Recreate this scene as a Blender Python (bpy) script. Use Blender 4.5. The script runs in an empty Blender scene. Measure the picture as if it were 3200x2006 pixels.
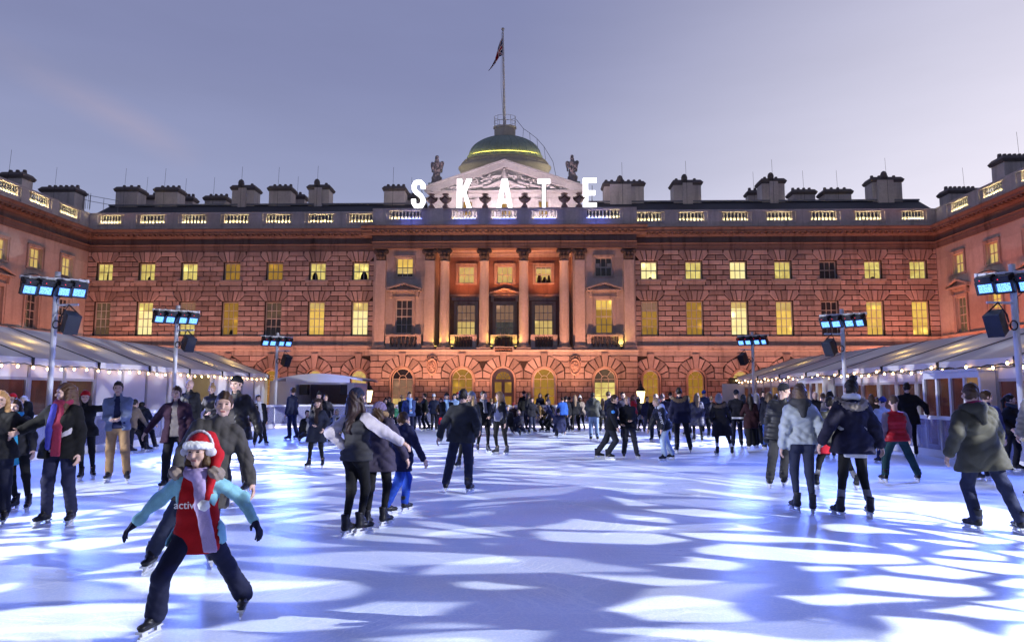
import bpy, bmesh, math, random
import numpy as np
from mathutils import Vector, Matrix
random.seed(7)
SC = bpy.context.scene
COL = SC.collection
PI = math.pi
R = math.radians
# ------------------------------------------------------------------ camera
IMW, IMH, FPX = 3200, 2006, 2182.66
PITCH, YAW, ROLL = R(5.92436), R(1.8358), R(0.15755)
CAM = np.array([2.2819, 0.0, 1.65])
def _axes():
    f = np.array([-math.sin(YAW) * math.cos(PITCH), math.cos(YAW) * math.cos(PITCH), math.sin(PITCH)])
    r = np.array([math.cos(YAW), math.sin(YAW), 0.0])
    u = np.cross(r, f)
    return r * math.cos(ROLL) + u * math.sin(ROLL), u * math.cos(ROLL) - r * math.sin(ROLL), f
AX = _axes()
cd = bpy.data.cameras.new('camera')
cam = bpy.data.objects.new('camera', cd)
COL.objects.link(cam)
cd.sensor_width = 36.0
cd.lens = 36.0 * FPX / IMW
cd.clip_start, cd.clip_end = 0.1, 2000
cam.matrix_world = Matrix(((AX[0][0], AX[1][0], -AX[2][0], CAM[0]), (AX[0][1], AX[1][1], -AX[2][1], CAM[1]),
                           (AX[0][2], AX[1][2], -AX[2][2], CAM[2]), (0, 0, 0, 1)))
SC.camera = cam
SC.view_settings.view_transform = 'Standard'
SC.view_settings.look = 'None'
SC.view_settings.exposure = 0.0
SC.view_settings.gamma = 1.0
SC.cycles.max_bounces = 6
SC.cycles.diffuse_bounces = 3
SC.cycles.glossy_bounces = 3
SC.cycles.transparent_max_bounces = 12
SC.cycles.sample_clamp_indirect = 4.0
SC.cycles.use_denoising = True
def ray(x, y):
    d = AX[2] * FPX + AX[0] * (x - IMW / 2) - AX[1] * (y - IMH / 2)
    return d / np.linalg.norm(d)
def atY(x, y, Y):          # measured photo point -> the vertical plane at distance Y
    d = ray(x, y); return CAM + d * ((Y - CAM[1]) / d[1])
def atX(x, y, X):
    d = ray(x, y); return CAM + d * ((X - CAM[0]) / d[0])
def atZ(x, y, z=0.0):
    d = ray(x, y); return CAM + d * ((z - CAM[2]) / d[2])
# ------------------------------------------------------------------ node helper
class NT:
    def __init__(s, nt):
        s.nt = nt; s.n = nt.nodes; s.l = nt.links
    def new(s, t, **kw):
        n = s.n.new(t)
        for k, v in kw.items():
            if k.startswith('i_'):
                key = k[2:]
                n.inputs[int(key) if key.isdigit() else key.replace('_', ' ')].default_value = v
            else: setattr(n, k, v)
        return n
    def link(s, a, b): s.l.new(a, b)
    def math(s, op, a, b=None, c=None, clamp=False):
        n = s.n.new('ShaderNodeMath'); n.operation = op; n.use_clamp = clamp
        for i, q in enumerate((a, b, c)):
            if q is None: continue
            if isinstance(q, (int, float)): n.inputs[i].default_value = q
            else: s.l.new(q, n.inputs[i])
        return n.outputs[0]
    def mix(s, fac, a, b, mode='MIX'):
        n = s.n.new('ShaderNodeMix'); n.data_type = 'RGBA'; n.blend_type = mode
        for i, q in ((0, fac), (6, a), (7, b)):
            if isinstance(q, (int, float)): n.inputs[i].default_value = q
            elif isinstance(q, tuple): n.inputs[i].default_value = q + (1,) if len(q) == 3 else q
            else: s.l.new(q, n.inputs[i])
        return n.outputs[2]
    def ramp(s, fac, stops, interp='LINEAR'):
        n = s.n.new('ShaderNodeValToRGB'); n.color_ramp.interpolation = interp
        e = n.color_ramp.elements
        while len(e) < len(stops): e.new(0.5)
        for q, (p, c) in zip(e, stops):
            q.position = p; q.color = tuple(c) + (1,) if len(c) == 3 else c
        s.l.new(fac, n.inputs[0]); return n.outputs[0]
# ------------------------------------------------------------------ sky at dusk
W = bpy.data.worlds.new('World'); SC.world = W; W.use_nodes = True
w = NT(W.node_tree); w.n.clear()
tc = w.new('ShaderNodeTexCoord'); sx = w.new('ShaderNodeSeparateXYZ'); w.link(tc.outputs['Generated'], sx.inputs[0])
base = w.ramp(w.math('MULTIPLY_ADD', sx.outputs[2], 1.0, 0.0, True),
              [(0.0, (.40, .43, .58)), (.2, (.29, .322, .51)), (.42, (.19, .209, .38)), (1.0, (.15, .16, .32))])
gl = w.math('MULTIPLY_ADD', sx.outputs[0], 1.0, 0.42)                       # the afterglow lies to the right
gl = w.math('SUBTRACT', gl, w.math('MULTIPLY', sx.outputs[2], .75))
gl = w.math('SMOOTHSTEP', gl, 0.0, 1.0) if False else w.math('POWER', w.math('MAXIMUM', gl, 0.0), 1.5)
t_gain = w.math('MULTIPLY', gl, 1.5)
front = w.math('MULTIPLY', w.math('MAXIMUM', w.math('ADD', sx.outputs[1], .15), 0.0), .95)
skyc = w.mix(w.math('MULTIPLY', t_gain, front, None, True), base, (.74, .71, .83))
mp = w.new('ShaderNodeMapping'); w.link(tc.outputs['Generated'], mp.inputs[0])
mp.inputs['Rotation'].default_value = (0, R(28), R(8)); mp.inputs['Scale'].default_value = (1.3, 2.0, 7.0)
nz = w.new('ShaderNodeTexNoise', i_Scale=2.2, i_Detail=6.0, i_Roughness=.55); w.link(mp.outputs[0], nz.inputs['Vector'])
# one thin wisp of cloud high on the left
dv = w.new('ShaderNodeVectorMath', operation='DOT_PRODUCT'); w.link(tc.outputs['Generated'], dv.inputs[0])
_a, _b = ray(150, 245), ray(500, 440)
_n = np.cross(_a, _b); _n /= np.linalg.norm(_n)
dv.inputs[1].default_value = tuple(_n)
across = w.math('SUBTRACT', 1.0, w.math('MULTIPLY', w.math('ABSOLUTE', dv.outputs['Value']), 38.0), None, True)
dm = w.new('ShaderNodeVectorMath', operation='DOT_PRODUCT'); w.link(tc.outputs['Generated'], dm.inputs[0])
_m = ray(300, 325); dm.inputs[1].default_value = tuple(_m)
along = w.math('MULTIPLY_ADD', w.math('SUBTRACT', dm.outputs['Value'], .991), 140.0, 0.0, True)
wisp = w.math('MULTIPLY', w.math('MULTIPLY', across, along), w.math('MULTIPLY_ADD', nz.outputs[0], .9, -.12, True))
skyc = w.mix(w.math('MULTIPLY', wisp, .55), skyc, (.47, .36, .42))
soft = w.math('MULTIPLY_ADD', nz.outputs[0], .16, .92)
skyc = w.mix(1.0, skyc, soft, 'MULTIPLY')
back = w.math('MULTIPLY_ADD', w.math('MULTIPLY_ADD', sx.outputs[1], 1.3, .62, True), .58, .42)     # the sky away from the afterglow is already darker
skyc = w.mix(1.0, skyc, back, 'MULTIPLY')
ns = w.new('ShaderNodeTexSky', sky_type='NISHITA', sun_disc=False, sun_elevation=R(1.0), sun_rotation=R(62), altitude=20.0, air_density=1.2, dust_density=1.5)
b1 = w.new('ShaderNodeBackground'); b1.inputs[1].default_value = 0.05; w.link(ns.outputs[0], b1.inputs[0])
b2 = w.new('ShaderNodeBackground'); b2.inputs[1].default_value = 1.12; w.link(skyc, b2.inputs[0])
ad = w.new('ShaderNodeAddShader'); w.link(b1.outputs[0], ad.inputs[0]); w.link(b2.outputs[0], ad.inputs[1])
wo = w.new('ShaderNodeOutputWorld'); w.link(ad.outputs[0], wo.inputs[0])
# ------------------------------------------------------------------ lamps shared by the place
def aim(o, p, q):
    d = Vector(q) - Vector(p)
    o.location = p; o.rotation_euler = d.to_track_quat('-Z', 'Y').to_euler()
def spot(name, p, q, watts, col, ang=70, blend=.6, size=.15):
    l = bpy.data.lights.new(name, 'SPOT'); l.energy = watts; l.color = col; l.spot_size = R(ang); l.spot_blend = blend; l.shadow_soft_size = size
    o = bpy.data.objects.new(name, l); COL.objects.link(o); aim(o, p, q); return o
def area(name, p, q, watts, col, sx_, sy_, spread=180):
    l = bpy.data.lights.new(name, 'AREA'); l.shape = 'RECTANGLE'; l.size = sx_; l.size_y = sy_; l.energy = watts; l.color = col; l.spread = R(spread)
    o = bpy.data.objects.new(name, l); COL.objects.link(o); aim(o, p, q); return o
# ------------------------------------------------------------------ materials
MATS = {}
def mat(name):
    m = bpy.data.materials.new(name); m.use_nodes = True; t = NT(m.node_tree); t.n.clear()
    o = t.new('ShaderNodeOutputMaterial'); b = t.new('ShaderNodeBsdfPrincipled'); t.link(b.outputs[0], o.inputs[0])
    return m, t, b, o
def coords(t, scale=(1, 1, 1), kind='Object'):
    c = t.new('ShaderNodeTexCoord'); mp = t.new('ShaderNodeMapping'); mp.inputs['Scale'].default_value = scale
    t.link(c.outputs[kind], mp.inputs[0]); return mp.outputs[0]
def noise(t, vec, scale, detail=4.0, rough=.55):
    n = t.new('ShaderNodeTexNoise', i_Scale=scale, i_Detail=detail, i_Roughness=rough); t.link(vec, n.inputs['Vector']); return n.outputs[0]
def bump(t, b, h, strength=.3, dist=.02):
    n = t.new('ShaderNodeBump', i_Strength=strength, i_Distance=dist); t.link(h, n.inputs['Height']); t.link(n.outputs[0], b.inputs['Normal'])
def stone(name, col, dark=.45, island=.3, streak=.5, rough=.85, bmp=.35):
    m, t, b, o = mat(name)
    v = coords(t)
    big = noise(t, v, .55, 5); fine = noise(t, v, 6.0, 6, .65)
    vs = coords(t, (1.6, 1.6, .16)); st = noise(t, vs, 1.3, 5, .6)
    g = t.new('ShaderNodeNewGeometry')
    k = t.math('MULTIPLY_ADD', g.outputs['Random Per Island'], island, 1 - island * .6)
    k = t.math('MULTIPLY', k, t.math('MULTIPLY_ADD', fine, .5, .75))
    k = t.math('MULTIPLY', k, t.math('MULTIPLY_ADD', big, .6, .7))
    sm = t.math('MULTIPLY', t.math('MULTIPLY_ADD', st, 5.0, -2.6, True), streak)
    c = t.mix(1.0, col, k, 'MULTIPLY')
    c = t.mix(sm, c, tuple(q * dark for q in col))
    t.link(c, b.inputs['Base Color']); b.inputs['Roughness'].default_value = rough
    bump(t, b, fine, bmp, .02); return m
def plain(name, col, rough=.6, metal=0.0, var=.25, scale=8.0, bmp=.1, spec=.5):
    m, t, b, o = mat(name)
    n = noise(t, coords(t), scale, 5, .6)
    t.link(t.mix(1.0, col, t.math('MULTIPLY_ADD', n, 2 * var, 1 - var), 'MULTIPLY'), b.inputs['Base Color'])
    b.inputs['Roughness'].default_value = rough; b.inputs['Metallic'].default_value = metal
    b.inputs['Specular IOR Level'].default_value = spec
    if bmp: bump(t, b, n, bmp, .01)
    return m
def emit(name, col, strength):
    m = bpy.data.materials.new(name); m.use_nodes = True; t = NT(m.node_tree); t.n.clear()
    o = t.new('ShaderNodeOutputMaterial'); e = t.new('ShaderNodeEmission'); e.inputs[0].default_value = tuple(col) + (1,); e.inputs[1].default_value = strength
    t.link(e.outputs[0], o.inputs[0]); return m
def litwin(name, c1, c2, strength, blocks=1.6, gloss=.06):
    """a lit room seen through old glass: pale walls, darker furniture, a bright lamp here and there"""
    m, t, b, o = mat(name)
    v = coords(t, (1, 1, 1))
    vo = t.new('ShaderNodeTexVoronoi', distance='CHEBYCHEV', i_Scale=blocks); t.link(v, vo.inputs['Vector'])
    n = noise(t, v, 2.3, 3)
    sp = t.new('ShaderNodeSeparateColor'); t.link(vo.outputs['Color'], sp.inputs[0])
    f = t.math('MULTIPLY_ADD', sp.outputs[0], .55, t.math('MULTIPLY_ADD', n, 1.5, -.55), True)
    c = t.mix(f, c2, c1)
    lp = t.new('ShaderNodeTexVoronoi', i_Scale=.75); t.link(v, lp.inputs['Vector'])
    hot = t.math('MULTIPLY_ADD', lp.outputs['Distance'], -5.0, 1.2, True)
    t.link(c, b.inputs['Emission Color'])
    t.link(t.math('MULTIPLY', t.math('MULTIPLY_ADD', hot, 1.3, .9), strength), b.inputs['Emission Strength'])
    b.inputs['Base Color'].default_value = (.02, .02, .025, 1); b.inputs['Roughness'].default_value = gloss
    return m
# ------------------------------------------------------------------ mesh builder
class MB:
    def __init__(s): s.v = []; s.f = []; s.m = []; s.smooth = False
    def add(s, vs, fs, mi=0):
        k = len(s.v); s.v += [tuple(float(q) for q in p) for p in vs]
        for f in fs: s.f.append(tuple(i + k for i in f)); s.m.append(mi)
    def quad(s, a, b, c, d, mi=0): s.add([a, b, c, d], [(0, 1, 2, 3)], mi)
    def box(s, x0, x1, y0, y1, z0, z1, mi=0):
        s.add([(x0, y0, z0), (x1, y0, z0), (x1, y1, z0), (x0, y1, z0), (x0, y0, z1), (x1, y0, z1), (x1, y1, z1), (x0, y1, z1)],
              [(0, 3, 2, 1), (4, 5, 6, 7), (0, 1, 5, 4), (1, 2, 6, 5), (2, 3, 7, 6), (3, 0, 4, 7)], mi)
    def tbox(s, T, u0, u1, z0, z1, o0, o1, mi=0):
        s.add([T(u0, z0, o0), T(u1, z0, o0), T(u1, z0, o1), T(u0, z0, o1), T(u0, z1, o0), T(u1, z1, o0), T(u1, z1, o1), T(u0, z1, o1)],
              [(0, 3, 2, 1), (4, 5, 6, 7), (0, 1, 5, 4), (1, 2, 6, 5), (2, 3, 7, 6), (3, 0, 4, 7)], mi)
    def tube(s, pts, r, n=8, mi=0, cap=True):
        pts = [np.array(p, float) for p in pts]; rs = r if isinstance(r, (list, tuple)) else [r] * len(pts)
        rings = []
        for i, p in enumerate(pts):
            d = pts[min(i + 1, len(pts) - 1)] - pts[max(i - 1, 0)]; d = d / (np.linalg.norm(d) + 1e-9)
            a = np.cross(d, (0, 0, 1.0) if abs(d[2]) < .9 else (1.0, 0, 0)); a /= np.linalg.norm(a); b = np.cross(d, a)
            rings.append([p + rs[i] * (math.cos(2 * PI * k / n) * a + math.sin(2 * PI * k / n) * b) for k in range(n)])
        vs = [q for rg in rings for q in rg]; fs = []
        for i in range(len(pts) - 1):
            for k in range(n):
                fs.append((i * n + k, i * n + (k + 1) % n, (i + 1) * n + (k + 1) % n, (i + 1) * n + k))
        if cap: fs += [tuple(range(n))[::-1], tuple((len(pts) - 1) * n + k for k in range(n))]
        s.add(vs, fs, mi)
    def lathe(s, prof, c, n=16, mi=0, a0=0.0, a1=2 * PI):
        full = abs(a1 - a0 - 2 * PI) < 1e-6; m = n if full else n + 1
        vs = []
        for r, z in prof:
            for k in range(m):
                a = a0 + (a1 - a0) * k / n; vs.append((c[0] + r * math.cos(a), c[1] + r * math.sin(a), c[2] + z))
        fs = []
        for i in range(len(prof) - 1):
            for k in range(n):
                k2 = (k + 1) % m; fs.append((i * m + k, i * m + k2, (i + 1) * m + k2, (i + 1) * m + k))
        s.add(vs, fs, mi)
    def blk(s, T, poly, d, c=.03, g=.02, mi=0):
        p0 = inset(poly, g); p1 = inset(p0, c); n = len(p0)
        vs = [T(u, z, 0) for u, z in p0] + [T(u, z, d - c * .8) for u, z in p0] + [T(u, z, d) for u, z in p1]
        fs = [tuple(range(2 * n, 3 * n))]
        for i in range(n):
            j = (i + 1) % n; fs += [(i, j, n + j, n + i), (n + i, n + j, 2 * n + j, 2 * n + i)]
        s.add(vs, fs, mi)
    def prof(s, T, pr, u0, u1, mi=0):
        """profile of (out, z) points run along u, ends capped"""
        n = len(pr); vs = [T(u0, z, o) for o, z in pr] + [T(u1, z, o) for o, z in pr]
        s.add(vs, [(i, i + 1, n + i + 1, n + i) for i in range(n - 1)] + [tuple(range(n)), tuple(range(2 * n - 1, n - 1, -1))], mi)
    def build(s, name, mats, parent=None, smooth=False, normals=True, loc=None):
        me = bpy.data.meshes.new(name)
        vs = s.v
        if loc is not None: vs = [(a - loc[0], b - loc[1], c - loc[2]) for a, b, c in vs]
        me.from_pydata(vs, [], s.f)
        for m_ in (mats if isinstance(mats, (list, tuple)) else [mats]): me.materials.append(m_)
        me.polygons.foreach_set('material_index', s.m)
        if normals:
            bm = bmesh.new(); bm.from_mesh(me); bmesh.ops.recalc_face_normals(bm, faces=bm.faces); bm.to_mesh(me); bm.free()
        if smooth: me.polygons.foreach_set('use_smooth', [True] * len(me.polygons))
        me.update()
        o = bpy.data.objects.new(name, me); COL.objects.link(o)
        if loc is not None: o.location = loc
        if parent is not None:
            o.parent = parent
            if loc is None: o.matrix_parent_inverse = inv_of(parent)
        return o
def wmat(o):
    b = Matrix.LocRotScale(o.location, o.rotation_euler, o.scale)
    return b if o.parent is None else wmat(o.parent) @ o.matrix_parent_inverse @ b
def inv_of(p): return wmat(p).inverted()
def inset(poly, g):
    n = len(poly); cx = sum(p[0] for p in poly) / n; cz = sum(p[1] for p in poly) / n
    L = []
    for i in range(n):
        (x0, z0), (x1, z1) = poly[i], poly[(i + 1) % n]
        nx, nz = -(z1 - z0), x1 - x0; l = math.hypot(nx, nz) or 1e-9; nx /= l; nz /= l
        if nx * (cx - x0) + nz * (cz - z0) < 0: nx, nz = -nx, -nz
        L.append((nx, nz, nx * x0 + nz * z0 + g))
    out = []
    for i in range(n):
        a, b, c = L[i - 1]; d, e, f = L[i]; det = a * e - b * d
        if abs(det) < 1e-6: out.append((poly[i][0] + d * g, poly[i][1] + e * g))
        else: out.append(((c * e - b * f) / det, (a * f - c * d) / det))
    return out
def tag(o, label, cat, group=None):
    o['label'] = label; o['category'] = cat
    if group: o['group'] = group
    return o
def empty(name, loc, label=None, cat=None, group=None):
    o = bpy.data.objects.new(name, None); COL.objects.link(o); o.location = tuple(float(q) for q in loc); o.empty_display_size = .2
    if label: tag(o, label, cat, group)
    return o
def struct(o, kind='structure'):
    o['kind'] = kind; return o
# ------------------------------------------------------------------ rounded solids: distance fields meshed with surface nets
def A(*p): return np.array(p, float)
def sd_cap(P, a, b, ra, rb):
    a, b = np.asarray(a, float), np.asarray(b, float); d = b - a; t = np.clip(((P - a) @ d) / (d @ d + 1e-9), 0, 1)
    return np.linalg.norm(P - a - t[..., None] * d, axis=-1) - (ra + (rb - ra) * t)
def sd_ell(P, c, r, M=None):
    q = P - np.asarray(c, float)
    if M is not None: q = q @ M                      # M columns = local axes in world
    q = q / np.asarray(r, float); k = np.linalg.norm(q, axis=-1); return (k - 1) * min(r)
def smin(a, b, k):
    h = np.clip(.5 + .5 * (b - a) / k, 0, 1); return b + (a - b) * h - k * h * (1 - h)
def smax(a, b, k): return -smin(-a, -b, k)
def surface_net(F, lo, h):
    ins = F < 0; n0, n1, n2 = F.shape
    c = ins[:-1, :-1, :-1].astype(np.int8)
    for i in (0, 1):
        for j in (0, 1):
            for k in (0, 1):
                if i or j or k: c = c + ins[i:n0 - 1 + i, j:n1 - 1 + j, k:n2 - 1 + k]
    act = (c > 0) & (c < 8); idx = np.argwhere(act)
    if len(idx) == 0: return np.zeros((0, 3)), np.zeros((0, 4), int)
    S = np.zeros((len(idx), 3)); N = np.zeros(len(idx))
    cor = [(i, j, k) for i in (0, 1) for j in (0, 1) for k in (0, 1)]
    val = {q: F[idx[:, 0] + q[0], idx[:, 1] + q[1], idx[:, 2] + q[2]] for q in cor}
    for p in cor:
        for ax in range(3):
            if p[ax]: continue
            q = list(p); q[ax] = 1; q = tuple(q); a, b = val[p], val[q]; m = (a < 0) != (b < 0)
            t = np.where(m, a / np.where(np.abs(a - b) < 1e-12, 1, a - b), 0)
            pt = np.array(p, float)[None] + t[:, None] * (np.array(q) - np.array(p))[None]
            S[m] += pt[m]; N[m] += 1
    V = (idx + S / np.maximum(N, 1)[:, None]) * h + lo
    ID = -np.ones(act.shape, int); ID[act] = np.arange(len(idx)); Q = []
    for ax in range(3):
        o = [0, 1, 2]; o.remove(ax); b, cc = o
        sl0 = [slice(None)] * 3; sl1 = [slice(None)] * 3; sl0[ax] = slice(0, -1); sl1[ax] = slice(1, None)
        e = ins[tuple(sl0)] != ins[tuple(sl1)]; w_ = np.argwhere(e)
        w_ = w_[(w_[:, b] > 0) & (w_[:, cc] > 0) & (w_[:, b] < F.shape[b] - 1) & (w_[:, cc] < F.shape[cc] - 1)]
        if len(w_) == 0: continue
        def g(db, dc):
            q = w_.copy(); q[:, b] += db; q[:, cc] += dc; return ID[q[:, 0], q[:, 1], q[:, 2]]
        f = np.stack([g(-1, -1), g(0, -1), g(0, 0), g(-1, 0)], 1); f = f[(f >= 0).all(1)] if True else f
        flip = ins[tuple(sl0)][w_[:, 0], w_[:, 1], w_[:, 2]]
        if len(f) == len(flip):
            if ax == 1: flip = ~flip
            f = np.where(flip[:, None], f, f[:, ::-1])
        Q.append(f)
    return V, np.concatenate(Q) if Q else np.zeros((0, 4), int)
def sdf_mesh(fn, lo, hi, h):
    lo = np.asarray(lo, float) - 2 * h; hi = np.asarray(hi, float) + 2 * h
    n = np.ceil((hi - lo) / h).astype(int) + 1
    g = np.stack(np.meshgrid(*[lo[i] + h * np.arange(n[i]) for i in range(3)], indexing='ij'), -1)
    return surface_net(fn(g), lo, h)
def mesh_obj(name, V, F, mats, parent=None, mi=None):
    me = bpy.data.meshes.new(name)
    me.vertices.add(len(V)); me.vertices.foreach_set('co', np.asarray(V, np.float32).ravel())
    F = np.asarray(F); me.loops.add(F.size); me.loops.foreach_set('vertex_index', F.ravel().astype(np.int32))
    me.polygons.add(len(F)); me.polygons.foreach_set('loop_start', np.arange(0, F.size, F.shape[1], dtype=np.int32))
    me.polygons.foreach_set('loop_total', np.full(len(F), F.shape[1], np.int32))
    for q in (mats if isinstance(mats, (list, tuple)) else [mats]): me.materials.append(q)
    if mi is not None: me.polygons.foreach_set('material_index', np.asarray(mi, np.int32))
    me.polygons.foreach_set('use_smooth', np.ones(len(F), bool)); me.update(calc_edges=True); me.validate()
    o = bpy.data.objects.new(name, me); COL.objects.link(o)
    if parent is not None: o.parent = parent; o.matrix_parent_inverse = inv_of(parent)
    return o
# ------------------------------------------------------------------ the palace: long south range, two side wings
M_wall = stone('rusticated_stone', (.40, .325, .31), .32, .6, .62)
M_joint = stone('dirty_joint', (.038, .028, .026), .5, .2, .2)
M_ash = stone('ashlar', (.46, .42, .40), .45, .25, .5)
M_trim = stone('trim_stone', (.40, .35, .33), .28, .2, .75)
M_par = stone('parapet_stone', (.66, .58, .57), .4, .25, .6)
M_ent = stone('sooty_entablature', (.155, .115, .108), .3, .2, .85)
M_col = stone('column_stone', (.52, .46, .42), .45, .15, .45)
M_cap = stone('sooty_capital', (.10, .085, .08), .4, .2, .5)
M_bal = stone('pale_baluster', (.70, .67, .58), .6, .2, .2)
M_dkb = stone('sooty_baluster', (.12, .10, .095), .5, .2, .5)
M_pale = stone('pale_attic', (.62, .60, .59), .6, .15, .3)
M_slate = plain('slate', (.055, .055, .065), .7, 0, .35, 1.2, .3)
M_lead = plain('lead', (.22, .22, .26), .5, 0, .2, 1.0)
M_white = plain('white_paint', (.46, .44, .42), .5, 0, .08)
M_chim = stone('chimney_stone', (.62, .56, .55), .4, .25, .5)
M_soot = stone('soot', (.14, .12, .12), .5, .25, .3)
M_rred = stone('arch_ring_stone', (.45, .33, .28), .5, .2, .2)
M_iron = plain('iron', (.03, .03, .035), .5, .4)
M_led = emit('warm_led_strip', (1, .82, .42), 60)
WM = {'bright': litwin('pane_bright', (1, .84, .25), (.55, .40, .10), 1.0), 'white': litwin('pane_white', (1, .93, .46), (1, .80, .30), 1.15, .9),
      'amber': litwin('pane_amber', (.42, .225, .022), (.26, .14, .02), 1.0, .8), 'yellow': litwin('pane_yellow', (1, .66, .13), (.70, .42, .08), 1.05, .8),
      'cream': litwin('pane_cream', (.80, .58, .19), (.56, .37, .11), 1.0, .6), 'dim': litwin('pane_dim', (.16, .10, .05), (.07, .045, .03), .8, 1.1),
      'blind': litwin('pane_blind', (.36, .20, .12), (.28, .15, .09), .75, .3, .3), 'dark': litwin('pane_dark', (.014, .011, .014), (.004, .004, .006), .8, 2.4),
      'grey': litwin('pane_grey', (.10, .09, .075), (.04, .035, .03), .8, 1.4)}
M_sil = plain('indoor_silhouette', (.01, .009, .008), .8)
def TM(y): return lambda u, z, o: (u, y - o, z)
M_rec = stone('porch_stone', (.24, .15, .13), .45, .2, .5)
T52, T51, T515, T536 = TM(52.0), TM(51.1), TM(51.55), TM(53.6)
TL = lambda u, z, o: (-32.07 + o, u, z + .004)
TR = lambda u, z, o: (32.07 - o, u, z + .004)
south = empty('palace_range', (0, 52, -.25), 'long rusticated stone palace range with central columned porch and green dome behind', 'building')
wingl = empty('palace_wing', (-32.07, 44, -.25), 'smooth stone palace wing on the left with pedimented windows', 'building')
wingr = empty('palace_wing', (32.07, 44, -.25), 'smooth stone palace wing on the right with pedimented windows', 'building')
def wall_holes(mb, T, u0, u1, z0, z1, holes, depth=.26):
    us = sorted({u0, u1, *[h[0] for h in holes], *[h[1] for h in holes]}); zs = sorted({z0, z1, *[h[2] for h in holes], *[h[3] for h in holes]})
    for a, b in zip(us, us[1:]):
        for c, d in zip(zs, zs[1:]):
            mu, mz = (a + b) / 2, (c + d) / 2
            if any(h[0] < mu < h[1] and h[2] < mz < h[3] for h in holes): continue
            mb.quad(T(a, c, 0), T(b, c, 0), T(b, d, 0), T(a, d, 0))
    for a, b, c, d in holes:
        for p, q in (((a, c), (a, d)), ((a, d), (b, d)), ((b, d), (b, c)), ((b, c), (a, c))):
            mb.quad(T(*p, 0), T(*q, 0), T(*q, -depth), T(*p, -depth))
def window(par, T, cx, z0, z1, w_, cols, rows, kinds, figs=(), sash=True, fmat=None, off=-.24, sill=None):
    mb = MB(); a, b = cx - w_ / 2, cx + w_ / 2; f = .07
    mb.tbox(T, a, a + f, z0, z1, off, off + .09); mb.tbox(T, b - f, b, z0, z1, off, off + .09)
    mb.tbox(T, a + f, b - f, z0, z0 + f, off, off + .09); mb.tbox(T, a + f, b - f, z1 - f, z1, off, off + .09)
    for i in range(1, cols):
        u = a + f + (b - a - 2 * f) * i / cols; mb.tbox(T, u - .022, u + .022, z0 + f, z1 - f, off, off + .055)
    for j in range(1, rows):
        z = z0 + f + (z1 - z0 - 2 * f) * j / rows; h = .032 if (sash and j == rows // 2) else .022
        mb.tbox(T, a + f, b - f, z - h, z + h, off + .002, off + .06)
    o = mb.build('window', fmat or M_white, par)
    pm = MB(); mats = []; zt = z1
    for fr, kd in kinds:                                  # from the top down
        zb = zt - (z1 - z0) * fr
        pm.quad(T(a, zb, off + .012), T(b, zb, off + .012), T(b, zt, off + .012), T(a, zt, off + .012), len(mats)); mats.append(WM[kd]); zt = zb
    for (fx, fz, fw, fh) in figs:
        pm.add([T(cx + fx - fw, z0, off + .016), T(cx + fx + fw, z0, off + .016), T(cx + fx + fw * .8, z0 + fh * .6, off + .016), T(cx + fx + fw * .35, z0 + fh, off + .016), T(cx + fx - fw * .35, z0 + fh, off + .016), T(cx + fx - fw * .85, z0 + fh * .55, off + .016)], [(0, 1, 2, 3, 4, 5)], len(mats))
    if figs: mats.append(M_sil)
    pm.build('pane', mats, o)
    if sill:
        sb = MB(); sb.tbox(T, a - sill, b + sill, z0 - .22, z0 - .02, 0, .16); sb.tbox(T, a - sill + .06, b + sill - .06, z0 - .42, z0 - .222, 0, .1); sb.build('sill', M_trim, o)
    return o
def arc(cx, zs, r, n, a0=0.0, a1=PI): return [(cx + r * math.cos(a0 + (a1 - a0) * i / n), zs + r * math.sin(a0 + (a1 - a0) * i / n)) for i in range(n + 1)]
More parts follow.
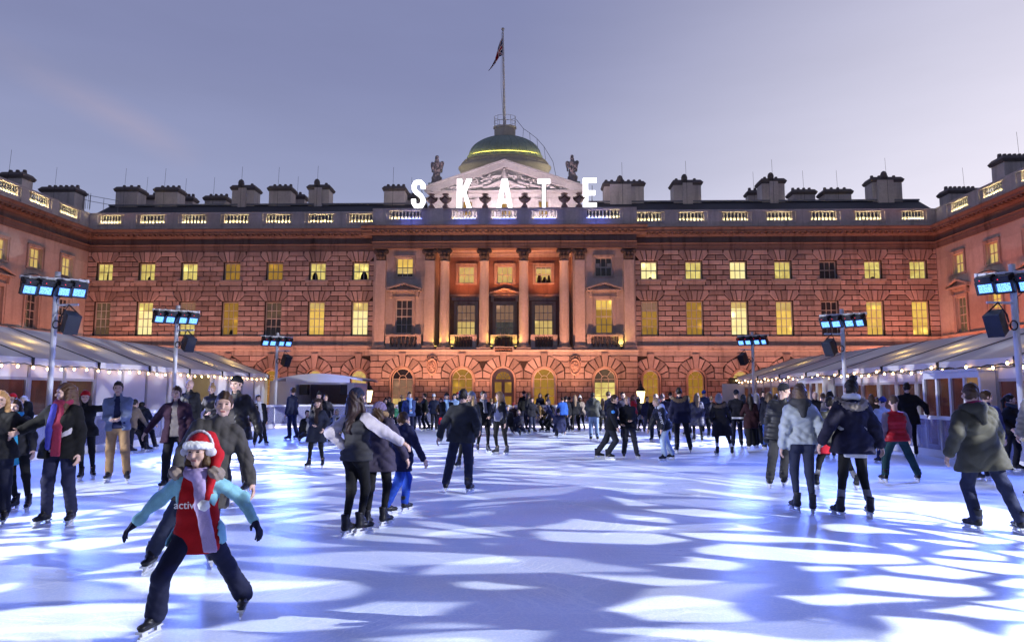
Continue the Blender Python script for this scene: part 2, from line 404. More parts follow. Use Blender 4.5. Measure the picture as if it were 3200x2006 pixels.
def arch_window(par, T, cx, z0, zs, w_, kinds, off=-.3, door=False):
    r = w_ / 2; mb = MB(); N = 20
    def ringband(r0, r1, o0, o1):
        A, B = arc(cx, zs, r0, N), arc(cx, zs, r1, N)
        for i in range(N):
            q = [A[i], A[i + 1], B[i + 1], B[i]]
            mb.add([T(*p, o0) for p in q] + [T(*p, o1) for p in q], [(4, 5, 6, 7), (0, 1, 5, 4), (3, 2, 6, 7)])
    ringband(r - .07, r, off, off + .09); mb.tbox(T, cx - r, cx - r + .07, z0, zs, off, off + .09); mb.tbox(T, cx + r - .07, cx + r, z0, zs, off, off + .09)
    b = .02
    if not door:
        ri = r * .33; ringband(ri - b, ri + b, off, off + .05)
        for a in (R(52), R(128)):
            c, s = math.cos(a), math.sin(a); p0 = (cx + ri * c, zs + ri * s); p1 = (cx + (r - .05) * c, zs + (r - .05) * s)
            mb.add([T(p0[0] - b * s, p0[1] + b * c, off + .045), T(p0[0] + b * s, p0[1] - b * c, off + .045), T(p1[0] + b * s, p1[1] - b * c, off + .045), T(p1[0] - b * s, p1[1] + b * c, off + .045)], [(0, 1, 2, 3)])
        for u in (cx - ri, cx + ri): mb.tbox(T, u - b, u + b, z0, zs, off, off + .05)
        for z in (zs, zs - .62, zs - 1.22, zs - 1.82): mb.tbox(T, cx - r + .07, cx + r - .07, z - b, z + b, off + .002, off + .055)
    else:
        DM = MB()
        ringband(r * .68, r, off, off + .1)
        mb.tbox(T, cx - r, cx + r, zs - .22, zs, off, off + .12)
        for s in (-1, 1):
            mb.tbox(T, cx + s * (r - .09) - .09, cx + s * (r - .09) + .09, z0, zs - .22, off, off + .1)
        mb.tbox(T, cx - .12, cx + .12, z0, zs - .22, off, off + .1)
        mb.tbox(T, cx - r, cx + r, zs - 1.25, zs - .98, off + .003, off + .105); mb.tbox(T, cx - r, cx + r, z0, z0 + .8, off + .003, off + .105)
        for k in range(1, 6):
            a = PI * k / 6; c, s = math.cos(a), math.sin(a); p1 = (cx + r * .68 * c, zs + r * .68 * s); p0 = (cx + .16 * c, zs + .16 * s)
            mb.add([T(p0[0] - b * s, p0[1] + b * c, off + .045), T(p0[0] + b * s, p0[1] - b * c, off + .045), T(p1[0] + b * s, p1[1] - b * c, off + .045), T(p1[0] - b * s, p1[1] + b * c, off + .045)], [(0, 1, 2, 3)])
        ringband(.14, .18, off, off + .05); ringband(r * .42, r * .45, off, off + .05)
    o = mb.build('door' if door else 'window', plain('door_paint', (.07, .065, .10), .4) if door else M_cream, par)
    pm = MB(); mats = []
    pts = arc(cx, zs, r, N); pm.add([T(u, z, off + .012) for u, z in pts], [tuple(range(N + 1))], 0); mats.append(WM[kinds[0]])
    zt = zs
    for fr, kd in kinds[1]:
        zb = zt - (zs - z0) * fr; pm.quad(T(cx - r, zb, off + .012), T(cx + r, zb, off + .012), T(cx + r, zt, off + .012), T(cx - r, zt, off + .012), len(mats)); mats.append(WM[kd]); zt = zb
    pm.build('pane', mats, o); return o
M_cream = plain('cream_frame', (.72, .60, .48), .5, 0, .08)
def fan(mb, T, cx, zb, zt, hw, d):
    bt = [-hw - .06, -hw * .66, -.16, .16, hw * .66, hw + .06]; tp = [-hw - .5, -hw * 1.05, -.24, .24, hw * 1.05, hw + .5]
    for i in range(5):
        if i in (0, 4):
            s = -1 if i == 0 else 1; zm = zb + (zt - zb) * .62
            a, b = (bt[0], bt[1]) if s < 0 else (bt[5], bt[4]); c_, e = (tp[0], tp[1]) if s < 0 else (tp[5], tp[4])
            poly = [(cx + a, zb), (cx + b, zb), (cx + e, zt), (cx + c_ + .08 * -s, zt), (cx + c_, zm)]
            mb.blk(T, poly, d, .03, .027)
        else: mb.blk(T, [(cx + bt[i], zb), (cx + bt[i + 1], zb), (cx + tp[i + 1], zt), (cx + tp[i], zt)], d + (.03 if i == 2 else 0), .03, .027)
def fanedge(z, zb, zt, hw):
    t = (z - zb) / ((zt - zb) * .62); return hw + .06 + .44 * min(max(t, 0), 1)
CX = [30.72, 27.42, 24.12, 20.81, 17.50, 14.20, 10.88]
COURSE = (12.40 - 5.90) / 17
for sgn in (-1, 1):                                                   # the two seven-bay flanks
    ctr = sorted(sgn * c for c in CX); u0, u1 = (-32.07, -9.8) if sgn < 0 else (9.8, 32.07)
    back = MB(); holes = [(c - .62, c + .62, 10.17, 11.52) for c in ctr] + [(c - .62, c + .62, 5.98, 8.52) for c in ctr]
    wall_holes(back, T52, u0, u1, 5.4, 12.45, holes); back.build('wall', M_joint, south)
    mb = MB()
    for c in ctr: fan(mb, T52, c, 11.56, 12.40, .62, .085); fan(mb, T52, c, 8.56, 9.34, .62, .085)
    for k in range(17):
        za, zb = 5.90 + k * COURSE, 5.90 + (k + 1) * COURSE; zm = (za + zb) / 2
        win = zm < 8.52 or 10.1 < zm < 11.54; f1 = (8.56, 9.34) if 8.5 < zm < 9.36 else (11.56, 12.40) if zm > 11.54 else None
        sillc = 9.70 < zm < 10.17
        runs = []; e = u0
        def ext(z):
            if f1: return fanedge(z, f1[0], f1[1], .62)
            return .62 + (.22 if sillc else 0)
        if win or f1 or sillc:
            for c in ctr: runs.append((e, c - 1, c)); e = c
            runs.append((e, u1 + 1, None))
            segs = []; pc = None
            for c in ctr + [None]:
                la = [u0, u0] if pc is None else [pc + ext(za), pc + ext(zb)]
                rb = [u1, u1] if c is None else [c - ext(za), c - ext(zb)]
                if min(rb[0] - la[0], rb[1] - la[1]) > .12: segs.append((la, rb))
                pc = c
        else: segs = [([u0, u0], [u1, u1])]
        for la, rb in segs:
            L = rb[0] - la[0]; n = max(1, round(L / 1.02))
            cuts = [la[0] + L * i / n for i in range(n + 1)] if k % 2 else ([la[0]] + [la[0] + L * (i + .5) / n for i in range(n)] + [rb[0]] if L > 1.3 else [la[0], rb[0]])
            for i in range(len(cuts) - 1):
                a, b = cuts[i], cuts[i + 1]; a2 = la[1] if i == 0 else a; b2 = rb[1] if i == len(cuts) - 2 else b
                if b - a > .05: mb.blk(T52, [(a, za), (b, za), (b2, zb), (a2, zb)], .085 + random.uniform(-.008, .012), .03, .03)
    mb.build('masonry', M_wall, south)
U = [('bright',), ('bright',), ('bright',), ('amber',), ('amber',), ('bright',), ('bright',), ('white',), ('bright',), ('white',), ('bright',), ('dark',), ('bright',), ('bright',)]
UF = {5: [(-.25, 0, .24, .62)], 6: [(.2, 0, .3, .66)], 7: [(.12, 0, .16, .2)], 2: [(-.1, 0, .3, .16)], 1: [(.1, 0, .14, .34)], 12: [(.05, 0, .2, .2)], 0: [(.1, 0, .05, .7)]}
LW = [[(1, 'dim')], [(.27, 'bright'), (.73, 'white')], [(.6, 'blind'), (.4, 'bright')], [(1, 'amber')], [(.5, 'dim'), (.5, 'dark')], [(.2, 'cream'), (.8, 'yellow')], [(.26, 'cream'), (.74, 'white')],
      [(.3, 'blind'), (.7, 'amber')], [(1, 'amber')], [(.2, 'cream'), (.8, 'white')], [(.24, 'cream'), (.76, 'yellow')], [(1, 'dark')], [(.12, 'cream'), (.88, 'yellow')], [(1, 'yellow')]]
for i, c in enumerate(sorted([-q for q in CX] + CX)):
    window(south, T52, c, 10.17, 11.52, 1.24, 3, 2, [(1, U[i][0])], UF.get(i, ()), sill=.25)
    window(south, T52, c, 5.98, 8.52, 1.24, 3, 4, LW[i], [(.05, 0, .16, .42)] if i == 3 else ())
# ---- bands, cornices, parapets
P_band = [(0.0, 4.43), (.03, 4.43), (.03, 4.80), (.18, 4.86), (.18, 5.02), (.32, 5.06), (.32, 5.19), (.10, 5.25), (.10, 5.78), (.17, 5.83), (.17, 5.90), (0.0, 5.90)]
P_arch = [(0.0, 12.40), (.07, 12.40), (.07, 12.62), (.11, 12.63), (.11, 12.84), (.19, 12.90), (.06, 12.93), (.06, 13.38), (0.0, 13.38)]
P_corn = [(-.05, 13.38), (.12, 13.40), (.20, 13.52), (.26, 13.53), (.26, 13.66), (.60, 13.68), (.60, 13.82), (.72, 13.98), (.72, 14.02), (-.05, 14.02)]
def cornice(par, T, u0, u1, ov=0.0, back=0.0):
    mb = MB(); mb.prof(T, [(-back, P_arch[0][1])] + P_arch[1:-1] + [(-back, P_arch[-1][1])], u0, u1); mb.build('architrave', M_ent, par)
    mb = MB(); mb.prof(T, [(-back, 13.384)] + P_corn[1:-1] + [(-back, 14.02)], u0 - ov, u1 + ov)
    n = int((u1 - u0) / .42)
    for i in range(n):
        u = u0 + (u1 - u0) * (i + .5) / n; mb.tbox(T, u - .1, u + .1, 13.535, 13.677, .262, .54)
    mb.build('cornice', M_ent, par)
BALPR = [(.055, 0), (.06, .03), (.035, .06), (.05, .12), (.085, .22), (.075, .30), (.035, .40), (.03, .46), (.055, .56), (.05, .62), (.03, .66), (.06, .69), (.06, .72)]
def parapet(par, T, u0, u1, bays, lit=True, zb=14.02, o0=-.32, bm=None, zl=15.39):
    """plinth, dies, coping as one wall; each run of balusters its own piece"""
    mb = MB(); h0 = 14.67
    mb.tbox(T, u0, u1, zb, h0 - .12, o0 - .36, o0); mb.tbox(T, u0, u1, h0 - .12, h0, o0 - .40, o0 + .04)
    e = u0
    for c, hw, n in sorted(bays) + [(None, 0, 0)]:
        a = u1 if c is None else c - hw
        if a - e > .02:
            mb.tbox(T, e, a, h0, zl, o0 - .34, o0 - .02)
            if a - e > .7:
                mid = (e + a) / 2; hw2 = min((a - e) * .32, .5); mb.tbox(T, mid - hw2, mid + hw2, zb + .03, zl - .002, o0 - .02, o0 + .055)
        e = None if c is None else c + hw
    mb.tbox(T, u0, u1, h0, h0 + .05, o0 + .015, o0 + .04); mb.tbox(T, u0, u1, zl, zl + .08, o0 - .40, o0 + .06); mb.tbox(T, u0, u1, zl + .08, zl + .17, o0 - .36, o0 + .01)
    mb.build('parapet', M_par, par)
    for c, hw, n in bays:
        b = MB()
        for i in range(n):
            u = c - hw + 2 * hw * (i + .5) / n; p = T(u, h0, o0 - .19); b.lathe([(r_ * 1.12, z_) for r_, z_ in BALPR], p, 8)
        ob = b.build('baluster_row', bm or M_bal, par, smooth=True)
        if lit:
            s = MB(); s.tbox(T, c - hw + .03, c + hw - .03, h0 + .002, h0 + .03, o0 - .05, o0 - .015); s.build('led_strip', M_led, ob)
for sgn in (-1, 1):
    u0, u1 = (-32.07, -9.8) if sgn < 0 else (9.8, 32.07)
    mb = MB(); mb.prof(T52, P_band, u0, u1); mb.build('band_course', M_trim, south)
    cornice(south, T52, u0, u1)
    parapet(south, T52, u0 - (.5 if sgn < 0 else 0), u1 + (.5 if sgn > 0 else 0), [(sgn * (c + (.12 if c < 11 else 0)), .95 if c < 30 else .8, 7) for c in CX])
# ---- centre block
hol = [(s * 7.45 - .64, s * 7.45 + .64, a, b) for s in (-1, 1) for a, b in ((10.32, 11.77), (6.07, 8.63))]
for s in (-1, 1):
    mb = MB(); a, b = sorted((s * 5.15, s * 9.8)); wall_holes(mb, T515, a, b, 4.7, 12.45, [h for h in hol if a < (h[0] + h[1]) / 2 < b])
    x = s * 9.8; mb.quad((x, 51.55, 4.7), (x, 52.0, 4.7), (x, 52.0, 12.45), (x, 51.55, 12.45))
    x = s * 5.15; mb.quad((x, 51.55, 4.7), (x, 53.6, 4.7), (x, 53.6, 12.75), (x, 51.55, 12.75))
    mb.build('wall', M_ash, south)
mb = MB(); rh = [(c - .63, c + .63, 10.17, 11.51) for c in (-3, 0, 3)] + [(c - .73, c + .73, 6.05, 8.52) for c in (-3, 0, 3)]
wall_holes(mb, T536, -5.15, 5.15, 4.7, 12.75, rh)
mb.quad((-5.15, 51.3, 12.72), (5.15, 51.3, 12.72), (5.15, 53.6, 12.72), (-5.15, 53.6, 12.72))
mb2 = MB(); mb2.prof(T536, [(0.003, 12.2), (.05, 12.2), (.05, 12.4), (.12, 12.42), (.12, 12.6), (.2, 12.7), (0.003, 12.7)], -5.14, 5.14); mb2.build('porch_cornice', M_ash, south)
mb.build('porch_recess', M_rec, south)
def architrave(mb, T, cx, z0, z1, hw, t=.17, d=.07, hood=None):
    for a, b, c, e in ((cx - hw - t, cx - hw, z0 - t * .6, z1 + t), (cx + hw, cx + hw + t, z0 - t * .6, z1 + t), (cx - hw, cx + hw, z1, z1 + t), (cx - hw, cx + hw, z0 - t * .6, z0 - .01)): mb.tbox(T, a, b, c, e, 0, d)
    for a, b, c, e in ((cx - hw - t, cx - hw - t + .05, z0, z1 + t), (cx + hw + t - .05, cx + hw + t, z0, z1 + t), (cx - hw - t, cx + hw + t, z1 + t - .05, z1 + t)): mb.tbox(T, a, b, c, e + .004, d - .01, d + .04)
def pediment(mb, T, cx, z, hw, h, d):
    mb.tbox(T, cx - hw, cx + hw, z, z + .09, 0, d)
    for s in (-1, 1):
        p = [(cx + s * hw, z + .09), (cx, z + h), (cx, z + h + .13), (cx + s * hw, z + .22)]
        mb.add([T(u, q, 0) for u, q in p] + [T(u, q, d) for u, q in p], [(4, 5, 6, 7), (0, 1, 5, 4), (2, 3, 7, 6), (3, 0, 4, 7)])
    mb.add([T(cx - hw, z + .09, .1), T(cx + hw, z + .09, .1), T(cx, z + h, .1)], [(0, 1, 2)])
    for s in (-1, 1): mb.tbox(T, cx + s * (hw - .3) - .1, cx + s * (hw - .3) + .1, z - .45, z - .002, 0, d * .6)
    mb.tbox(T, cx - hw + .2, cx + hw - .2, z - .16, z - .003, 0, d * .35)
for s, up, lo in ((-1, [(.55, 'yellow'), (.25, 'cream'), (.2, 'dark')], [(1, 'dark')]), (1, [(1, 'dark')], [(.3, 'yellow'), (.7, 'amber')])):
    c = s * 7.45
    o = window(south, T515, c, 10.32, 11.77, 1.28, 3, 2, up); tb = MB(); architrave(tb, T515, c, 10.32, 11.77, .64); tb.build('surround', M_trim, o)
    o = window(south, T515, c, 6.07, 8.63, 1.28, 3, 4, lo); tb = MB(); architrave(tb, T515, c, 6.07, 8.63, .64, .2); pediment(tb, T515, c, 9.22, 1.3, .5, .42); tb.build('surround', M_trim, o)
    if s > 0:
        pm = MB()
        for k in (-.42, .42): pm.tbox(T515, c + k - .14, c + k + .14, 11.1, 11.35, -.222, -.215)
        pm.build('paper_sheet', M_white, o)
RK = {-3: ([(1, 'cream')], [(.55, 'blind'), (.45, 'cream')]), 0: ([(1, 'cream')], [(.55, 'blind'), (.45, 'grey')]), 3: ([(.15, 'blind'), (.35, 'cream'), (.5, 'bright')], [(.52, 'blind'), (.48, 'cream')])}
for c in (-3, 0, 3):
    o = window(south, T536, c, 10.17, 11.51, 1.26, 3, 2, RK[c][0], [(-.3, 0, .22, .75), (.42, 0, .14, .7), (.1, 0, .22, .5)] if c == 3 else ()); tb = MB(); architrave(tb, T536, c, 10.17, 11.51, .63, .2); tb.build('surround', M_trim, o)
    o = window(south, T536, c, 6.05, 8.52, 1.46, 4, 4, RK[c][1]); tb = MB(); architrave(tb, T536, c, 6.05, 8.52, .73, .2)
    if c == 0: pediment(tb, T536, c, 9.15, 1.25, .45, .4)
    else: tb.tbox(T536, c - 1.2, c + 1.2, 9.1, 9.25, 0, .3); tb.tbox(T536, c - 1.1, c + 1.1, 8.8, 9.098, 0, .12)
    tb.build('surround', M_trim, o)
def capital(par, T, cx, zc, hw, o0, o1):
    """leafy bell, four corner scrolls, abacus"""
    mb = MB(); my = (o0 + o1) / 2; k = .96
    mb.tbox(T, cx - hw * .72, cx + hw * .72, zc + .02, zc + .8, o0, o1 - .05)
    for row, (z, n, d) in enumerate(((zc + .03, 3, .06), (zc + .30, 3, .1))):
        for i in range(n):
            u = cx - hw * .7 + 1.4 * hw * (i + .5) / n + (row * .06 if i != 1 else 0) * (1 if i else -1)
            w2 = hw * .23
            mb.add([T(u - w2, z, o1 - .05), T(u + w2, z, o1 - .05), T(u + w2 * .9, z + .26, o1 + d * .6), T(u, z + .33, o1 + d + .04), T(u - w2 * .9, z + .26, o1 + d * .6), T(u, z + .2, o1 + d * 1.2)], [(0, 1, 2, 5), (5, 2, 3), (5, 3, 4), (0, 5, 4)])
    for s in (-1, 1):
        for rr, dd in ((.19, .05), (.12, .09), (.06, .12)):
            c = T(cx + s * hw * .84, zc + .70, o1)
            n = 12; A = [T(cx + s * hw * .84 + rr * math.cos(2 * PI * i / n), zc + .68 + rr * math.sin(2 * PI * i / n), o1 - .1) for i in range(n)]
            B = [T(cx + s * hw * .84 + rr * .9 * math.cos(2 * PI * i / n), zc + .68 + rr * .9 * math.sin(2 * PI * i / n), o1 + dd) for i in range(n)]
            mb.add(A + B, [tuple(range(n, 2 * n))] + [(i, (i + 1) % n, n + (i + 1) % n, n + i) for i in range(n)])
    mb.tbox(T, cx - hw, cx + hw, zc + .86, zc + k, o0, o1 + .1)
    return mb.build('capital', M_cap, par)
for cx in (-4.4, -1.45, 1.5, 4.5):
    mb = MB(); mb.lathe([(.36, 5.28), (.365, 5.4), (.36, 7.5), (.345, 9.5), (.325, 11.40), (.36, 11.43), (.36, 11.50), (.3, 11.52)], (cx, 51.48, 0), 28)
    o = mb.build('column', M_col, south, smooth=True)
    b = MB(); b.lathe([(.5, 5.0), (.52, 5.06), (.5, 5.12), (.42, 5.15), (.42, 5.18), (.45, 5.22), (.42, 5.27), (.36, 5.3)], (cx, 51.48, 0), 24); b.box(cx - .53, cx + .53, 50.95, 52.0, 4.83, 5.0); b.build('column_base', M_trim, o, smooth=False)
    capital(o, TM(51.48), cx, 11.52, .47, -.36, .34)
for cx in (-9.2, -5.53, 5.65, 9.28):
    mb = MB(); mb.tbox(T515, cx - .37, cx + .37, 5.28, 11.52, 0, .33); o = mb.build('pilaster', M_col, south)
    b = MB(); b.tbox(T515, cx - .5, cx + .5, 4.83, 5.02, 0, .55); b.tbox(T515, cx - .46, cx + .46, 5.02, 5.14, 0, .5); b.tbox(T515, cx - .41, cx + .41, 5.14, 5.279, 0, .42); b.build('pilaster_base', M_trim, o)
    capital(o, T515, cx, 11.52, .48, 0, .34)
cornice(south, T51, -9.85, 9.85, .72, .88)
parapet(south, T51, -9.95, 9.95, [(-7.45, 1.2, 9), (-3.0, .95, 7), (0, .95, 7), (3.05, .95, 7), (7.45, 1.2, 9)])
# balcony fronts between the column bases
bays = [(-7.4, 1.32, 6), (-2.95, .98, 6), (0.02, .98, 4), (3.0, .98, 6), (7.45, 1.32, 6)]
for c, hw, n in bays:
    yb = 51.35 if abs(c) < 5 else 51.2; T = TM(yb); mb = MB()
    mb.tbox(T, c - hw, c + hw, 5.83, 5.97, -.2, .08); mb.tbox(T, c - hw, c + hw, 4.83, 5.05, -.2, .05)
    for s in (-1, 1): mb.tbox(T, c + s * (hw - .16) - .16, c + s * (hw - .16) + .16, 5.05, 5.83, -.15, .02)
    o = mb.build('balcony_front', M_trim, south); b = MB()
    for i in range(n): b.lathe([(r_ * 1.1, z_ * 1.07) for r_, z_ in BALPR], T(c - hw + .34 + (2 * hw - .68) * (i + .5) / n, 5.05, -.06), 8)
    b.build('baluster_row', M_dkb, o, smooth=True)
# ledge under the columns
mb = MB(); mb.prof(T51, [(-.9, 4.43), (.03, 4.43), (.03, 4.74), (.20, 4.80), (.20, 4.83), (-.9, 4.83)], -9.85, 9.85); mb.box(-5.15, 5.15, 52.0, 53.6, 4.6, 4.828); mb.build('balcony_floor', M_ash, south)
# ---- ground storey: arches, radiating stones, courses
def ground_storey(T, arches, u0, u1, r, zs, name, skip=()):
    back = MB(); z0 = -.25
    wall_holes(back, T, u0, u1, z0, 4.43, [(c - r, c + r, z0, zs + r) for c in arches], .32)
    N = 16
    for c in arches:
        A = arc(c, zs, r, N)
        for i in range(N):
            p, q = A[i], A[i + 1]; s = 1 if i < N / 2 else -1
            cu, cz = c + s * r, zs + r
            back.add([T(*p, 0), T(*q, 0), T(cu, cz, 0)], [(0, 1, 2)]); back.quad(T(*p, 0), T(*q, 0), T(*q, -.32), T(*p, -.32))
    back.build('wall', M_joint, south)
    mb = MB(); gap = min([b - a for a, b in zip(arches, arches[1:])] + [9])
    Rm = min(gap / 2 + .1, r + .70)
    for c in arches:
        ring = MB(); A, B = arc(c, zs, r, 20), arc(c, zs, r + .13, 20)
        for i in range(20):
            q = [A[i], A[i + 1], B[i + 1], B[i]]; ring.add([T(*p, 0) for p in q] + [T(*p, .05) for p in q], [(4, 5, 6, 7), (0, 1, 5, 4), (3, 2, 6, 7)])
        for s in (-1, 1): ring.tbox(T, *sorted((c + s * r, c + s * (r + .13))), z0, zs, 0, .05)
        ring.build('arch_ring', M_rred, south)
        mb.blk(T, [(c - .13, zs + r + .1), (c + .13, zs + r + .1), (c + .27, 4.60), (c - .27, 4.60)], .14, .02, 0)
        ang = [9.5, 27, 46, 66, 88]
        for s in (-1, 1):
            for a, b in zip(ang, ang[1:]):
                ps = []
                for an, inner in ((a, 1), (b, 1), (b, 0), (a, 0)):
                    t = R(90 - s * an); c_, s_ = math.cos(t), math.sin(t); ri = r + .14
                    ro = min((4.43 - zs) / max(s_, 1e-3), Rm / max(abs(c_), 1e-3), (Rm + .25))
                    q = ri if inner else ro
                    ps.append((c + q * c_, zs + q * s_))
                mb.blk(T, ps, .10, .035, .03)
    def edge(c, z):
        if z <= zs: return r + .15
        h = z - zs
        ro = Rm + .25
        return min(Rm, math.sqrt(max(ro * ro - h * h, 0))) if h < ro else .27
    zc = [zs + (4.43 - zs) * i / 4 for i in range(5)]
    for i in range(4):
        a0, a1 = zc[i], zc[i + 1]
        pc = None
        for c in list(arches) + [None]:
            la = [u0, u0] if pc is None else [pc + edge(pc, a0 + .01), pc + edge(pc, a1)]; rb = [u1, u1] if c is None else [c - edge(c, a0 + .01), c - edge(c, a1)]
            L = min(rb[0] - la[0], rb[1] - la[1])
            if L > .16:
                n = max(1, round(L / .62)); off = 0
                cu = [la[0] + (rb[0] - la[0]) * k / n for k in range(n + 1)]
                for k in range(n):
                    mb.blk(T, [(cu[k], a0), (cu[k + 1], a0), (rb[1] if k == n - 1 else cu[k + 1], a1), (la[1] if k == 0 else cu[k], a1)], .08, .03, .022)
            pc = c
    pc = None
    for c in list(arches) + [None]:                      # below the springing
        a = u0 if pc is None else pc + r + .15; b = u1 if c is None else c - r - .15
        if b - a > .1:
            mb.blk(T, [(a, zs - .14), (b, zs - .14), (b, zs), (a, zs)], .13, .02, .004)
            z = zs - .14; k = 0
            while z > z0 + .1:
                n = max(1, round((b - a) / .68)); cu = [a + (b - a) * q / n for q in range(n + 1)] if k % 2 else [a] + [a + (b - a) * (q + .5) / n for q in range(n)] + [b]
                for q in range(len(cu) - 1): mb.blk(T, [(cu[q], z - .40), (cu[q + 1], z - .40), (cu[q + 1], z), (cu[q], z)], .075, .03, .02)
                z -= .40; k += 1
        pc = c
    mb.build('masonry', M_wall, south)
ground_storey(T51, [-7.4, -3.0, 0, 3.0, 7.42], -9.8, 9.8, .80, 2.70, 'c')
for s in (-1, 1):
    mb = MB(); x = s * 9.8; mb.quad((x, 51.1, -.25), (x, 52, -.25), (x, 52, 4.8), (x, 51.1, 4.8)); mb.build('wall', M_ash, south)
ground_storey(T52, [-c for c in CX], -32.07, -9.8, .62, 2.76, 'l'); ground_storey(T52, CX[::-1], 9.8, 32.07, .62, 2.76, 'r')
ac = {-7.4: ('dark', [(.5, 'blind'), (.5, 'cream')]), -3.0: ('amber', [(1, 'amber')]), 3.0: ('amber', [(1, 'amber')]), 7.42: ('dim', [(.08, 'dim'), (.92, 'bright')])}
for c, k in ac.items(): arch_window(south, T51, c, -.2, 2.70, 1.58, k)
arch_window(south, T51, 0, -.2, 2.70, 1.58, ('amber', [(1, 'amber')]), door=True)
for i, c in enumerate(sorted([-q for q in CX] + CX)):
    arch_window(south, T52, c, -.2, 2.76, 1.2, ('cream' if i in (5, 6, 9) else 'amber', [(1, 'cream' if i in (5, 6) else 'amber')]))
# oval medallions
for i, cx in enumerate((-5.2, 5.25)):
    mb = MB(); n = 28; pr = [(0, .13), (.5, .15), (.74, .09), (.8, .2), (.9, .24), (1, .2), (1.06, .02)]
    rings = [[T51(cx + .40 * q * math.cos(2 * PI * k / n), 3.62 + .62 * q * math.sin(2 * PI * k / n), .04 + h) for k in range(n)] for q, h in pr[1:]]
    vs = [T51(cx, 3.62, .2)] + [p for rg in rings for p in rg]; fs = [(0, 1 + k, 1 + (k + 1) % n) for k in range(n)]
    for a in range(len(rings) - 1):
        for k in range(n): fs.append((1 + a * n + k, 1 + a * n + (k + 1) % n, 1 + (a + 1) * n + (k + 1) % n, 1 + (a + 1) * n + k))
    mb.add(vs, fs)
    for k in range(26):
        a = random.uniform(0, 2 * PI); q = random.uniform(0, .62); p = (cx + .36 * q * math.cos(a), 3.6 + .56 * q * math.sin(a)); s = random.uniform(.04, .08)
        mb.lathe([(0, -s), (s * .8, -s * .5), (s, 0), (s * .8, s * .5), (0, s)], T51(p[0], p[1], .2), 6)
    for k in range(9):
        a = R(30 + 15 * k); mb.lathe([(0, -.07), (.06, -.04), (.075, 0), (.06, .04), (0, .07)], T51(cx + .48 * math.cos(a), 3.62 + .74 * math.sin(a), .12), 6)
    mb.build('medallion', M_rred, south, smooth=False)
# ---- roofs, attic with pediment, dome
mb = MB()
zr = atY(2110, 633, 56.5)[2]; zl_ = atY(800, 643, 56.5)[2]
for s in (-1, 1):
    a, b = sorted((s * 6.6, s * 33.5)); z = zl_ if s < 0 else zr
    mb.add([(a, 53.0, 15.1), (b, 53.0, 15.1), (b, 56.5, z), (a, 56.5, z), (a, 60.5, 15.1), (b, 60.5, 15.1)], [(0, 1, 2, 3), (3, 2, 5, 4)])
    mb.box(a, b, 56.3, 56.7, z - .02, z + .12, 1)
mb.quad((-33, 52.36, 14.2), (33, 52.36, 14.2), (33, 53.2, 14.2), (-33, 53.2, 14.2))
mb.box(-33, 33, 60.4, 60.6, 4, 15.1)
mb.build('roof', [M_slate, M_lead], south)
for par, s in ((wingl, -1), (wingr, 1)):
    mb = MB(); x = lambda d: s * (32.07 + d)
    mb.add([(x(.6), 18, 15.1), (x(.6), 52.9, 15.1), (x(4), 56.5, 16.5), (x(4), 18, 16.5), (x(8), 18, 15.1), (x(8), 60.5, 15.1)], [(0, 1, 2, 3), (3, 2, 5, 4)]); mb.build('roof', M_slate, par)
YP = 56.0
pa, pl, pr_ = atY(1577, 499, YP), atY(1338, 603, YP), atY(1817, 597, YP)
hwp = (pr_[0] - pl[0]) / 2; cxp = (pr_[0] + pl[0]) / 2; zp = (pl[2] + pr_[2]) / 2; TP = TM(YP)
mb = MB(); hb = pa[2] - zp - .32
wz = zp - 1.45
attic = MB(); holes = [(cxp + q - .42, cxp + q + .42, 15.0, zp - .75) for q in (-3.05, 0.15, 3.2)]
wall_holes(attic, TP, cxp - hwp + .3, cxp + hwp - .3, 14.2, zp + .1, holes, .2)
attic.tbox(TP, cxp - hwp + .3, cxp + hwp - .3, zp - .62, zp - .5, 0, .06)
for q in (-3.05, .15, 3.2): architrave(attic, TP, cxp + q, 15.0, zp - .75, .42, .24, .06)
attic.box(cxp - hwp + .3, cxp + hwp - .3, YP + .3, YP + 4, 14.2, zp + .1)
for s in (-1, 1):                                          # raking cornice
    p = [(cxp + s * (hwp + .25), zp), (cxp + s * (hwp + .25), zp + .2), (cxp, zp + hb + .0), (cxp, zp + hb - .44), (cxp + s * (hwp - 1.05), zp + .1), (cxp + s * (hwp - 1.05), zp)]
    for d0, d1, sh in ((0, .5, 0), ):
        attic.add([TP(u, z, d0) for u, z in p] + [TP(u, z, d1) for u, z in p], [(6, 7, 8, 9, 10, 11), (0, 1, 7, 6), (1, 2, 8, 7), (3, 4, 10, 9), (4, 5, 11, 10), (5, 0, 6, 11)])
    p = [(cxp + s * (hwp + .25), zp + .2), (cxp + s * (hwp + .4), zp + .3), (cxp, zp + hb + .17), (cxp, zp + hb + .0)]
    attic.add([TP(u, z, 0) for u, z in p] + [TP(u, z, .62) for u, z in p], [(4, 5, 6, 7), (0, 1, 5, 4), (1, 2, 6, 5), (2, 3, 7, 6), (3, 0, 4, 7)])
attic.prof(TP, [(0, zp - .18), (.2, zp - .12), (.52, zp - .08), (.52, zp + .002), (0, zp + .002)], cxp - hwp - .1, cxp + hwp + .1)
attic.build('attic', M_pale, south)
for q, kd in ((-3.05, 'amber'), (.15, 'amber'), (3.2, 'amber')): window(south, TP, cxp + q, 15.0, zp - .75, .84, 2, 2, [(1, kd)], off=-.18)
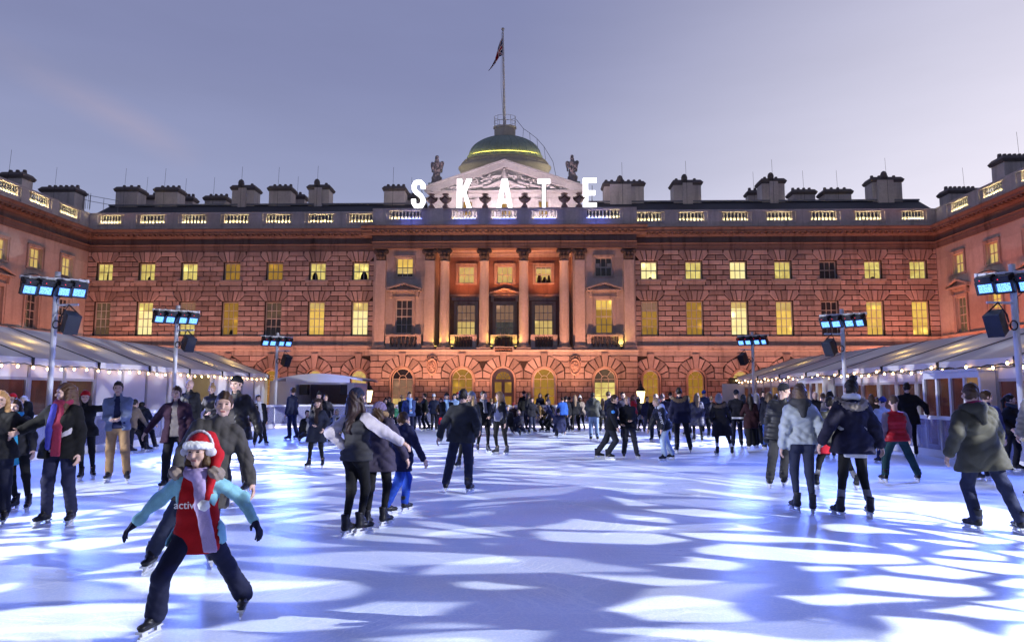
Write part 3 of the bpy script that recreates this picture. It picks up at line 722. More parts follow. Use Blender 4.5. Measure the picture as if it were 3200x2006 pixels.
# carved relief in the pediment: reclining figures, drapery, clouds as a height field
rng = np.random.RandomState(3)
nx_, nz_ = 230, 64; us = np.linspace(-hwp + .95, hwp - .95, nx_); zs_ = np.linspace(.02, hb - .6, nz_)
UU, ZZ = np.meshgrid(us, zs_); HH = np.zeros_like(UU)
def bump_c(u0, z0, u1, z1, r0, r1, h):
    global HH
    d = np.array([u1 - u0, z1 - z0]); L2 = d @ d + 1e-9; t = np.clip(((UU - u0) * d[0] + (ZZ - z0) * d[1]) / L2, 0, 1)
    D = np.hypot(UU - u0 - t * d[0], ZZ - z0 - t * d[1]); rr = r0 + (r1 - r0) * t; HH = np.maximum(HH, h * np.sqrt(np.clip(1 - (D / rr) ** 2, 0, 1)))
for s in (-1, 1):
    bump_c(.0, .9, s * .9, .55, .26, .2, .34); bump_c(s * .9, .55, s * 1.7, .3, .17, .1, .3); bump_c(s * .4, 1.3, s * 1.0, 1.2, .16, .1, .28)
    bump_c(s * 1.2, .8, s * 2.0, .5, .2, .16, .26); bump_c(s * 2.2, .7, s * 2.2, .7, .17, .17, .3); bump_c(s * 2.2, .5, s * 3.1, .25, .17, .1, .26); bump_c(s * 1.5, 1.05, s * 1.5, 1.05, .15, .15, .3)
bump_c(.05, .8, .0, 1.55, .3, .2, .36); bump_c(0, 1.78, 0, 1.78, .15, .15, .36)
for k in range(150):
    u = rng.uniform(-hwp + 1, hwp - 1); z = rng.uniform(.05, max(.12, (hb - .75) * (1 - abs(u) / (hwp - .9)))); a = rng.uniform(0, PI); l = rng.uniform(.1, .5)
    bump_c(u, z, u + l * math.cos(a), z + .5 * l * math.sin(a), rng.uniform(.05, .13), rng.uniform(.04, .1), rng.uniform(.1, .3))
HH *= 1.35; HH += .02 * np.sin(UU * 9 + 3 * np.sin(ZZ * 7)) + .015 * np.sin(ZZ * 23 + UU * 4)
keep = ZZ < (hb - .5) * (1 - np.abs(UU) / (hwp - .75))
vs = [TP(cxp + UU[j, i], zp + ZZ[j, i], .06 + HH[j, i]) for j in range(nz_) for i in range(nx_)]
fs = [(j * nx_ + i, j * nx_ + i + 1, (j + 1) * nx_ + i + 1, (j + 1) * nx_ + i) for j in range(nz_ - 1) for i in range(nx_ - 1) if keep[j, i] or keep[j + 1, i]]
mb = MB(); mb.add(vs, fs); mb.add([TP(cxp - hwp, zp, .03), TP(cxp + hwp, zp, .03), TP(cxp, zp + hb - .2, .03)], [(0, 1, 2)]); mb.build('pediment_relief', M_pale, south, smooth=True)
# dome
YD = 61.0; k_ = YD / FPX
dc = atY(1577.5, 494, YD)[0]
def zD(py): return atY(1577, py, YD)[2]
rR, zR, zT = 3.26, 22.13, 24.12
def oval(mb, f=.5, dz=.61):                                       # the dome is oval in plan, broad side to the court
    mb.v = [(x, YD + (y - YD) * f, z + dz) for x, y, z in mb.v]; return mb
M_cop = stone('copper_green', (.28, .35, .30), .55, .25, .35, .6)
M_drum = stone('drum_stone', (.52, .48, .40), .6, .1, .25)
mb = MB()
pts = [(3.50, 21.90), (3.44, 21.98), (rR + .15, zR - .02), (rR + .15, zR + .07), (rR + .11, zR + .07), (rR + .11, zR + .02), (rR, zR + .03)] + [(rR * math.cos(t), zR + .03 + (zT - zR) * math.sin(t) ** .96) for t in np.linspace(.05, 1.27, 14)]
mb.lathe(pts, (dc, YD, 0), 64)
for k in range(28):
    a = 2 * PI * k / 28; mb.tube([(dc + (r_ + .0) * math.cos(a), YD + (r_ + .0) * math.sin(a), z_) for r_, z_ in pts[6:]], .035, 4)
dome = oval(mb).build('dome', M_cop, south, smooth=True)
mb = MB(); mb.lathe([(rR + .03, zR + .05), (rR + .07, zR + .05), (rR + .07, zR + .10), (rR + .03, zR + .10)], (dc, YD, 0), 64); oval(mb).build('led_ring', emit('yellow_led', (1, .78, .12), 12), dome)
for k in range(14):
    a = PI + PI * (k + .5) / 14; l = bpy.data.lights.new('ring_lamp', 'POINT'); l.energy = 1.2; l.color = (1, .78, .10); l.shadow_soft_size = .05
    ob = bpy.data.objects.new('ring_lamp', l); COL.objects.link(ob); ob.location = (dc + (rR + .5) * math.cos(a), YD + .5 * (rR + .5) * math.sin(a), zR + .71)
mb = MB(); rD = 4.02
mb.lathe([(3.97, 14.5), (3.97, 20.65), (4.02, 20.85), (4.14, 21.02), (4.17, 21.12), (4.17, 21.22), (4.06, 21.27), (3.96, 21.36), (3.72, 21.68), (3.58, 21.78), (3.60, 21.86), (3.52, 21.895)], (dc, YD, 0), 72)
for k in range(120):
    a = 2 * PI * k / 120; c, s = math.cos(a), math.sin(a); mb.box(dc + 3.62 * c - .04, dc + 3.62 * c + .04, YD + 3.62 * s - .08, YD + 3.62 * s + .08, 21.76, 21.84)
for k in range(26):                                        # swags
    P = []
    for q in range(7):
        t = q / 6; a = 2 * PI * (k + t) / 26; dz = .22 * math.sin(PI * t); r_ = 3.76 + .17 * dz / .22; P.append((dc + r_ * math.cos(a), YD + r_ * math.sin(a), 21.66 - dz))
    mb.tube(P, .05, 5); mb.tube([P[0], (dc + (P[0][0] - dc) * 1.05, YD + (P[0][1] - YD) * 1.05, P[0][2] - .28)], .05, 5)
oval(mb).build('drum', M_drum, south, smooth=False)
rc = 117 / 3.1737 * k_; z1_, z2_ = zD(421), zD(398)
mb = MB(); mb.lathe([(rc * .93, z1_ - .3), (rc * .93, z2_ - .2), (rc * 1.02, z2_ - .15), (rc * 1.02, z2_), (0, z2_)], (dc, YD, 0), 32); oval(mb, .6, 0).build('lantern_base', M_drum, south)
mb = MB(); rr_ = rc * .95; zt_ = zD(367)
for h in (.5, 1.0):
    mb.tube([(dc + rr_ * math.cos(2 * PI * k / 32), YD + rr_ * math.sin(2 * PI * k / 32), z2_ + (zt_ - z2_) * h) for k in range(33)], .018, 5)
for k in range(10): a = 2 * PI * (k + .4) / 10; mb.tube([(dc + rr_ * math.cos(a), YD + rr_ * math.sin(a), z2_), (dc + rr_ * math.cos(a), YD + rr_ * math.sin(a), zt_)], .018, 5)
oval(mb, .65, 0).build('guard_rail', M_white, south)
hp = [(1613, 374), (1636, 403), (1655, 416), (1678, 434), (1700, 459), (1717, 487), (1728, 506), (1738, 555)]
mb = MB(); HP = [atY(x, y, YD - .3) for x, y in hp]; mb.tube(HP, .02, 5)
for p, q in zip(HP[1:6], ((1634, 430), (1657, 442), (1681, 468), (1705, 500))): mb.tube([p, atY(q[0], q[1], YD - .3)], .015, 4)
mb.build('dome_handrail', M_iron, south)
# flagpole with its flag
fb, ft = atY(1576.5, 398, YD), atY(1571.5, 95, YD)
fp = empty('flagpole', (fb[0], fb[1], fb[2]), 'tall white flagpole rising from the top of the green dome', 'flagpole')
mb = MB(); mb.tube([fb, fb + (ft - fb) * .5, ft], [.13, .11, .085], 12); mb.build('pole', plain('pole_paint', (.80, .78, .78), .5, 0, .1), fp, smooth=True)
mb = MB(); mb.lathe([(0, -.05), (.1, -.02), (.15, .06), (.15, .13), (.1, .2), (0, .22)], ft, 12); mb.build('truck', M_white, fp, smooth=True)
mb = MB(); mb.tube([ft + np.array([-.14, -.1, -.3]), fb + (ft - fb) * .4 + np.array([-.25, -.1, 0]), fb + np.array([-.1, -.12, .6])], .012, 4); mb.build('halyard', M_iron, fp)
m, t, b, o_ = mat('union_flag')
uvn = t.new('ShaderNodeUVMap'); sp = t.new('ShaderNodeSeparateXYZ'); t.link(uvn.outputs[0], sp.inputs[0])
u_ = t.math('SUBTRACT', sp.outputs[0], .5); v_ = t.math('SUBTRACT', sp.outputs[1], .5)
au, av = t.math('ABSOLUTE', u_), t.math('ABSOLUTE', v_); dg = t.math('ABSOLUTE', t.math('SUBTRACT', au, av))
c = t.mix(t.math('LESS_THAN', dg, .10), (.015, .02, .10), (.7, .7, .7)); c = t.mix(t.math('LESS_THAN', dg, .035), c, (.35, .015, .03))
cr = t.math('MINIMUM', t.math('MULTIPLY', au, 1.0), t.math('MULTIPLY', av, 1.0))
c = t.mix(t.math('LESS_THAN', cr, .15), c, (.7, .7, .7)); c = t.mix(t.math('LESS_THAN', cr, .09), c, (.35, .015, .03))
t.link(c, b.inputs['Base Color']); b.inputs['Roughness'].default_value = .8
top = [(1570, 118), (1563, 130), (1556, 150), (1551, 172), (1545, 190), (1536, 208), (1526, 222)]; bot = [(1569.5, 174), (1566, 176), (1561, 178), (1556, 186), (1549, 198), (1538, 212), (1527, 223)]
vs, uv, fs = [], [], []; n1, n2 = 25, 13
for i in range(n1):
    q = i / (n1 - 1) * 6; a = int(min(q, 5)); f = q - a
    tp = np.array(top[a]) * (1 - f) + np.array(top[a + 1]) * f; bt = np.array(bot[a]) * (1 - f) + np.array(bot[a + 1]) * f
    for j in range(n2):
        g = j / (n2 - 1); p = tp * (1 - g) + bt * g; fold = .22 * math.sin(g * 9 + i * .25) * (i / (n1 - 1)) ** .6
        vs.append(tuple(atY(p[0], p[1], YD - .15 + fold))); uv.append((i / (n1 - 1), 1 - g))
for i in range(n1 - 1):
    for j in range(n2 - 1): fs.append((i * n2 + j, i * n2 + j + 1, (i + 1) * n2 + j + 1, (i + 1) * n2 + j))
mb = MB(); mb.add(vs, fs); fl = mb.build('flag', m, None, smooth=True); ul = fl.data.uv_layers.new(name='UVMap')
for lp in fl.data.loops: ul.data[lp.index].uv = uv[lp.vertex_index]
tag(fl, 'limp blue, red and white flag drooping from the flagpole', 'flag')
# chimneys: photo box (x0, x1, top of cap, foot), distance, pots, dome finial
CH = [(373, 450, 585, 650, 57, 3, 0), (447, 497, 608, 650, 59, 2, 0), (495, 573, 586, 650, 57, 4, 0), (569, 613, 612, 650, 59, 3, 0), (647, 721, 612, 650, 58, 4, 0), (732, 810, 580, 650, 57, 2, 1),
      (846, 922, 582, 650, 57, 4, 0), (918, 959, 606, 650, 59, 1, 0), (968, 1040, 578, 650, 57, 2, 1), (1201, 1274, 582, 650, 57, 4, 0), (1272, 1310, 609, 650, 59, 3, 0), (1877, 2016, 568, 640, 57, 7, 1),
      (2093, 2190, 564, 640, 57, 3, 1), (2331, 2370, 593, 640, 59, 2, 0), (2367, 2447, 559, 640, 57, 2, 1), (2464, 2542, 593, 640, 58, 4, 0), (2561, 2654, 592, 640, 58, 4, 0), (2706, 2810, 555, 640, 57, 4, 1),
      (18, 93, 538, 600, 47, 3, 0), (140, 259, 585, 650, 54, 6, 0), (2942, 3053, 589, 650, 54, 7, 0), (3109, 3215, 488, 620, 47, 6, 0)]
def chimney(par, x0, x1, yt, yf, Y, pots, fin):
    a, b = atY(x0, yt, Y), atY(x1, yt, Y); cx, wd = (a[0] + b[0]) / 2, (b[0] - a[0]); zt = (a[2] + b[2]) / 2 + .15; zf = 14.8
    dp = max(.8, min(1.3, wd * .6)); bw = wd * .44; mb = MB()
    mb.box(cx - bw, cx + bw, Y - dp / 2, Y + dp / 2, zf, zt - .75)
    if fin: mb.box(cx - bw * (.72 if pots > 3 else .35), cx + bw * .35, Y - dp / 2 - .22, Y - dp / 2 + .02, zf, zt - .62)
    o = mb.build('chimney', M_chim, par); c = MB(); e = .12
    z = zt - .75
    for (ex0, z0, ex1, z1) in ((e * .6, z + .002, e, z + .1), (e, z + .1, e * 1.4, z + .2), (e * 1.4, z + .2, -.02, z + .45)):
        c.add([(cx + sx * (bw + ex), Y + sy * (dp / 2 + ex), zz) for ex, zz in ((ex0, z0), (ex1, z1)) for sx, sy in ((-1, -1), (1, -1), (1, 1), (-1, 1))], [(0, 1, 5, 4), (1, 2, 6, 5), (2, 3, 7, 6), (3, 0, 4, 7), (4, 5, 6, 7), (0, 3, 2, 1)])
    for i in range(pots): c.lathe([(.15, 0), (.13, .26), (.11, .32), (0, .34)], (cx - bw + 2 * bw * (i + .5) / pots, Y, z + .42), 8)
    if fin: c.lathe([(.24, -.1), (.26, .2), (.2, .38), (.1, .48), (0, .52)], (cx - bw * .2, Y - dp / 2, z + .42), 10)
    c.build('chimney_cap', M_soot, o)
    rd = MB(); x = cx - bw * .1; rd.tube([(x, Y - dp / 2 - .28, zf + .9), (x + .02, Y - dp / 2 - .28, z), (x, Y - dp / 2 - .18, z + .5), (x, Y - dp / 2 - .1, zt + 1.25)], .012, 4); rd.build('lightning_rod', M_iron, o)
for i, q in enumerate(CH): chimney(wingl if i in (18, 19) else wingr if i >= 20 else south, *q)
# ---- side wings
for par, T, s, ys, hi, lo in ((wingl, TL, -1, [49.55, 46.3, 43.05, 39.8, 36.5, 33.2], 'cream', 'dark'), (wingr, TR, 1, [49.3, 45.65, 42.0, 38.4, 34.8, 31.2], 'cream', 'dim')):
    mb = MB(); hol = [(y - .62, y + .62, a, b) for y in ys for a, b in ((10.14, 11.52), (5.98, 8.45))]
    wall_holes(mb, T, 18, 52.0, -.25, 12.45, hol); mb.build('wall', M_ash, par)
    mb = MB(); mb.prof(T, P_band, 18, 51.66); mb.build('band_course', M_trim, par)
    cornice(par, T, 18, 51.94)
    bs = [(y + .1 * s, .95, 8) for y in ([50.0, 46.9, 43.9, 40.9, 37.9] if s < 0 else [49.3, 45.7, 42.0, 38.4, 34.8])]
    parapet(par, T, 18, 52.3, bs)
    for i, y in enumerate(ys):
        o = window(par, T, y, 10.14, 11.52, 1.24, 3, 2, [(1, 'cream' if i < 3 else 'dark')], sill=None); tb = MB(); architrave(tb, T, y, 10.14, 11.52, .62, .2); tb.build('surround', M_trim, o)
        kd = ('yellow' if s > 0 and i == 1 else lo)
        o = window(par, T, y, 5.98, 8.45, 1.24, 3, 4, [(1, kd)]); tb = MB(); architrave(tb, T, y, 5.98, 8.45, .62, .2); pediment(tb, T, y, 9.1, 1.2, .5, .4)
        tb.build('surround', M_trim, o)
# roof rails in the left corner
mb = MB(); P = [atY(x, y, 54.5) for x, y in ((215, 612), (262, 606), (282, 612), (370, 628))]
for h in (0, -.45):
    mb.tube([p + np.array([0, 0, h]) for p in P], .02, 4)
for p in P + [atY(240, 609, 54.5), atY(325, 620, 54.5)]: mb.tube([p, p - np.array([0, 0, 1.2])], .02, 4)
for x in (262, 270, 277, 284): p = atY(x, 604, 54.4); mb.tube([p, p - np.array([0, 0, 1.3])], .02, 4)
mb.build('roof_railing', M_lead, south)
# ---- standing on the palace: lettering, urns, statues, plaque, small floodlights
M_let = emit('letter_face', (1, .98, 1.0), 3.2)
YL = 51.62
LET = {'S': (275, 412, 715, 983), 'K': (728, 870, 705, 975), 'A': (1120, 1275, 703, 972), 'T': (1525, 1647, 705, 972), 'E': (1972, 2108, 697, 968)}
wordpos = {'S': 'first of the word', 'K': 'second of the word', 'A': 'under the pediment peak', 'T': 'fourth of the word', 'E': 'last of the word'}
for ch, (x0, x1, y0, y1) in LET.items():
    a, b = atY(1200 + x0 / 3.1737, 340 + y0 / 3.1737, YL), atY(1200 + x1 / 3.1737, 340 + y1 / 3.1737, YL)
    z0 = 15.565; W_, H_ = b[0] - a[0], a[2] - z0
    T = lambda u, z, o: (a[0] + u * W_, YL - o, z0 + z * H_)
    mb = MB(); d = .22
    def poly(p, d0=0, d1=d):
        n = len(p); mb.add([T(u, z, d0) for u, z in p] + [T(u, z, d1) for u, z in p], [tuple(range(n, 2 * n)), tuple(range(n))[::-1]] + [(i, (i + 1) % n, n + (i + 1) % n, n + i) for i in range(n)])
    if ch == 'T': poly([(0, .85), (1, .85), (1, 1), (0, 1)]); poly([(.36, 0), (.64, 0), (.64, .849), (.36, .849)])
    elif ch == 'E':
        poly([(0, 0), (.36, 0), (.36, 1), (0, 1)])
        for p in (0, .43, .86): poly([(.361, p), (1 if p != .43 else .9, p), (1 if p != .43 else .9, p + .14), (.361, p + .14)])
    elif ch == 'K':
        poly([(0, 0), (.33, 0), (.33, 1), (0, 1)]); poly([(.331, .42), (.331, .62), (.66, 1), (1, 1), (.6, .55), (.48, .42)], .002, d - .002); poly([(.42, .5), (.61, .56), (1, 0), (.68, 0)], .004, d - .004)
    elif ch == 'A':
        poly([(0, 0), (.28, 0), (.5, .72), (.5, 1), (.33, 1)]); poly([(1, 0), (.72, 0), (.501, .72), (.501, 1), (.67, 1)]); poly([(.30, .17), (.70, .17), (.66, .31), (.34, .31)], .004, d - .004)
    else:
        P = [(.83, .70), (.82, .84), (.66, .92), (.5, .935), (.3, .91), (.19, .80), (.20, .67), (.34, .58), (.52, .51), (.70, .43), (.82, .33), (.82, .2), (.70, .09), (.5, .065), (.3, .09), (.18, .19), (.17, .32)]
        q = [np.array((u * W_, z * H_)) for u, z in P]; hw = .15 * W_; Lf, Rt = [], []
        for i in range(len(q)):
            t = q[min(i + 1, len(q) - 1)] - q[max(i - 1, 0)]; t /= np.linalg.norm(t); nn = np.array((-t[1], t[0])); Lf.append(q[i] + nn * hw); Rt.append(q[i] - nn * hw)
        for i in range(len(q) - 1):
            poly([tuple(p_ / (W_, H_)) for p_ in (Lf[i], Lf[i + 1], Rt[i + 1], Rt[i])])
    o = mb.build('letter', M_let, None, loc=(a[0] + W_ / 2, YL, z0))
    tag(o, 'glowing white letter %s on the roof parapet, %s' % (ch, wordpos[ch]), 'letter', 'illuminated roof letters')
    s = MB()
    for u in (a[0] + W_ * .3, a[0] + W_ * .7):
        for k in range(4):
            z = z0 + .1 + k * .42; s.tube([(u, YL + .06 + .001, z), (u, YL + .5 - .1 * k, z + .42)], .018, 4)
        s.tube([(u, YL + .1, z0 + 1.75), (u, YL + .65, z0)], .022, 4)
    s.build('support_frame', M_iron, o)
# urns on the parapet
UPX = [470, 610, 1003, 1395, 1790, 1937]; UT = ['touching the letter S', 'just left of the letter K', 'between letters K and A', 'between letters A and T', 'just right of the letter T', 'touching the letter E']
M_urn = stone('urn_stone', (.40, .28, .24), .4, .2, .4)
M_gl = plain('garland', (.14, .09, .075), .9)
proto = None
uvase, ugar = MB(), MB()
uvase.box(-.22, .22, -.22, .22, 0, .12)
uvase.lathe([(.2, .12), (.2, .18), (.12, .26), (.11, .34), (.22, .40), (.34, .52), (.39, .66), (.37, .78), (.26, .87), (.15, .92), (.16, .97), (.25, 1.02), (.25, 1.08), (.12, 1.12), (0, 1.13)], (0, 0, 0), 20)
for k in range(4): ugar.tube([(.41 * math.cos(2 * PI * (k + q / 6) / 4), .41 * math.sin(2 * PI * (k + q / 6) / 4), .8 - .2 * math.sin(PI * q / 6)) for q in range(7)], .05, 6)
for px, tx in zip(UPX, UT):
    p = atY(1200 + px / 3.1737, 645, 51.45); loc = (p[0], 51.45, 15.56)
    o = empty('urn', loc)
    if proto is None:
        v_ = uvase.build('vase', M_urn, None, smooth=True); g_ = ugar.build('garland', M_gl, None, smooth=True); v_.parent = o; g_.parent = o; proto = (v_, g_)
    else:
        for q in proto: c = q.copy(); COL.objects.link(c); c.parent = o
    tag(o, 'garlanded brown stone urn on the parapet, ' + tx, 'urn', 'urns along the parapet')
# winged stone figures beside the pediment
def statue(x0, x1, y0, y1, tx, sg):
    Y = 56.2; a, b = atY(x0, y0, Y), atY(x1, y1, Y); cx = (a[0] + b[0]) / 2; z0, h = b[2], a[2] - b[2]; k = h / 2.45
    root = empty('statue', (cx, Y, z0 - .5)); q = lambda u, o, z: A(cx + u * k, Y - o * k, z0 + z * k)
    def f(P):
        d = sd_cap(P, q(0, 0, .1), q(0, 0, 1.2), .36 * k, .26 * k); d = smin(d, sd_cap(P, q(0, 0, 1.2), q(0, 0, 1.8), .27 * k, .25 * k), .1)
        d = smin(d, sd_ell(P, q(0, .03, 2.12), A(.15, .16, .19) * k), .06); d = smin(d, sd_cap(P, q(0, -.05, 2.2), q(0, -.05, 2.4), .1 * k, .13 * k), .05)
        for s in (-1, 1):
            d = smin(d, sd_cap(P, q(s * .3, -.12, 1.8), q(s * .42, -.15, 1.9), .14 * k, .12 * k), .05); d = smin(d, sd_cap(P, q(s * .42, -.15, 1.92), q(s * .38, -.15, 1.15), .13 * k, .06 * k), .05)
            d = smin(d, sd_cap(P, q(s * .25, .05, 1.72), q(s * .32, .2, 1.35), .1 * k, .08 * k), .06)
        d = smin(d, sd_cap(P, q(.32 * sg, .2, 1.35), q(.12 * sg, .3, 1.2), .08 * k, .07 * k), .05)
        d = smin(d, sd_cap(P, q(-.2 * sg, .15, .5), q(.1, .3, .8), .2 * k, .12 * k), .08)
        for i in range(5): d = smin(d, sd_cap(P, q(-.35, .1, .08 + .1 * i), q(.35, .12, .12 + .1 * i), .09 * k, .09 * k), .03)
        th = np.arctan2(P[..., 1] - Y, P[..., 0] - cx); return d + .022 * k * np.sin(13 * th + 4 * (P[..., 2] - z0)) + .02 * k * np.sin(9 * (P[..., 2] - z0) + 3 * th)
    V, F = sdf_mesh(f, q(-.7, .6, -.05), q(.7, -.6, 2.6), .035) if False else sdf_mesh(f, A(cx - .75 * k, Y - .65 * k, z0), A(cx + .75 * k, Y + .65 * k, z0 + 2.6 * k), .035)
    mesh_obj('figure', V, F, stone('statue_stone', (.30, .26, .27), .35, 0, .6), root)
    mb = MB(); mb.box(cx - .62, cx + .62, Y - .5, Y + .5, z0 - .62, z0 + .03); mb.build('pedestal', M_cop, root)
    tag(root, tx, 'statue', 'winged statues on the pediment')
statue(1346, 1384, 489, 578, 'winged stone figure on a green block left of the pediment, above the letter S', 1)
statue(1769, 1807, 487, 574, 'winged stone figure on a green block right of the pediment, near the letter E', -1)
# plaque with the hall's name
pq0, pq1 = atY(1300 + 735 / 3.0233, 620 + 1400 / 3.0233, 50.8), atY(1300 + 920 / 3.0233, 620 + 1457 / 3.0233, 50.8)
pq = empty('hall_sign', ((pq0[0] + pq1[0]) / 2, 50.8, pq1[2]), 'small black name plaque with gold capitals over the central door', 'sign')
mb = MB(); x0, x1, z0, z1 = pq0[0], pq1[0], pq1[2], pq0[2]; e = .07
for q in ((x0, x1, z0, z0 + e), (x0, x1, z1 - e, z1), (x0, x0 + e, z0 + e, z1 - e), (x1 - e, x1, z0 + e, z1 - e)): mb.box(q[0], q[1], 50.78, 50.9, q[2], q[3])
mb.build('frame', M_ash, pq); mb = MB(); mb.box(x0 + e, x1 - e, 50.82, 50.88, z0 + e, z1 - e); mb.build('board', plain('black_board', (.012, .01, .01), .4), pq)
def text_obj(s, size, loc, rot, m, parent, name='lettering', ex=.004):
    c = bpy.data.curves.new(name, 'FONT'); c.body = s; c.size = size; c.align_x = 'CENTER'; c.align_y = 'CENTER'; c.extrude = ex
    o = bpy.data.objects.new(name, c); COL.objects.link(o); o.location = loc; o.rotation_euler = rot
    dg = bpy.context.evaluated_depsgraph_get(); me = bpy.data.meshes.new_from_object(o.evaluated_get(dg)); bpy.data.objects.remove(o)
    o = bpy.data.objects.new(name, me); COL.objects.link(o); me.materials.clear(); me.materials.append(m); o.location = loc; o.rotation_euler = rot
    if parent is not None: o.parent = parent; o.matrix_parent_inverse = inv_of(parent)
    return o
text_obj("SEAMEN'S HALL", .19, ((x0 + x1) / 2, 50.812, (z0 + z1) / 2), (PI / 2, 0, 0), plain('gold_letter', (.8, .45, .30), .4), pq)
# ---- the lamps that wash the palace: red-orange floods on the court, small yellow ones on the ledge
OR = (1.0, .42, .30)
for sg in (-1, 1):
    for i, x in enumerate((12.5, 16.5, 20.5, 24.5, 28.5)):
        spot('facade_flood', (sg * x, 48.2, -.1), (sg * x, 51.7, 9.8), 1750 * ((1.25, .75, 1.1, .85, 1.2) if sg > 0 else (1.1, .7, 1.2, .8, .95))[i], OR, 84, 1, .2)
    for i, x in enumerate((11.5, 15.2, 18.9, 22.6, 26.3, 30)):
        spot('base_flood', (sg * x, 48.6, -.1), (sg * x, 52, 3.4), 260 * (1, .8, 1.1, .85, 1.05, .9)[i], (1, .24, .09), 100, 1, .15)
for x, kx in ((-8.2, .8), (-5.0, 1.2), (-1.6, 1.15), (1.7, 1.15), (5.0, 1.25), (8.2, .7)): spot('facade_flood', (x, 47.9, -.1), (x, 51, 8.6), 2450 * kx, (1, .40, .22), 84, 1, .2)
for x, kx in ((-8, .75), (-4, .7), (0, 1.25), (4, .75), (8, .6)): spot('base_flood', (x, 47.6, -.1), (x, 51, 3.4), 290 * kx, (1, .30, .13), 100, 1, .15)
for x in (-3.0, 0.05, 3.05): spot('porch_flood', (x, 52.1, 8.8), (x, 53.4, 12.7), 330, (1, .24, .06), 130, .9, .1)
for s, X in ((-1, -26.5), (1, 26.5)):
    for y in (49.5, 44, 38.5, 33): spot('wing_flood', (X, y, .2), (s * 32, y + .3, 8.2), 1400 if s < 0 else 2100, (1, .30, .15) if s < 0 else (1, .22, .10), 125, .9, .25)
M_fix = plain('fixture_black', (.02, .02, .02), .4)
M_ylens = emit('yellow_lens', (1, .72, .15), 9)
for i, (x, wt) in enumerate(((-4.97, 60), (-3.75, 60), (-.86, 75), (.92, 75), (8.62, 70))):
    lo = (x, 50.98, 4.84); f = empty('ledge_floodlight', lo, 'small black floodlight on the balcony ledge, ' + ('between the left pilaster and first column', 'right of the first column', 'right of the second column', 'left of the third column', 'left of the far right pilaster')[i], 'floodlight', 'yellow floodlights on the ledge')
    mb = MB(); mb.tube([(x, 50.98, 4.84), (x, 50.98, 4.98)], .03, 6); mb.box(x - .1, x + .1, 50.9, 51.06, 4.98, 5.09); mb.build('housing', M_fix, f)
    mb = MB(); mb.box(x - .08, x + .08, 50.92, 51.04, 5.092, 5.10); mb.build('lens', M_ylens, f)
    l = spot('ledge_lamp', (x, 50.98, 5.14), (x, 51.5, 7.5), wt, (1, .66, .12), 120, .8, .04)
# cool wash on the attic from behind the parapet, warm on the drum
for x in (-3.6, .1, 3.8): spot('pediment_flood', (x, 52.6, 15.3), (x * .9, 56, 18.0), 620, (1, .72, .78), 140, .9, .2)
for x in (-4.6, 4.8): spot('drum_flood', (dc + x * 1.6, 58.6, 18.2), (dc + x * .5, 59.4, 21.5), 900, (1, .86, .62), 60, .9, .15)
for x in (-7.0, -2.95, .05, 3.1, 7.0): 
    mb = MB(); mb.box(x - .8, x + .8, 51.42, 51.46, 14.70, 14.76); o = mb.build('blue_tube', emit('blue_tube_light', (.16, .22, 1), 7), None); tag(o, 'thin blue light tube behind the balusters under letter ' + {-7.0: 'S', -2.95: 'K', .05: 'A', 3.1: 'T', 7.0: 'E'}[x], 'tube light', 'blue tubes behind the parapet')
    spot('parapet_blue', (x, 50.35, 14.2), (x, 51.4, 14.45), 24, (.12, .16, 1), 130, .8, .1)
# ------------------------------------------------------------------ ground and ice
m, t, b, o_ = mat('court_paving')
v = coords(t); br = t.new('ShaderNodeTexBrick', i_Scale=.8); t.link(v, br.inputs[0]); br.inputs['Color1'].default_value = (.13, .12, .12, 1); br.inputs['Color2'].default_value = (.10, .095, .10, 1); br.inputs['Mortar'].default_value = (.04, .04, .04, 1)
br.inputs['Mortar Size'].default_value = .02
t.link(br.outputs[0], b.inputs['Base Color']); b.inputs['Roughness'].default_value = .6
mb = MB(); mb.quad((-400, -400, -.25), (400, -400, -.25), (400, 600, -.25), (-400, 600, -.25)); struct(mb.build('ground', m))
RX0, RX1, RY0, RY1 = -10.0, 13.0, -9.0, 34.45
m, t, b, o_ = mat('ice')
v = coords(t); big = noise(t, v, .35, 5, .6); mid = noise(t, v, 2.2, 6, .65); fin = noise(t, v, 40, 3, .7)
sv = coords(t, (1, .22, 1)); 
def arcs(cx, cy, freq, th, seed):
    """curved blade cuts: thin rings about a far centre, broken up by noise"""
    d_ = t.new('ShaderNodeVectorMath', operation='DISTANCE'); t.link(v, d_.inputs[0]); d_.inputs[1].default_value = (cx, cy, 0)
    nn = t.new('ShaderNodeTexNoise', noise_dimensions='1D', i_Scale=freq, i_Detail=3.0); t.link(t.math('ADD', d_.outputs['Value'], t.math('MULTIPLY', mid, .35)), nn.inputs['W'])
    msk = t.new('ShaderNodeTexNoise', noise_dimensions='4D', i_Scale=.9, i_Detail=4.0); t.link(v, msk.inputs['Vector']); msk.inputs['W'].default_value = seed
    return t.math('MULTIPLY', t.math('MULTIPLY_ADD', t.math('ABSOLUTE', t.math('SUBTRACT', nn.outputs[0], .5)), -th, 1.0, True), t.math('MULTIPLY_ADD', msk.outputs[0], 5.0, -2.5, True))
sc = arcs(-6, -3, 7, 45, 1.0)
for q in ((15, 12, 8, 45, 2.0), (2, 24, 6, 40, 3.0), (-14, 16, 8, 45, 4.0), (6, -8, 9, 50, 5.0), (1.5, 9.5, 9, 45, 6.0)): sc = t.math('MAXIMUM', sc, arcs(*q))
c = t.mix(t.math('MULTIPLY_ADD', big, 1.6, -.3, True), (.49, .59, .79), (.70, .76, .87)); c = t.mix(t.math('MULTIPLY', sc, .85), c, (.95, .96, .98))
c = t.mix(t.math('MULTIPLY_ADD', fin, 2.2, -1.0, True), c, (.9, .92, .96))
t.link(c, b.inputs['Base Color'])
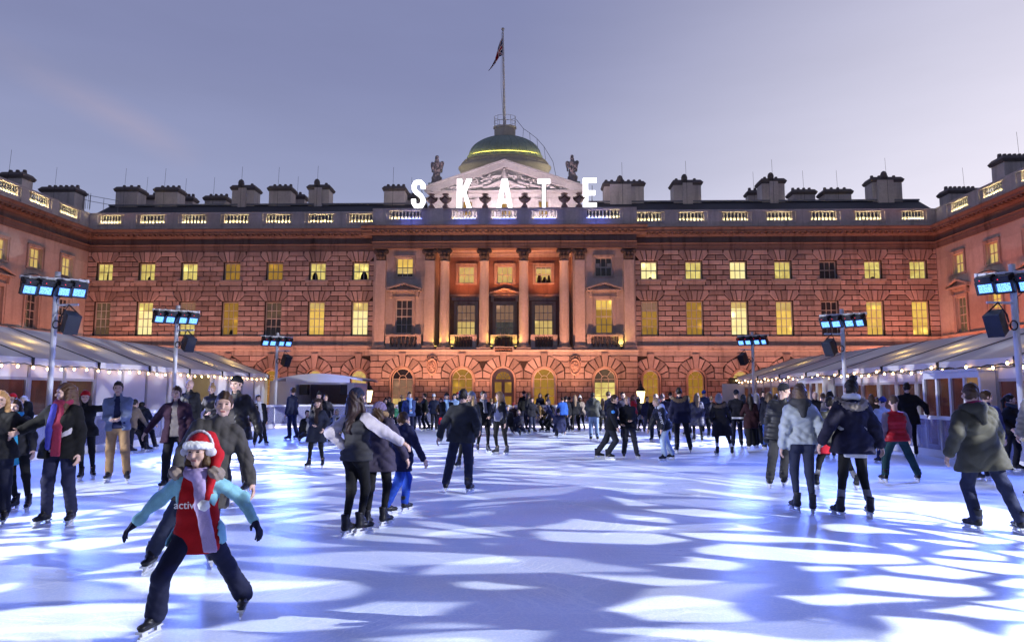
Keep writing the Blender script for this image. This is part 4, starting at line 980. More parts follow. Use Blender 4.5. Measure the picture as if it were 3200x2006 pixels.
rg = t.math('MULTIPLY_ADD', mid, .26, .19); t.link(t.math('ADD', rg, t.math('MULTIPLY', sc, .35)), b.inputs['Roughness'])
b.inputs['Specular IOR Level'].default_value = .55; b.inputs['IOR'].default_value = 1.31
bp = t.new('ShaderNodeBump', i_Strength=.13, i_Distance=.01); t.link(t.math('ADD', t.math('MULTIPLY', mid, .7), t.math('ADD', t.math('MULTIPLY', sc, .35), t.math('MULTIPLY', fin, .25))), bp.inputs['Height']); t.link(bp.outputs[0], b.inputs['Normal'])
mb = MB(); mb.quad((RX0 - .1, RY0, 0), (RX1 + .1, RY0, 0), (RX1 + .1, RY1 + .1, 0), (RX0 - .1, RY1 + .1, 0)); struct(mb.build('ice', m))
mb = MB(); mb.box(RX0 - 1.2, RX1 + 1.2, RY0, RY1 + .9, -.249, -.03); struct(mb.build('rink_platform', plain('platform_deck', (.14, .13, .14), .7)))
# ------------------------------------------------------------------ clear barriers round the ice
M_bar = plain('barrier_white', (.72, .72, .76), .35, 0, .06)
M_alu = plain('aluminium', (.62, .62, .66), .35, .7, .08)
m = bpy.data.materials.new('clear_panel'); m.use_nodes = True; t = NT(m.node_tree); t.n.clear(); o_ = t.new('ShaderNodeOutputMaterial')
tr = t.new('ShaderNodeBsdfTransparent'); tr.inputs[0].default_value = (.80, .82, .93, 1); gl = t.new('ShaderNodeBsdfPrincipled'); gl.inputs['Base Color'].default_value = (.40, .42, .62, 1); gl.inputs['Roughness'].default_value = .25
mx = t.new('ShaderNodeMixShader'); mx.inputs[0].default_value = .34; t.link(tr.outputs[0], mx.inputs[1]); t.link(gl.outputs[0], mx.inputs[2]); t.link(mx.outputs[0], o_.inputs[0]); M_clear = m
M_tube = emit('edge_tube', (.95, .82, 1.0), 2.6)
def barrier(p, q, nrm, label, tube=False):
    p, q = np.array(p, float), np.array(q, float); L = np.linalg.norm(q - p); d = (q - p) / L; n = np.array(nrm, float)
    root = empty('rink_barrier', (p[0], p[1], 0), label, 'barrier')
    T = lambda u, z, o: tuple(p + d * u + n * o) + (z,)
    def bx(name, u0, u1, z0, z1, o0, o1, m_): 
        k = MB(); k.tbox(T, u0, u1, z0, z1, o0, o1); return k.build(name, m_, root)
    bx('rail', 0, L, 1.0, 1.09, -.06, .07, M_bar); bx('kickboard', 0, L, 0.0, .2, -.04, .05, M_bar)
    k = max(1, round(L / 2.0))
    for i in range(k + 1):
        u = L * i / k; bx('post', max(0, u - .035), min(L, u + .035), .2, 1.0, -.035, .04, M_alu)
    for i in range(k): bx('clear_panel', L * i / k + .036, L * (i + 1) / k - .036, .2, .998, -.006, .006, M_clear)
    if tube: bx('light_tube', .05, L - .05, .03, .075, .052, .09, M_tube)
ch = 1.6
barrier((RX0, RY0), (RX0, RY1 - ch), (1, 0), 'clear panelled rink barrier with white rail beside the left tent')
barrier((RX0, RY1 - ch), (RX0 + ch, RY1), (.707, -.707), 'short angled clear barrier at the far left corner of the rink', True)
barrier((RX0 + ch, RY1), (RX1 - ch, RY1), (0, -1), 'long clear rink barrier with glowing foot in front of the palace', True)
barrier((RX1 - ch, RY1), (RX1, RY1 - ch), (-.707, -.707), 'short angled clear barrier at the far right corner of the rink', True)
barrier((RX1, RY1 - ch), (RX1, RY0), (-1, 0), 'clear panelled rink barrier with white rail beside the right tent')
# ------------------------------------------------------------------ the two long tents
m = bpy.data.materials.new('tent_canvas'); m.use_nodes = True; t = NT(m.node_tree); t.n.clear(); o_ = t.new('ShaderNodeOutputMaterial')
v = coords(t); n1 = noise(t, v, 1.1, 5, .6); n2 = noise(t, coords(t, (.5, 3, .5)), 2.5, 3)
df = t.new('ShaderNodeBsdfPrincipled'); t.link(t.mix(1.0, (.69, .69, .78), t.math('MULTIPLY_ADD', n1, .5, .72), 'MULTIPLY'), df.inputs['Base Color']); df.inputs['Roughness'].default_value = .42
bp = t.new('ShaderNodeBump', i_Strength=.35, i_Distance=.05); t.link(t.math('ADD', n2, n1), bp.inputs['Height']); t.link(bp.outputs[0], df.inputs['Normal'])
tl = t.new('ShaderNodeBsdfTranslucent'); tl.inputs[0].default_value = (.75, .66, .45, 1); mx = t.new('ShaderNodeMixShader'); mx.inputs[0].default_value = .3
t.link(df.outputs[0], mx.inputs[1]); t.link(tl.outputs[0], mx.inputs[2]); t.link(mx.outputs[0], o_.inputs[0]); M_tent = m
M_pvc = plain('white_pvc', (.70, .68, .72), .45, 0, .1, 2.0, .15)
M_frm = plain('grey_frame', (.42, .42, .47), .4, .4, .1)
M_gap = plain('black_seam', (.02, .02, .025), .6)
M_red = litwin('red_room', (.085, .022, .014), (.022, .007, .007), .75, 1.1, .08)
M_redb = litwin('amber_room', (.42, .25, .09), (.06, .02, .012), .75, 1.3, .08)
M_bulb = emit('warm_bulb', (1, .60, .26), 26)
def tent(X, XR, ys, s, label, y_end, bulbs_lab, step, panels, doors):
    """s = +1 when the room lies towards +X of its eave"""
    ze, zr, zv = 2.63, 3.80, 2.42
    root = empty('marquee', (X, ys[0], -.25), label, 'tent')
    T = lambda u, z, o: (X - s * o, u, z)                        # u along the rink, o towards the rink
    Y0, Y1 = ys[0], ys[-1]; XB = XR + (XR - X)
    for a, b_ in zip(ys, ys[1:]):
        mb = MB(); n = 6
        for i in range(n):                                       # canvas sags a little between the ribs
            for j in range(4):
                def P(i_, j_):
                    fy, fx = i_ / n, j_ / 4; sag = -.07 * math.sin(PI * fy) * math.sin(PI * fx); return (X + (XR - X) * fx, a + (b_ - a) * fy, ze + (zr - ze) * fx + sag * .5)
                mb.quad(P(i, j), P(i + 1, j), P(i + 1, j + 1), P(i, j + 1))
        mb.quad((XR, a, zr), (XR, b_, zr), (XB, b_, ze), (XB, a, ze)); mb.build('roof_panel', M_tent, root, smooth=True)
        v_ = MB(); k = 10
        for i in range(k):
            f0, f1 = i / k, (i + 1) / k; w0, w1 = .02 * math.sin(f0 * 31 + a), .02 * math.sin(f1 * 31 + a)
            y0, y1 = a + (b_ - a) * f0, a + (b_ - a) * f1
            v_.quad(T(y0, zv - .02 * math.sin(PI * f0), .05 + w0), T(y1, zv - .02 * math.sin(PI * f1), .05 + w1), T(y1, ze, 0), T(y0, ze, 0))
        v_.build('valance', M_pvc, root, smooth=True)
    for y in ys:
        mb = MB(); mb.tube([(X - s * .02, y, ze + .015), (X + (XR - X) * .5, y, (ze + zr) / 2 + .015), (XR, y, zr + .02), (XB, y, ze + .02)], .014, 6); mb.tbox(T, y - .035, y + .035, zv - .06, ze + .01, .03, .075); mb.build('rib', M_gap, root)
    for y in (Y1,):                                              # far gable
        mb = MB(); mb.add([(X, y, -.25), (XB, y, -.25), (XB, y, ze), (XR, y, zr), (X, y, ze)], [(0, 1, 2, 3, 4)]); mb.build('gable', M_pvc, root)
    mb = MB(); mb.box(min(XB, XB + s * .02), max(XB, XB + s * .02), Y0, Y1, -.25, ze); mb.build('back_wall', M_pvc, root)
    for (a, b_, kd) in panels:
        w_ = MB(); g = .05
        if kd == 'wall':
            w_.tbox(T, a + g, b_ - g, -.2, 2.48, -.09, -.06); ob = w_.build('wall_panel', M_pvc, root)
        elif kd in ('win', 'amb'):
            w_.tbox(T, a + g, b_ - g, 2.08, 2.48, -.09, -.06); w2_ = MB(); w2_.tbox(T, a + g, b_ - g, -.2, .62, -.09, -.06); w2_.build('wall_panel', M_pvc, root); ob = w_.build('wall_panel', M_pvc, root)
            f = MB(); f.tbox(T, a + g, b_ - g, 2.0, 2.08, -.1, -.03); f.tbox(T, a + g, b_ - g, .62, .70, -.1, -.03); f.tbox(T, a + g, a + g + .06, .70, 2.0, -.1, -.03); f.tbox(T, b_ - g - .06, b_ - g, .70, 2.0, -.1, -.03)
            wo_ = f.build('window', M_frm, root); pn = MB(); pn.quad(T(a + g, .66, -.08), T(b_ - g, .66, -.08), T(b_ - g, 2.04, -.08), T(a + g, 2.04, -.08)); pn.build('pane', M_red if kd == 'win' else M_redb, wo_)
        elif kd == 'door':
            f = MB(); o1 = .42
            f.tbox(T, a, b_, 2.12, 2.30, -.1, o1); f.tbox(T, a - .1, b_ + .1, 2.30, 2.36, -.1, o1 + .12)
            n = 4; w1 = (b_ - a) / n
            for i in range(n + 1): f.tbox(T, a + w1 * i - .05, a + w1 * i + .05, -.2, 2.12, o1 - .1, o1)
            f.tbox(T, a, a + .06, -.2, 2.12, -.1, o1 - .101); f.tbox(T, b_ - .06, b_, -.2, 2.12, -.1, o1 - .101)
            for i in range(n): f.tbox(T, a + w1 * i + .05, a + w1 * (i + 1) - .05, .05, .18, o1 - .09, o1 - .02)
            d_ = f.build('door', M_bar, root); pn = MB()
            for i in range(n): pn.quad(T(a + w1 * i, 0, o1 - .06), T(a + w1 * (i + 1), 0, o1 - .06), T(a + w1 * (i + 1), 2.12, o1 - .06), T(a + w1 * i, 2.12, o1 - .06), 1 if i in (0,) else 0)
            pn.build('glazing', [M_red, M_redb], d_)
        elif kd == 'open':
            f = MB(); f.tbox(T, a + .3, b_ - .2, -.2, 2.48, -1.6, -1.55); f.build('lit_room', WM['amber'], root)
            f = MB(); f.tbox(T, a + .5, b_ - .3, 0, 1.35, -1.3, -1.1); f.build('cabinet', M_pvc, root)
            for (p, q, r_) in ((a + .02, a + .5, 1), (b_ - .35, b_ - .02, -1)):
                c_ = MB(); lo_ = (a + .02 if r_ > 0 else b_ - .14, a + .14 if r_ > 0 else b_ - .02)
                c_.add([T(p, 2.48, -.06), T(q, 2.48, -.06), T(lo_[1], .3, -.06), T(lo_[0], .3, -.06)], [(0, 1, 2, 3)]); c_.build('curtain', M_pvc, root)
        po = MB(); po.tbox(T, a - .045, a + .045, -.2, 2.5, -.11, -.02); po.tbox(T, a - .008, a + .008, -.2, 2.48, -.0195, -.015); po.build('wall_post', M_frm, root)
    # string of bulbs hung under the valance: a thing of its own
    st = empty('bulb_string', (X - s * .12, Y0, 2.42), bulbs_lab, 'string lights')
    n = int((Y1 - Y0) / step); P = []; mb = MB()
    for i in range(n * 2 + 1):
        y = Y0 + .1 + (Y1 - Y0 - .2) * i / (2 * n); P.append((X - s * .12, y, 2.44 - (.0 if i % 2 else .035) + .02 * math.sin(y * 2.1)))
    mb.tube(P, .012 if s < 0 else .02, 5)
    if s > 0: mb.tube([(p_[0] - .02, p_[1], p_[2] - .03 - .05 * abs(math.sin(p_[1] * .9))) for p_ in P], .014, 5)
    mb.build('cable', M_gap, st)
    bb = MB(); bb.lathe([(0, -.045), (.021, -.038), (.031, -.014), (.028, .010), (.020, .032), (.018, .04)], (0, 0, 0), 10); sk = MB(); sk.lathe([(.022, .034), (.024, .075), (0, .08)], (0, 0, 0), 8)
    first = None
    for i in range(n):
        p_ = P[2 * i]; c0 = (p_[0] - s * .03, p_[1], p_[2] - .055 + (.10 if (s > 0 and i % 3 == 0) else 0))
        if first is None:
            o = bb.build('bulb', M_bulb, None, smooth=True); o2 = sk.build('socket', M_gap, None); o2.parent = o; first = (o, o2)
        else:
            o = first[0].copy(); COL.objects.link(o); o2 = first[1].copy(); COL.objects.link(o2); o2.parent = o
        o.location = c0; o.parent = st; o.matrix_parent_inverse = inv_of(st)
    # lamps under the canvas glow through it
    for a, b_ in list(zip(ys, ys[1:])):
        for fx, fy in ((.42, .35), (.62, .75)):
            if random.random() < .62:
                l = bpy.data.lights.new('tent_lamp', 'POINT'); l.energy = 22; l.color = (1, .72, .28); l.shadow_soft_size = .06; ob = bpy.data.objects.new('tent_lamp', l); COL.objects.link(ob)
                ob.location = (X + (XR - X) * fx, a + (b_ - a) * fy, ze + (zr - ze) * fx - .32)
yl = [10.4 + 3.05 * i for i in range(10)] ; yl[-1] = 37.4
pl_ = []
y = 10.4
while y < 36.9:
    kd = 'win' if y < 22.4 else 'open' if 28.2 < y < 28.8 else 'wall'
    w_ = 2.4 if kd == 'open' else 1.525
    pl_.append((y, min(y + w_, 37.35), kd)); y += w_
tent(-12.1, -15.2, yl, -1, 'long white tent on the left with grey ribbed roof, red windows and open lit doorway', 37.4, 'string of warm bulbs under the edge of the left tent', .60, pl_, ())
yr = [7.9 + 3.45 * i for i in range(11)]; yr[-1] = 43.3
pr2_ = []; y = 7.9
while y < 43:
    kd = 'door' if 19.0 < y < 19.9 or 28.9 < y < 30.2 else 'amb' if 33.5 < y < 37 or 15.8 < y < 17 else 'win'
    w_ = 2.7 if kd == 'door' else 1.25
    pr2_.append((y, min(y + w_, 43.25), kd)); y += w_
tent(14.6, 18.1, yr, 1, 'long white tent on the right with grey ribbed roof and glazed doors', 43.3, 'doubled string of warm bulbs on black cable under the edge of the right tent', .58, pr2_, ())
# ------------------------------------------------------------------ lighting masts round the rink
M_mast = plain('mast_white', (.70, .70, .74), .4, 0, .08)
M_blk = plain('black_case', (.012, .012, .016), .45, 0, .3)
m = bpy.data.materials.new('led_cells'); m.use_nodes = True; t = NT(m.node_tree); t.n.clear(); o_ = t.new('ShaderNodeOutputMaterial'); e = t.new('ShaderNodeEmission')
vo = t.new('ShaderNodeTexVoronoi', i_Scale=64.0); t.link(coords(t), vo.inputs['Vector'])
t.link(t.mix(t.math('MULTIPLY_ADD', vo.outputs['Distance'], 1.5, -.3, True), (.22, .52, 1), (.01, .07, .9)), e.inputs[0]); e.inputs[1].default_value = 3.0; t.link(e.outputs[0], o_.inputs[0]); M_cells = m
M_dot = emit('red_indicator', (1, .02, .05), 3)
def mast(base, h, s, label, gobo=()):
    """s = +1 when the rink lies towards +X"""
    bx_, by_ = base; root = empty('lighting_mast', (bx_, by_, -.25), label, 'lamp post', 'lighting masts round the rink')
    mb = MB(); mb.tube([(bx_, by_, -.25), (bx_, by_, h)], .075, 16); mb.lathe([(.16, 0), (.16, .02), (.08, .03)], (bx_, by_, -.25), 12); mb.build('pole', M_mast, root, smooth=True)
    dv_ = np.array((.85, .53 * s, 0.0)); dv_ /= np.linalg.norm(dv_)
    c = np.array((bx_, by_ - .1, h - .22)); L = .78
    mb = MB(); mb.tube([c - dv_ * L, c + dv_ * L], .04, 10)
    for k in np.linspace(-1, 1, 9): p = c + dv_ * L * k; mb.tube([p + A(0, 0, -.045), p + A(0, 0, .045)], .047, 8)
    mb.build('crossbar', M_mast, root, smooth=True)
    cb = MB(); cb.tube([c - dv_ * L + A(0, 0, .02)] + [c + dv_ * L * k + A(.02 * math.sin(9 * k), 0, .05 + .05 * math.sin(7 * k)) for k in np.linspace(-.9, .9, 14)] + [A(bx_ + .05, by_ - .06, h - .8), A(bx_ + .09, by_, h - 1.2)], .012, 5); cb.build('cable', M_gap, root)
    tgt = np.array((bx_ + s * 9.0, by_ - 6.0, 0.0))
    for k in (-.76, -.28, .30, .74):
        p = c + dv_ * L * k + A(0, 0, -.33); f = tgt - p; f /= np.linalg.norm(f); u = np.cross(f, (0, 0, 1.0)); u /= np.linalg.norm(u); w_ = np.cross(u, f)
        f = f * math.cos(.25) - w_ * math.sin(.0) ; f /= np.linalg.norm(f)
        def Q(a, b_, d): return tuple(p + u * a + w_ * b_ + f * d)
        hb = MB(); A_ = [(-.215, -.16), (.215, -.16), (.215, .16), (-.215, .16)]
        vs = [Q(a * .7, b_ * .7 + .02, -.16) for a, b_ in A_] + [Q(a, b_, -.04) for a, b_ in A_] + [Q(a, b_, .06) for a, b_ in A_]
        hb.add(vs, [(0, 1, 2, 3), (8, 9, 10, 11)] + [(i, (i + 1) % 4, 4 + (i + 1) % 4, 4 + i) for i in range(4)] + [(4 + i, 4 + (i + 1) % 4, 8 + (i + 1) % 4, 8 + i) for i in range(4)])
        for a in (-.2, .2): hb.tube([Q(a, .05, -.06), Q(a, .30, -.1)], .016, 5)
        hb.tube([Q(-.2, .30, -.1), Q(.2, .30, -.1)], .016, 5); hb.add([Q(a, b_, .14) for a, b_ in ((-.17, .16), (.17, .16), (.17, .30), (-.17, .30))] + [Q(a, b_, -.12) for a, b_ in ((-.17, .17), (.17, .17), (.17, .30), (-.17, .30))], [(0, 1, 2, 3), (4, 5, 6, 7), (0, 1, 5, 4), (1, 2, 6, 5), (2, 3, 7, 6), (3, 0, 4, 7)])
        ho = hb.build('floodlight', M_blk, root)
        ln = MB(); ln.add([Q(a, b_, .063) for a, b_ in ((-.15, -.105), (.15, -.105), (.15, .105), (-.15, .105))], [(0, 1, 2, 3)]); ln.build('led_face', M_cells, ho)
        ln = MB(); q = Q(.06, .23, .143); ln.lathe([(0, -.014), (.014, 0), (0, .014)], q, 6); ln.build('indicator', M_dot, ho)
    # loudspeaker on a bracket
    pb = A(bx_, by_, h - .95); mb = MB(); mb.tube([pb, pb + A(s * .72, -.1, 0)], .03, 8); mb.build('bracket', M_mast, root)
    sp_ = MB(); cc = pb + A(s * .52, -.12, -.50); fx = A(s * .75, -.5, -.42); fx /= np.linalg.norm(fx); ux = np.cross(fx, (0, 0, 1.0)); ux /= np.linalg.norm(ux); wx = np.cross(ux, fx)
    V8 = [tuple(cc + ux * a * (1 if d > 0 else .7) + wx * b_ + fx * d) for d in (.22, -.2) for a, b_ in ((-.18, -.28), (.18, -.28), (.18, .28), (-.18, .28))]
    sp_.add(V8, [(0, 1, 2, 3), (4, 5, 6, 7), (0, 1, 5, 4), (1, 2, 6, 5), (2, 3, 7, 6), (3, 0, 4, 7)])
    sp_.tube([pb + A(s * .45, -.1, 0), cc + wx * .2 + ux * .25, cc + ux * .25], .02, 6); sp_.tube([pb + A(s * .45, -.1, 0), cc + wx * .2 - ux * .25, cc - ux * .25], .02, 6); sp_.build('loudspeaker', M_blk, root)
    mb = MB(); mb.tube([tuple(A(bx_ + s * .1, by_ - .08, h - 1.5) + A(.09 * math.cos(a) * s, 0, .11 * math.sin(a))) for a in np.linspace(0, 4 * PI, 26)], .016, 5); mb.build('cable_coil', M_gap, root)
    # the light these lamps give
    spot('mast_flood', (bx_ + s * 1.0, by_ - .7, h - .5), tuple(tgt), 2500, (.13, .23, 1.0), 124, .7, .8)
    for q in gobo: gobo_spot((bx_ + s * .3, by_ - .3, h - .3), *q)
GN = [0]
def gobo_spot(p, q, watts, ang, scale, seed, thr=.52):
    """projector with a leaf-breakup slide: noise over the beam direction"""
    o = spot('pattern_projector', p, q, watts, (.93, .95, 1.0), ang, .35, .035); l = o.data; l.use_nodes = True; t = NT(l.node_tree); t.n.clear()
    ou = t.new('ShaderNodeOutputLight'); e = t.new('ShaderNodeEmission'); t.link(e.outputs[0], ou.inputs[0]); tc_ = t.new('ShaderNodeTexCoord')
    sp = t.new('ShaderNodeSeparateXYZ'); t.link(tc_.outputs['Normal'], sp.inputs[0]); z = t.math('ABSOLUTE', sp.outputs[2]); cb = t.new('ShaderNodeCombineXYZ')
    t.link(t.math('DIVIDE', sp.outputs[0], z), cb.inputs[0]); t.link(t.math('DIVIDE', sp.outputs[1], z), cb.inputs[1]); cb.inputs[2].default_value = seed
    wv = t.new('ShaderNodeTexNoise', i_Scale=scale * .55, i_Detail=1.0); t.link(cb.outputs[0], wv.inputs['Vector'])
    ad_ = t.new('ShaderNodeVectorMath', operation='MULTIPLY_ADD'); t.link(wv.outputs['Color'], ad_.inputs[0]); ad_.inputs[1].default_value = (1.3 / scale,) * 3; t.link(cb.outputs[0], ad_.inputs[2])
    ve = t.new('ShaderNodeTexVoronoi', feature='DISTANCE_TO_EDGE', i_Scale=scale); t.link(ad_.outputs[0], ve.inputs['Vector'])
    n = noise(t, cb.outputs[0], scale * .33, 1.0, .4)
    cell = t.math('MULTIPLY_ADD', t.math('SUBTRACT', ve.outputs['Distance'], t.math('MULTIPLY_ADD', n, -1.0, .675)), 26.0, .2, True)
    t.link(cell, e.inputs[1])
for i, (px, X, s, lab) in enumerate((((181.5, 850), -11.2, 1, 'white lighting mast with blue floods nearest on the left, beside red tent windows'), ((556.6, 955), -11.35, 1, 'white lighting mast with blue floods beside the lit opening of the left tent'), ((868, 1040), -11.2, 1, 'white lighting mast with blue floods at the far left corner by the stage'),
                                     ((3161, 826), 13.9, -1, 'white lighting mast with blue floods nearest on the right, at the picture edge'), ((2629.6, 966), 13.9, -1, 'white lighting mast with blue floods halfway along the right tent'), ((2350, 1037), 13.9, -1, 'white lighting mast with blue floods at the far end of the right tent'))):
    q = atX(px[0], px[1], X); mast((X, q[1]), q[2], s, lab)
# ------------------------------------------------------------------ things between rink and palace
kk = empty('stage_trailer', (-9.1, 37, -.25), 'small white stage trailer with curved canopy and open front behind the barrier', 'trailer')
mb = MB(); x0, x1 = -10.95, -7.30
mb.box(x0, x0 + .5, 37, 40, -.25, 2.2); mb.box(x1 - .35, x1, 37, 40, -.25, 2.2); mb.box(x0 + .5, x1 - .35, 39.7, 40, -.25, 2.2); mb.box(x0 + .5, x1 - .35, 37.05, 39.7, -.25, .95); mb.box(x0 + .5, x1 - .35, 37, 37.06, 2.1, 2.22)
mb.build('body', M_pvc, kk)
mb = MB(); n = 14; pts = [(x0 - .55 + (x1 - x0 + 1.1) * i / n, 2.28 + .30 * math.sin(PI * i / n)) for i in range(n + 1)]
for (xa, za), (xb, zb) in zip(pts, pts[1:]): mb.add([(xa, 36.6, za), (xb, 36.6, zb), (xb, 40.2, zb), (xa, 40.2, za), (xa, 36.6, za + .09), (xb, 36.6, zb + .09), (xb, 40.2, zb + .09), (xa, 40.2, za + .09)], [(0, 3, 2, 1), (4, 5, 6, 7), (0, 1, 5, 4), (2, 3, 7, 6)])
mb.add([(pts[2][0], 36.62, 2.2)] + [(a_, 36.62, z_) for a_, z_ in pts[2:-2]] + [(pts[-3][0], 36.62, 2.2)], [tuple(range(len(pts[2:-2]) + 2))]); mb.build('canopy', M_pvc, kk)
mb = MB(); mb.box(x0 + .52, x1 - .37, 39.6, 39.69, .96, 2.2); mb.build('back_panel', plain('stage_back', (.20, .16, .16), .7), kk)
for xx in (x0 + .62, x1 - .80):
    mb = MB(); mb.box(xx, xx + .42, 37.3, 37.7, 1.55, 2.1); mb.build('loudspeaker', M_blk, kk)
def panel(x0, x1, y, z0, z1, lab):
    root = empty('screen_panel', ((x0 + x1) / 2, y, -.25), lab, 'panel'); mb = MB(); mb.box(x0, x1, y, y + .06, z0, z1); mb.build('board', M_pvc, root)
    mb = MB()
    for x in (x0 + .08, x1 - .08): mb.box(x - .03, x + .03, y + .061, y + .12, -.25, z1)
    mb.build('upright', M_frm, root)
panel(-12.05, -10.98, 37.6, -.2, 2.3, 'plain white screen between the left tent and the stage trailer')
a, b = atY(2257, 1199, 41.5), atY(2301, 1234, 41.5); panel(a[0], b[0] + .5, 41.5, b[2] - 1.2, a[2], 'plain grey-white board beside the far end of the right tent')
p = atY(2290, 1189, 43); sk = empty('loudspeaker', (p[0], 43.0, p[2]), 'small black loudspeaker box at the far corner of the right tent roof', 'loudspeaker')
mb = MB(); mb.box(p[0] - .22, p[0] + .22, 42.85, 43.2, p[2] - .2, p[2] + .16); mb.build('case', M_blk, sk); mb = MB(); mb.tube([(p[0], 43.05, p[2] + .16), (p[0], 43.05, p[2] + .3), (p[0] + .4, 43.1, p[2] + .25)], .02, 5); mb.tube([(p[0], 43.03, p[2] - .2), (p[0], 43.03, -.25)], .03, 6); mb.build('stand', M_gap, sk)
M_glow = emit('lantern_glow', (1, .78, .36), 5)
for px, lab in ((1151, 'old iron street lamp with glowing lantern beside the stage trailer'), (2003, 'old iron street lamp with glowing lantern between arched windows on the right')):
    c = atY(px, 1262, 44); x = c[0]; root = empty('street_lamp', (x, 44, -.25), lab, 'street lamp')
    mb = MB(); mb.lathe([(.2, 0), (.2, .12), (.12, .2), (.1, .5), (.07, .6), (.06, 1.0), (.08, 1.06), (.05, 1.12), (.045, 1.28), (.09, 1.34)], (x, 44, -.25), 12); mb.build('post', M_iron, root, smooth=True)
    z = 1.09
    mb = MB(); mb.lathe([(.0, 0), (.15, 0), (.27, .72), (0, .72)], (x, 44, z), 6); mb.build('lantern', M_glow, root)
    mb = MB(); mb.lathe([(.32, .725), (.27, .80), (.13, 1.02), (.1, 1.04), (.08, 1.18), (.03, 1.22), (.05, 1.3), (0, 1.45)], (x, 44, z), 6)
    for k in range(6): a = 2 * PI * k / 6; mb.tube([(x + .155 * math.cos(a), 44 + .155 * math.sin(a), z), (x + .275 * math.cos(a), 44 + .275 * math.sin(a), z + .72)], .012, 4)
    mb.build('lantern_cap', M_iron, root)
    l = bpy.data.lights.new('lantern_lamp', 'POINT'); l.energy = 30; l.color = (1, .7, .8); l.shadow_soft_size = .2; ob = bpy.data.objects.new('lantern_lamp', l); COL.objects.link(ob); ob.location = (x, 43.6, z + .3)
# pattern projectors: on the rink's next masts, just out of the picture on both sides
gobo_spot((-11.0, 3.5, 5.0), (.2, 8.5, 0), 14000, 76, 15, 1.3)
gobo_spot((14.0, 4.5, 5.0), (1.4, 10.0, 0), 15000, 62, 16, 4.1)
gobo_spot((-11.0, 17.0, 5.0), (1.0, 18.5, 0), 17000, 66, 14.5, 7.7)
gobo_spot((13.8, 24.0, 5.0), (2.5, 27.5, 0), 18000, 70, 12.5, 12.2)
for sx_, X in ((1, -11.0), (-1, 14.0)):
    spot('mast_flood', (X, 8.3, 4.6), (X + sx_ * 9, 4, 0), 2500, (.13, .23, 1.0), 120, .7, .8)
# ------------------------------------------------------------------ people: one distance field per garment, meshed at a size that suits their distance
CL = {}
def cloth(c, kind='cloth'):
    key = (tuple(round(q, 3) for q in c), kind)
    if key in CL: return CL[key]
    m, t, b, o = mat(kind); v = coords(t)
    n1 = noise(t, v, 7, 4, .6); n2 = noise(t, v, 160 if kind != 'hair' else 60, 2, .6)
    col = t.mix(1.0, tuple(q * (.62 if max(c) < .12 and kind != 'hair' else .85) for q in c) if kind != 'skin' else tuple(c), t.math('MULTIPLY', t.math('MULTIPLY_ADD', n1, .7, .65), t.math('MULTIPLY_ADD', n2, .5, .75)), 'MULTIPLY')
    t.link(col, b.inputs['Base Color']); b.inputs['Roughness'].default_value = {'cloth': .85, 'hair': .5, 'fur': .95, 'leather': .38, 'nylon': .5, 'skin': .5}.get(kind, .8)
    b.inputs['Specular IOR Level'].default_value = .2
    if kind == 'skin': b.inputs['Subsurface Weight'].default_value = .0
    bump(t, b, n2 if kind == 'hair' else n1, .35, .012)
    CL[key] = m; return m
def nrm(v): v = np.asarray(v, float); return v / (np.linalg.norm(v) + 1e-9)
def ik(a, b, l1, l2, pole):
    d = b - a; L = np.linalg.norm(d); u = d / (L + 1e-9)
    if L > (l1 + l2) * .995:
        return a + d * l1 / (l1 + l2)
    x = (L * L + l1 * l1 - l2 * l2) / (2 * L); h = math.sqrt(max(l1 * l1 - x * x, 0)); p = pole - u * (pole @ u); return a + u * x + nrm(p) * h
class Sh:
    def __init__(s, k=.04): s.c = []; s.k = k; s.cut = []; s.disp = None; s.sub = []
    def cap(s, a, b, ra, rb=None, k=None): s.c.append((0, np.asarray(a, float), np.asarray(b, float), ra, ra if rb is None else rb, k or s.k)); return s
    def ell(s, c, r, M=None, k=None): s.c.append((1, np.asarray(c, float), np.asarray(r, float), M, None, k or s.k)); return s
    def fn(s, P):
        d = None
        for q in s.c:
            e = sd_cap(P, q[1], q[2], q[3], q[4]) if q[0] == 0 else sd_ell(P, q[1], q[2], q[3])
            d = e if d is None else smin(d, e, q[5])
        if s.disp is not None: d = d + s.disp(P)
        for f in s.cut: d = np.maximum(d, f(P))
        return d
    def mesh(s, h, pad=.02):
        lo, hi = [], []
        for q in s.c:
            if q[0] == 0:
                r = max(q[3], q[4]); lo += [q[1] - r, q[2] - r]; hi += [q[1] + r, q[2] + r]
            else: r = max(q[2]); lo.append(q[1] - r); hi.append(q[1] + r)
        return sdf_mesh(s.fn, np.min(lo, 0) - pad, np.max(hi, 0) + pad, h)
def wrinkle(amp, f=1.0, ph=0.0):
    def w_(P):
        x, y, z = P[..., 0], P[..., 1], P[..., 2]
        a = np.sin(f * (17 * z + 11 * x - 6 * y) + 2.6 * np.sin(f * (6 * x + 5 * y + 4 * z) + ph)); b_ = np.sin(f * (27 * x - 19 * z + 15 * y) + ph + 2.4 * np.sin(8 * z + 5 * x)); c_ = np.sin(f * (55 * z + 30 * y) + 3 * np.sin(13 * x + ph))
        return amp * ((1 - 2 * np.abs(a) ** .7) * .55 + (1 - 2 * np.abs(b_) ** .8) * .35 + .15 * c_)
    return w_
def ribs(amp, per, up, p0):
    return lambda P: amp * np.abs(np.sin(PI * ((P - p0) @ up) / per)) * -1 + amp * .5
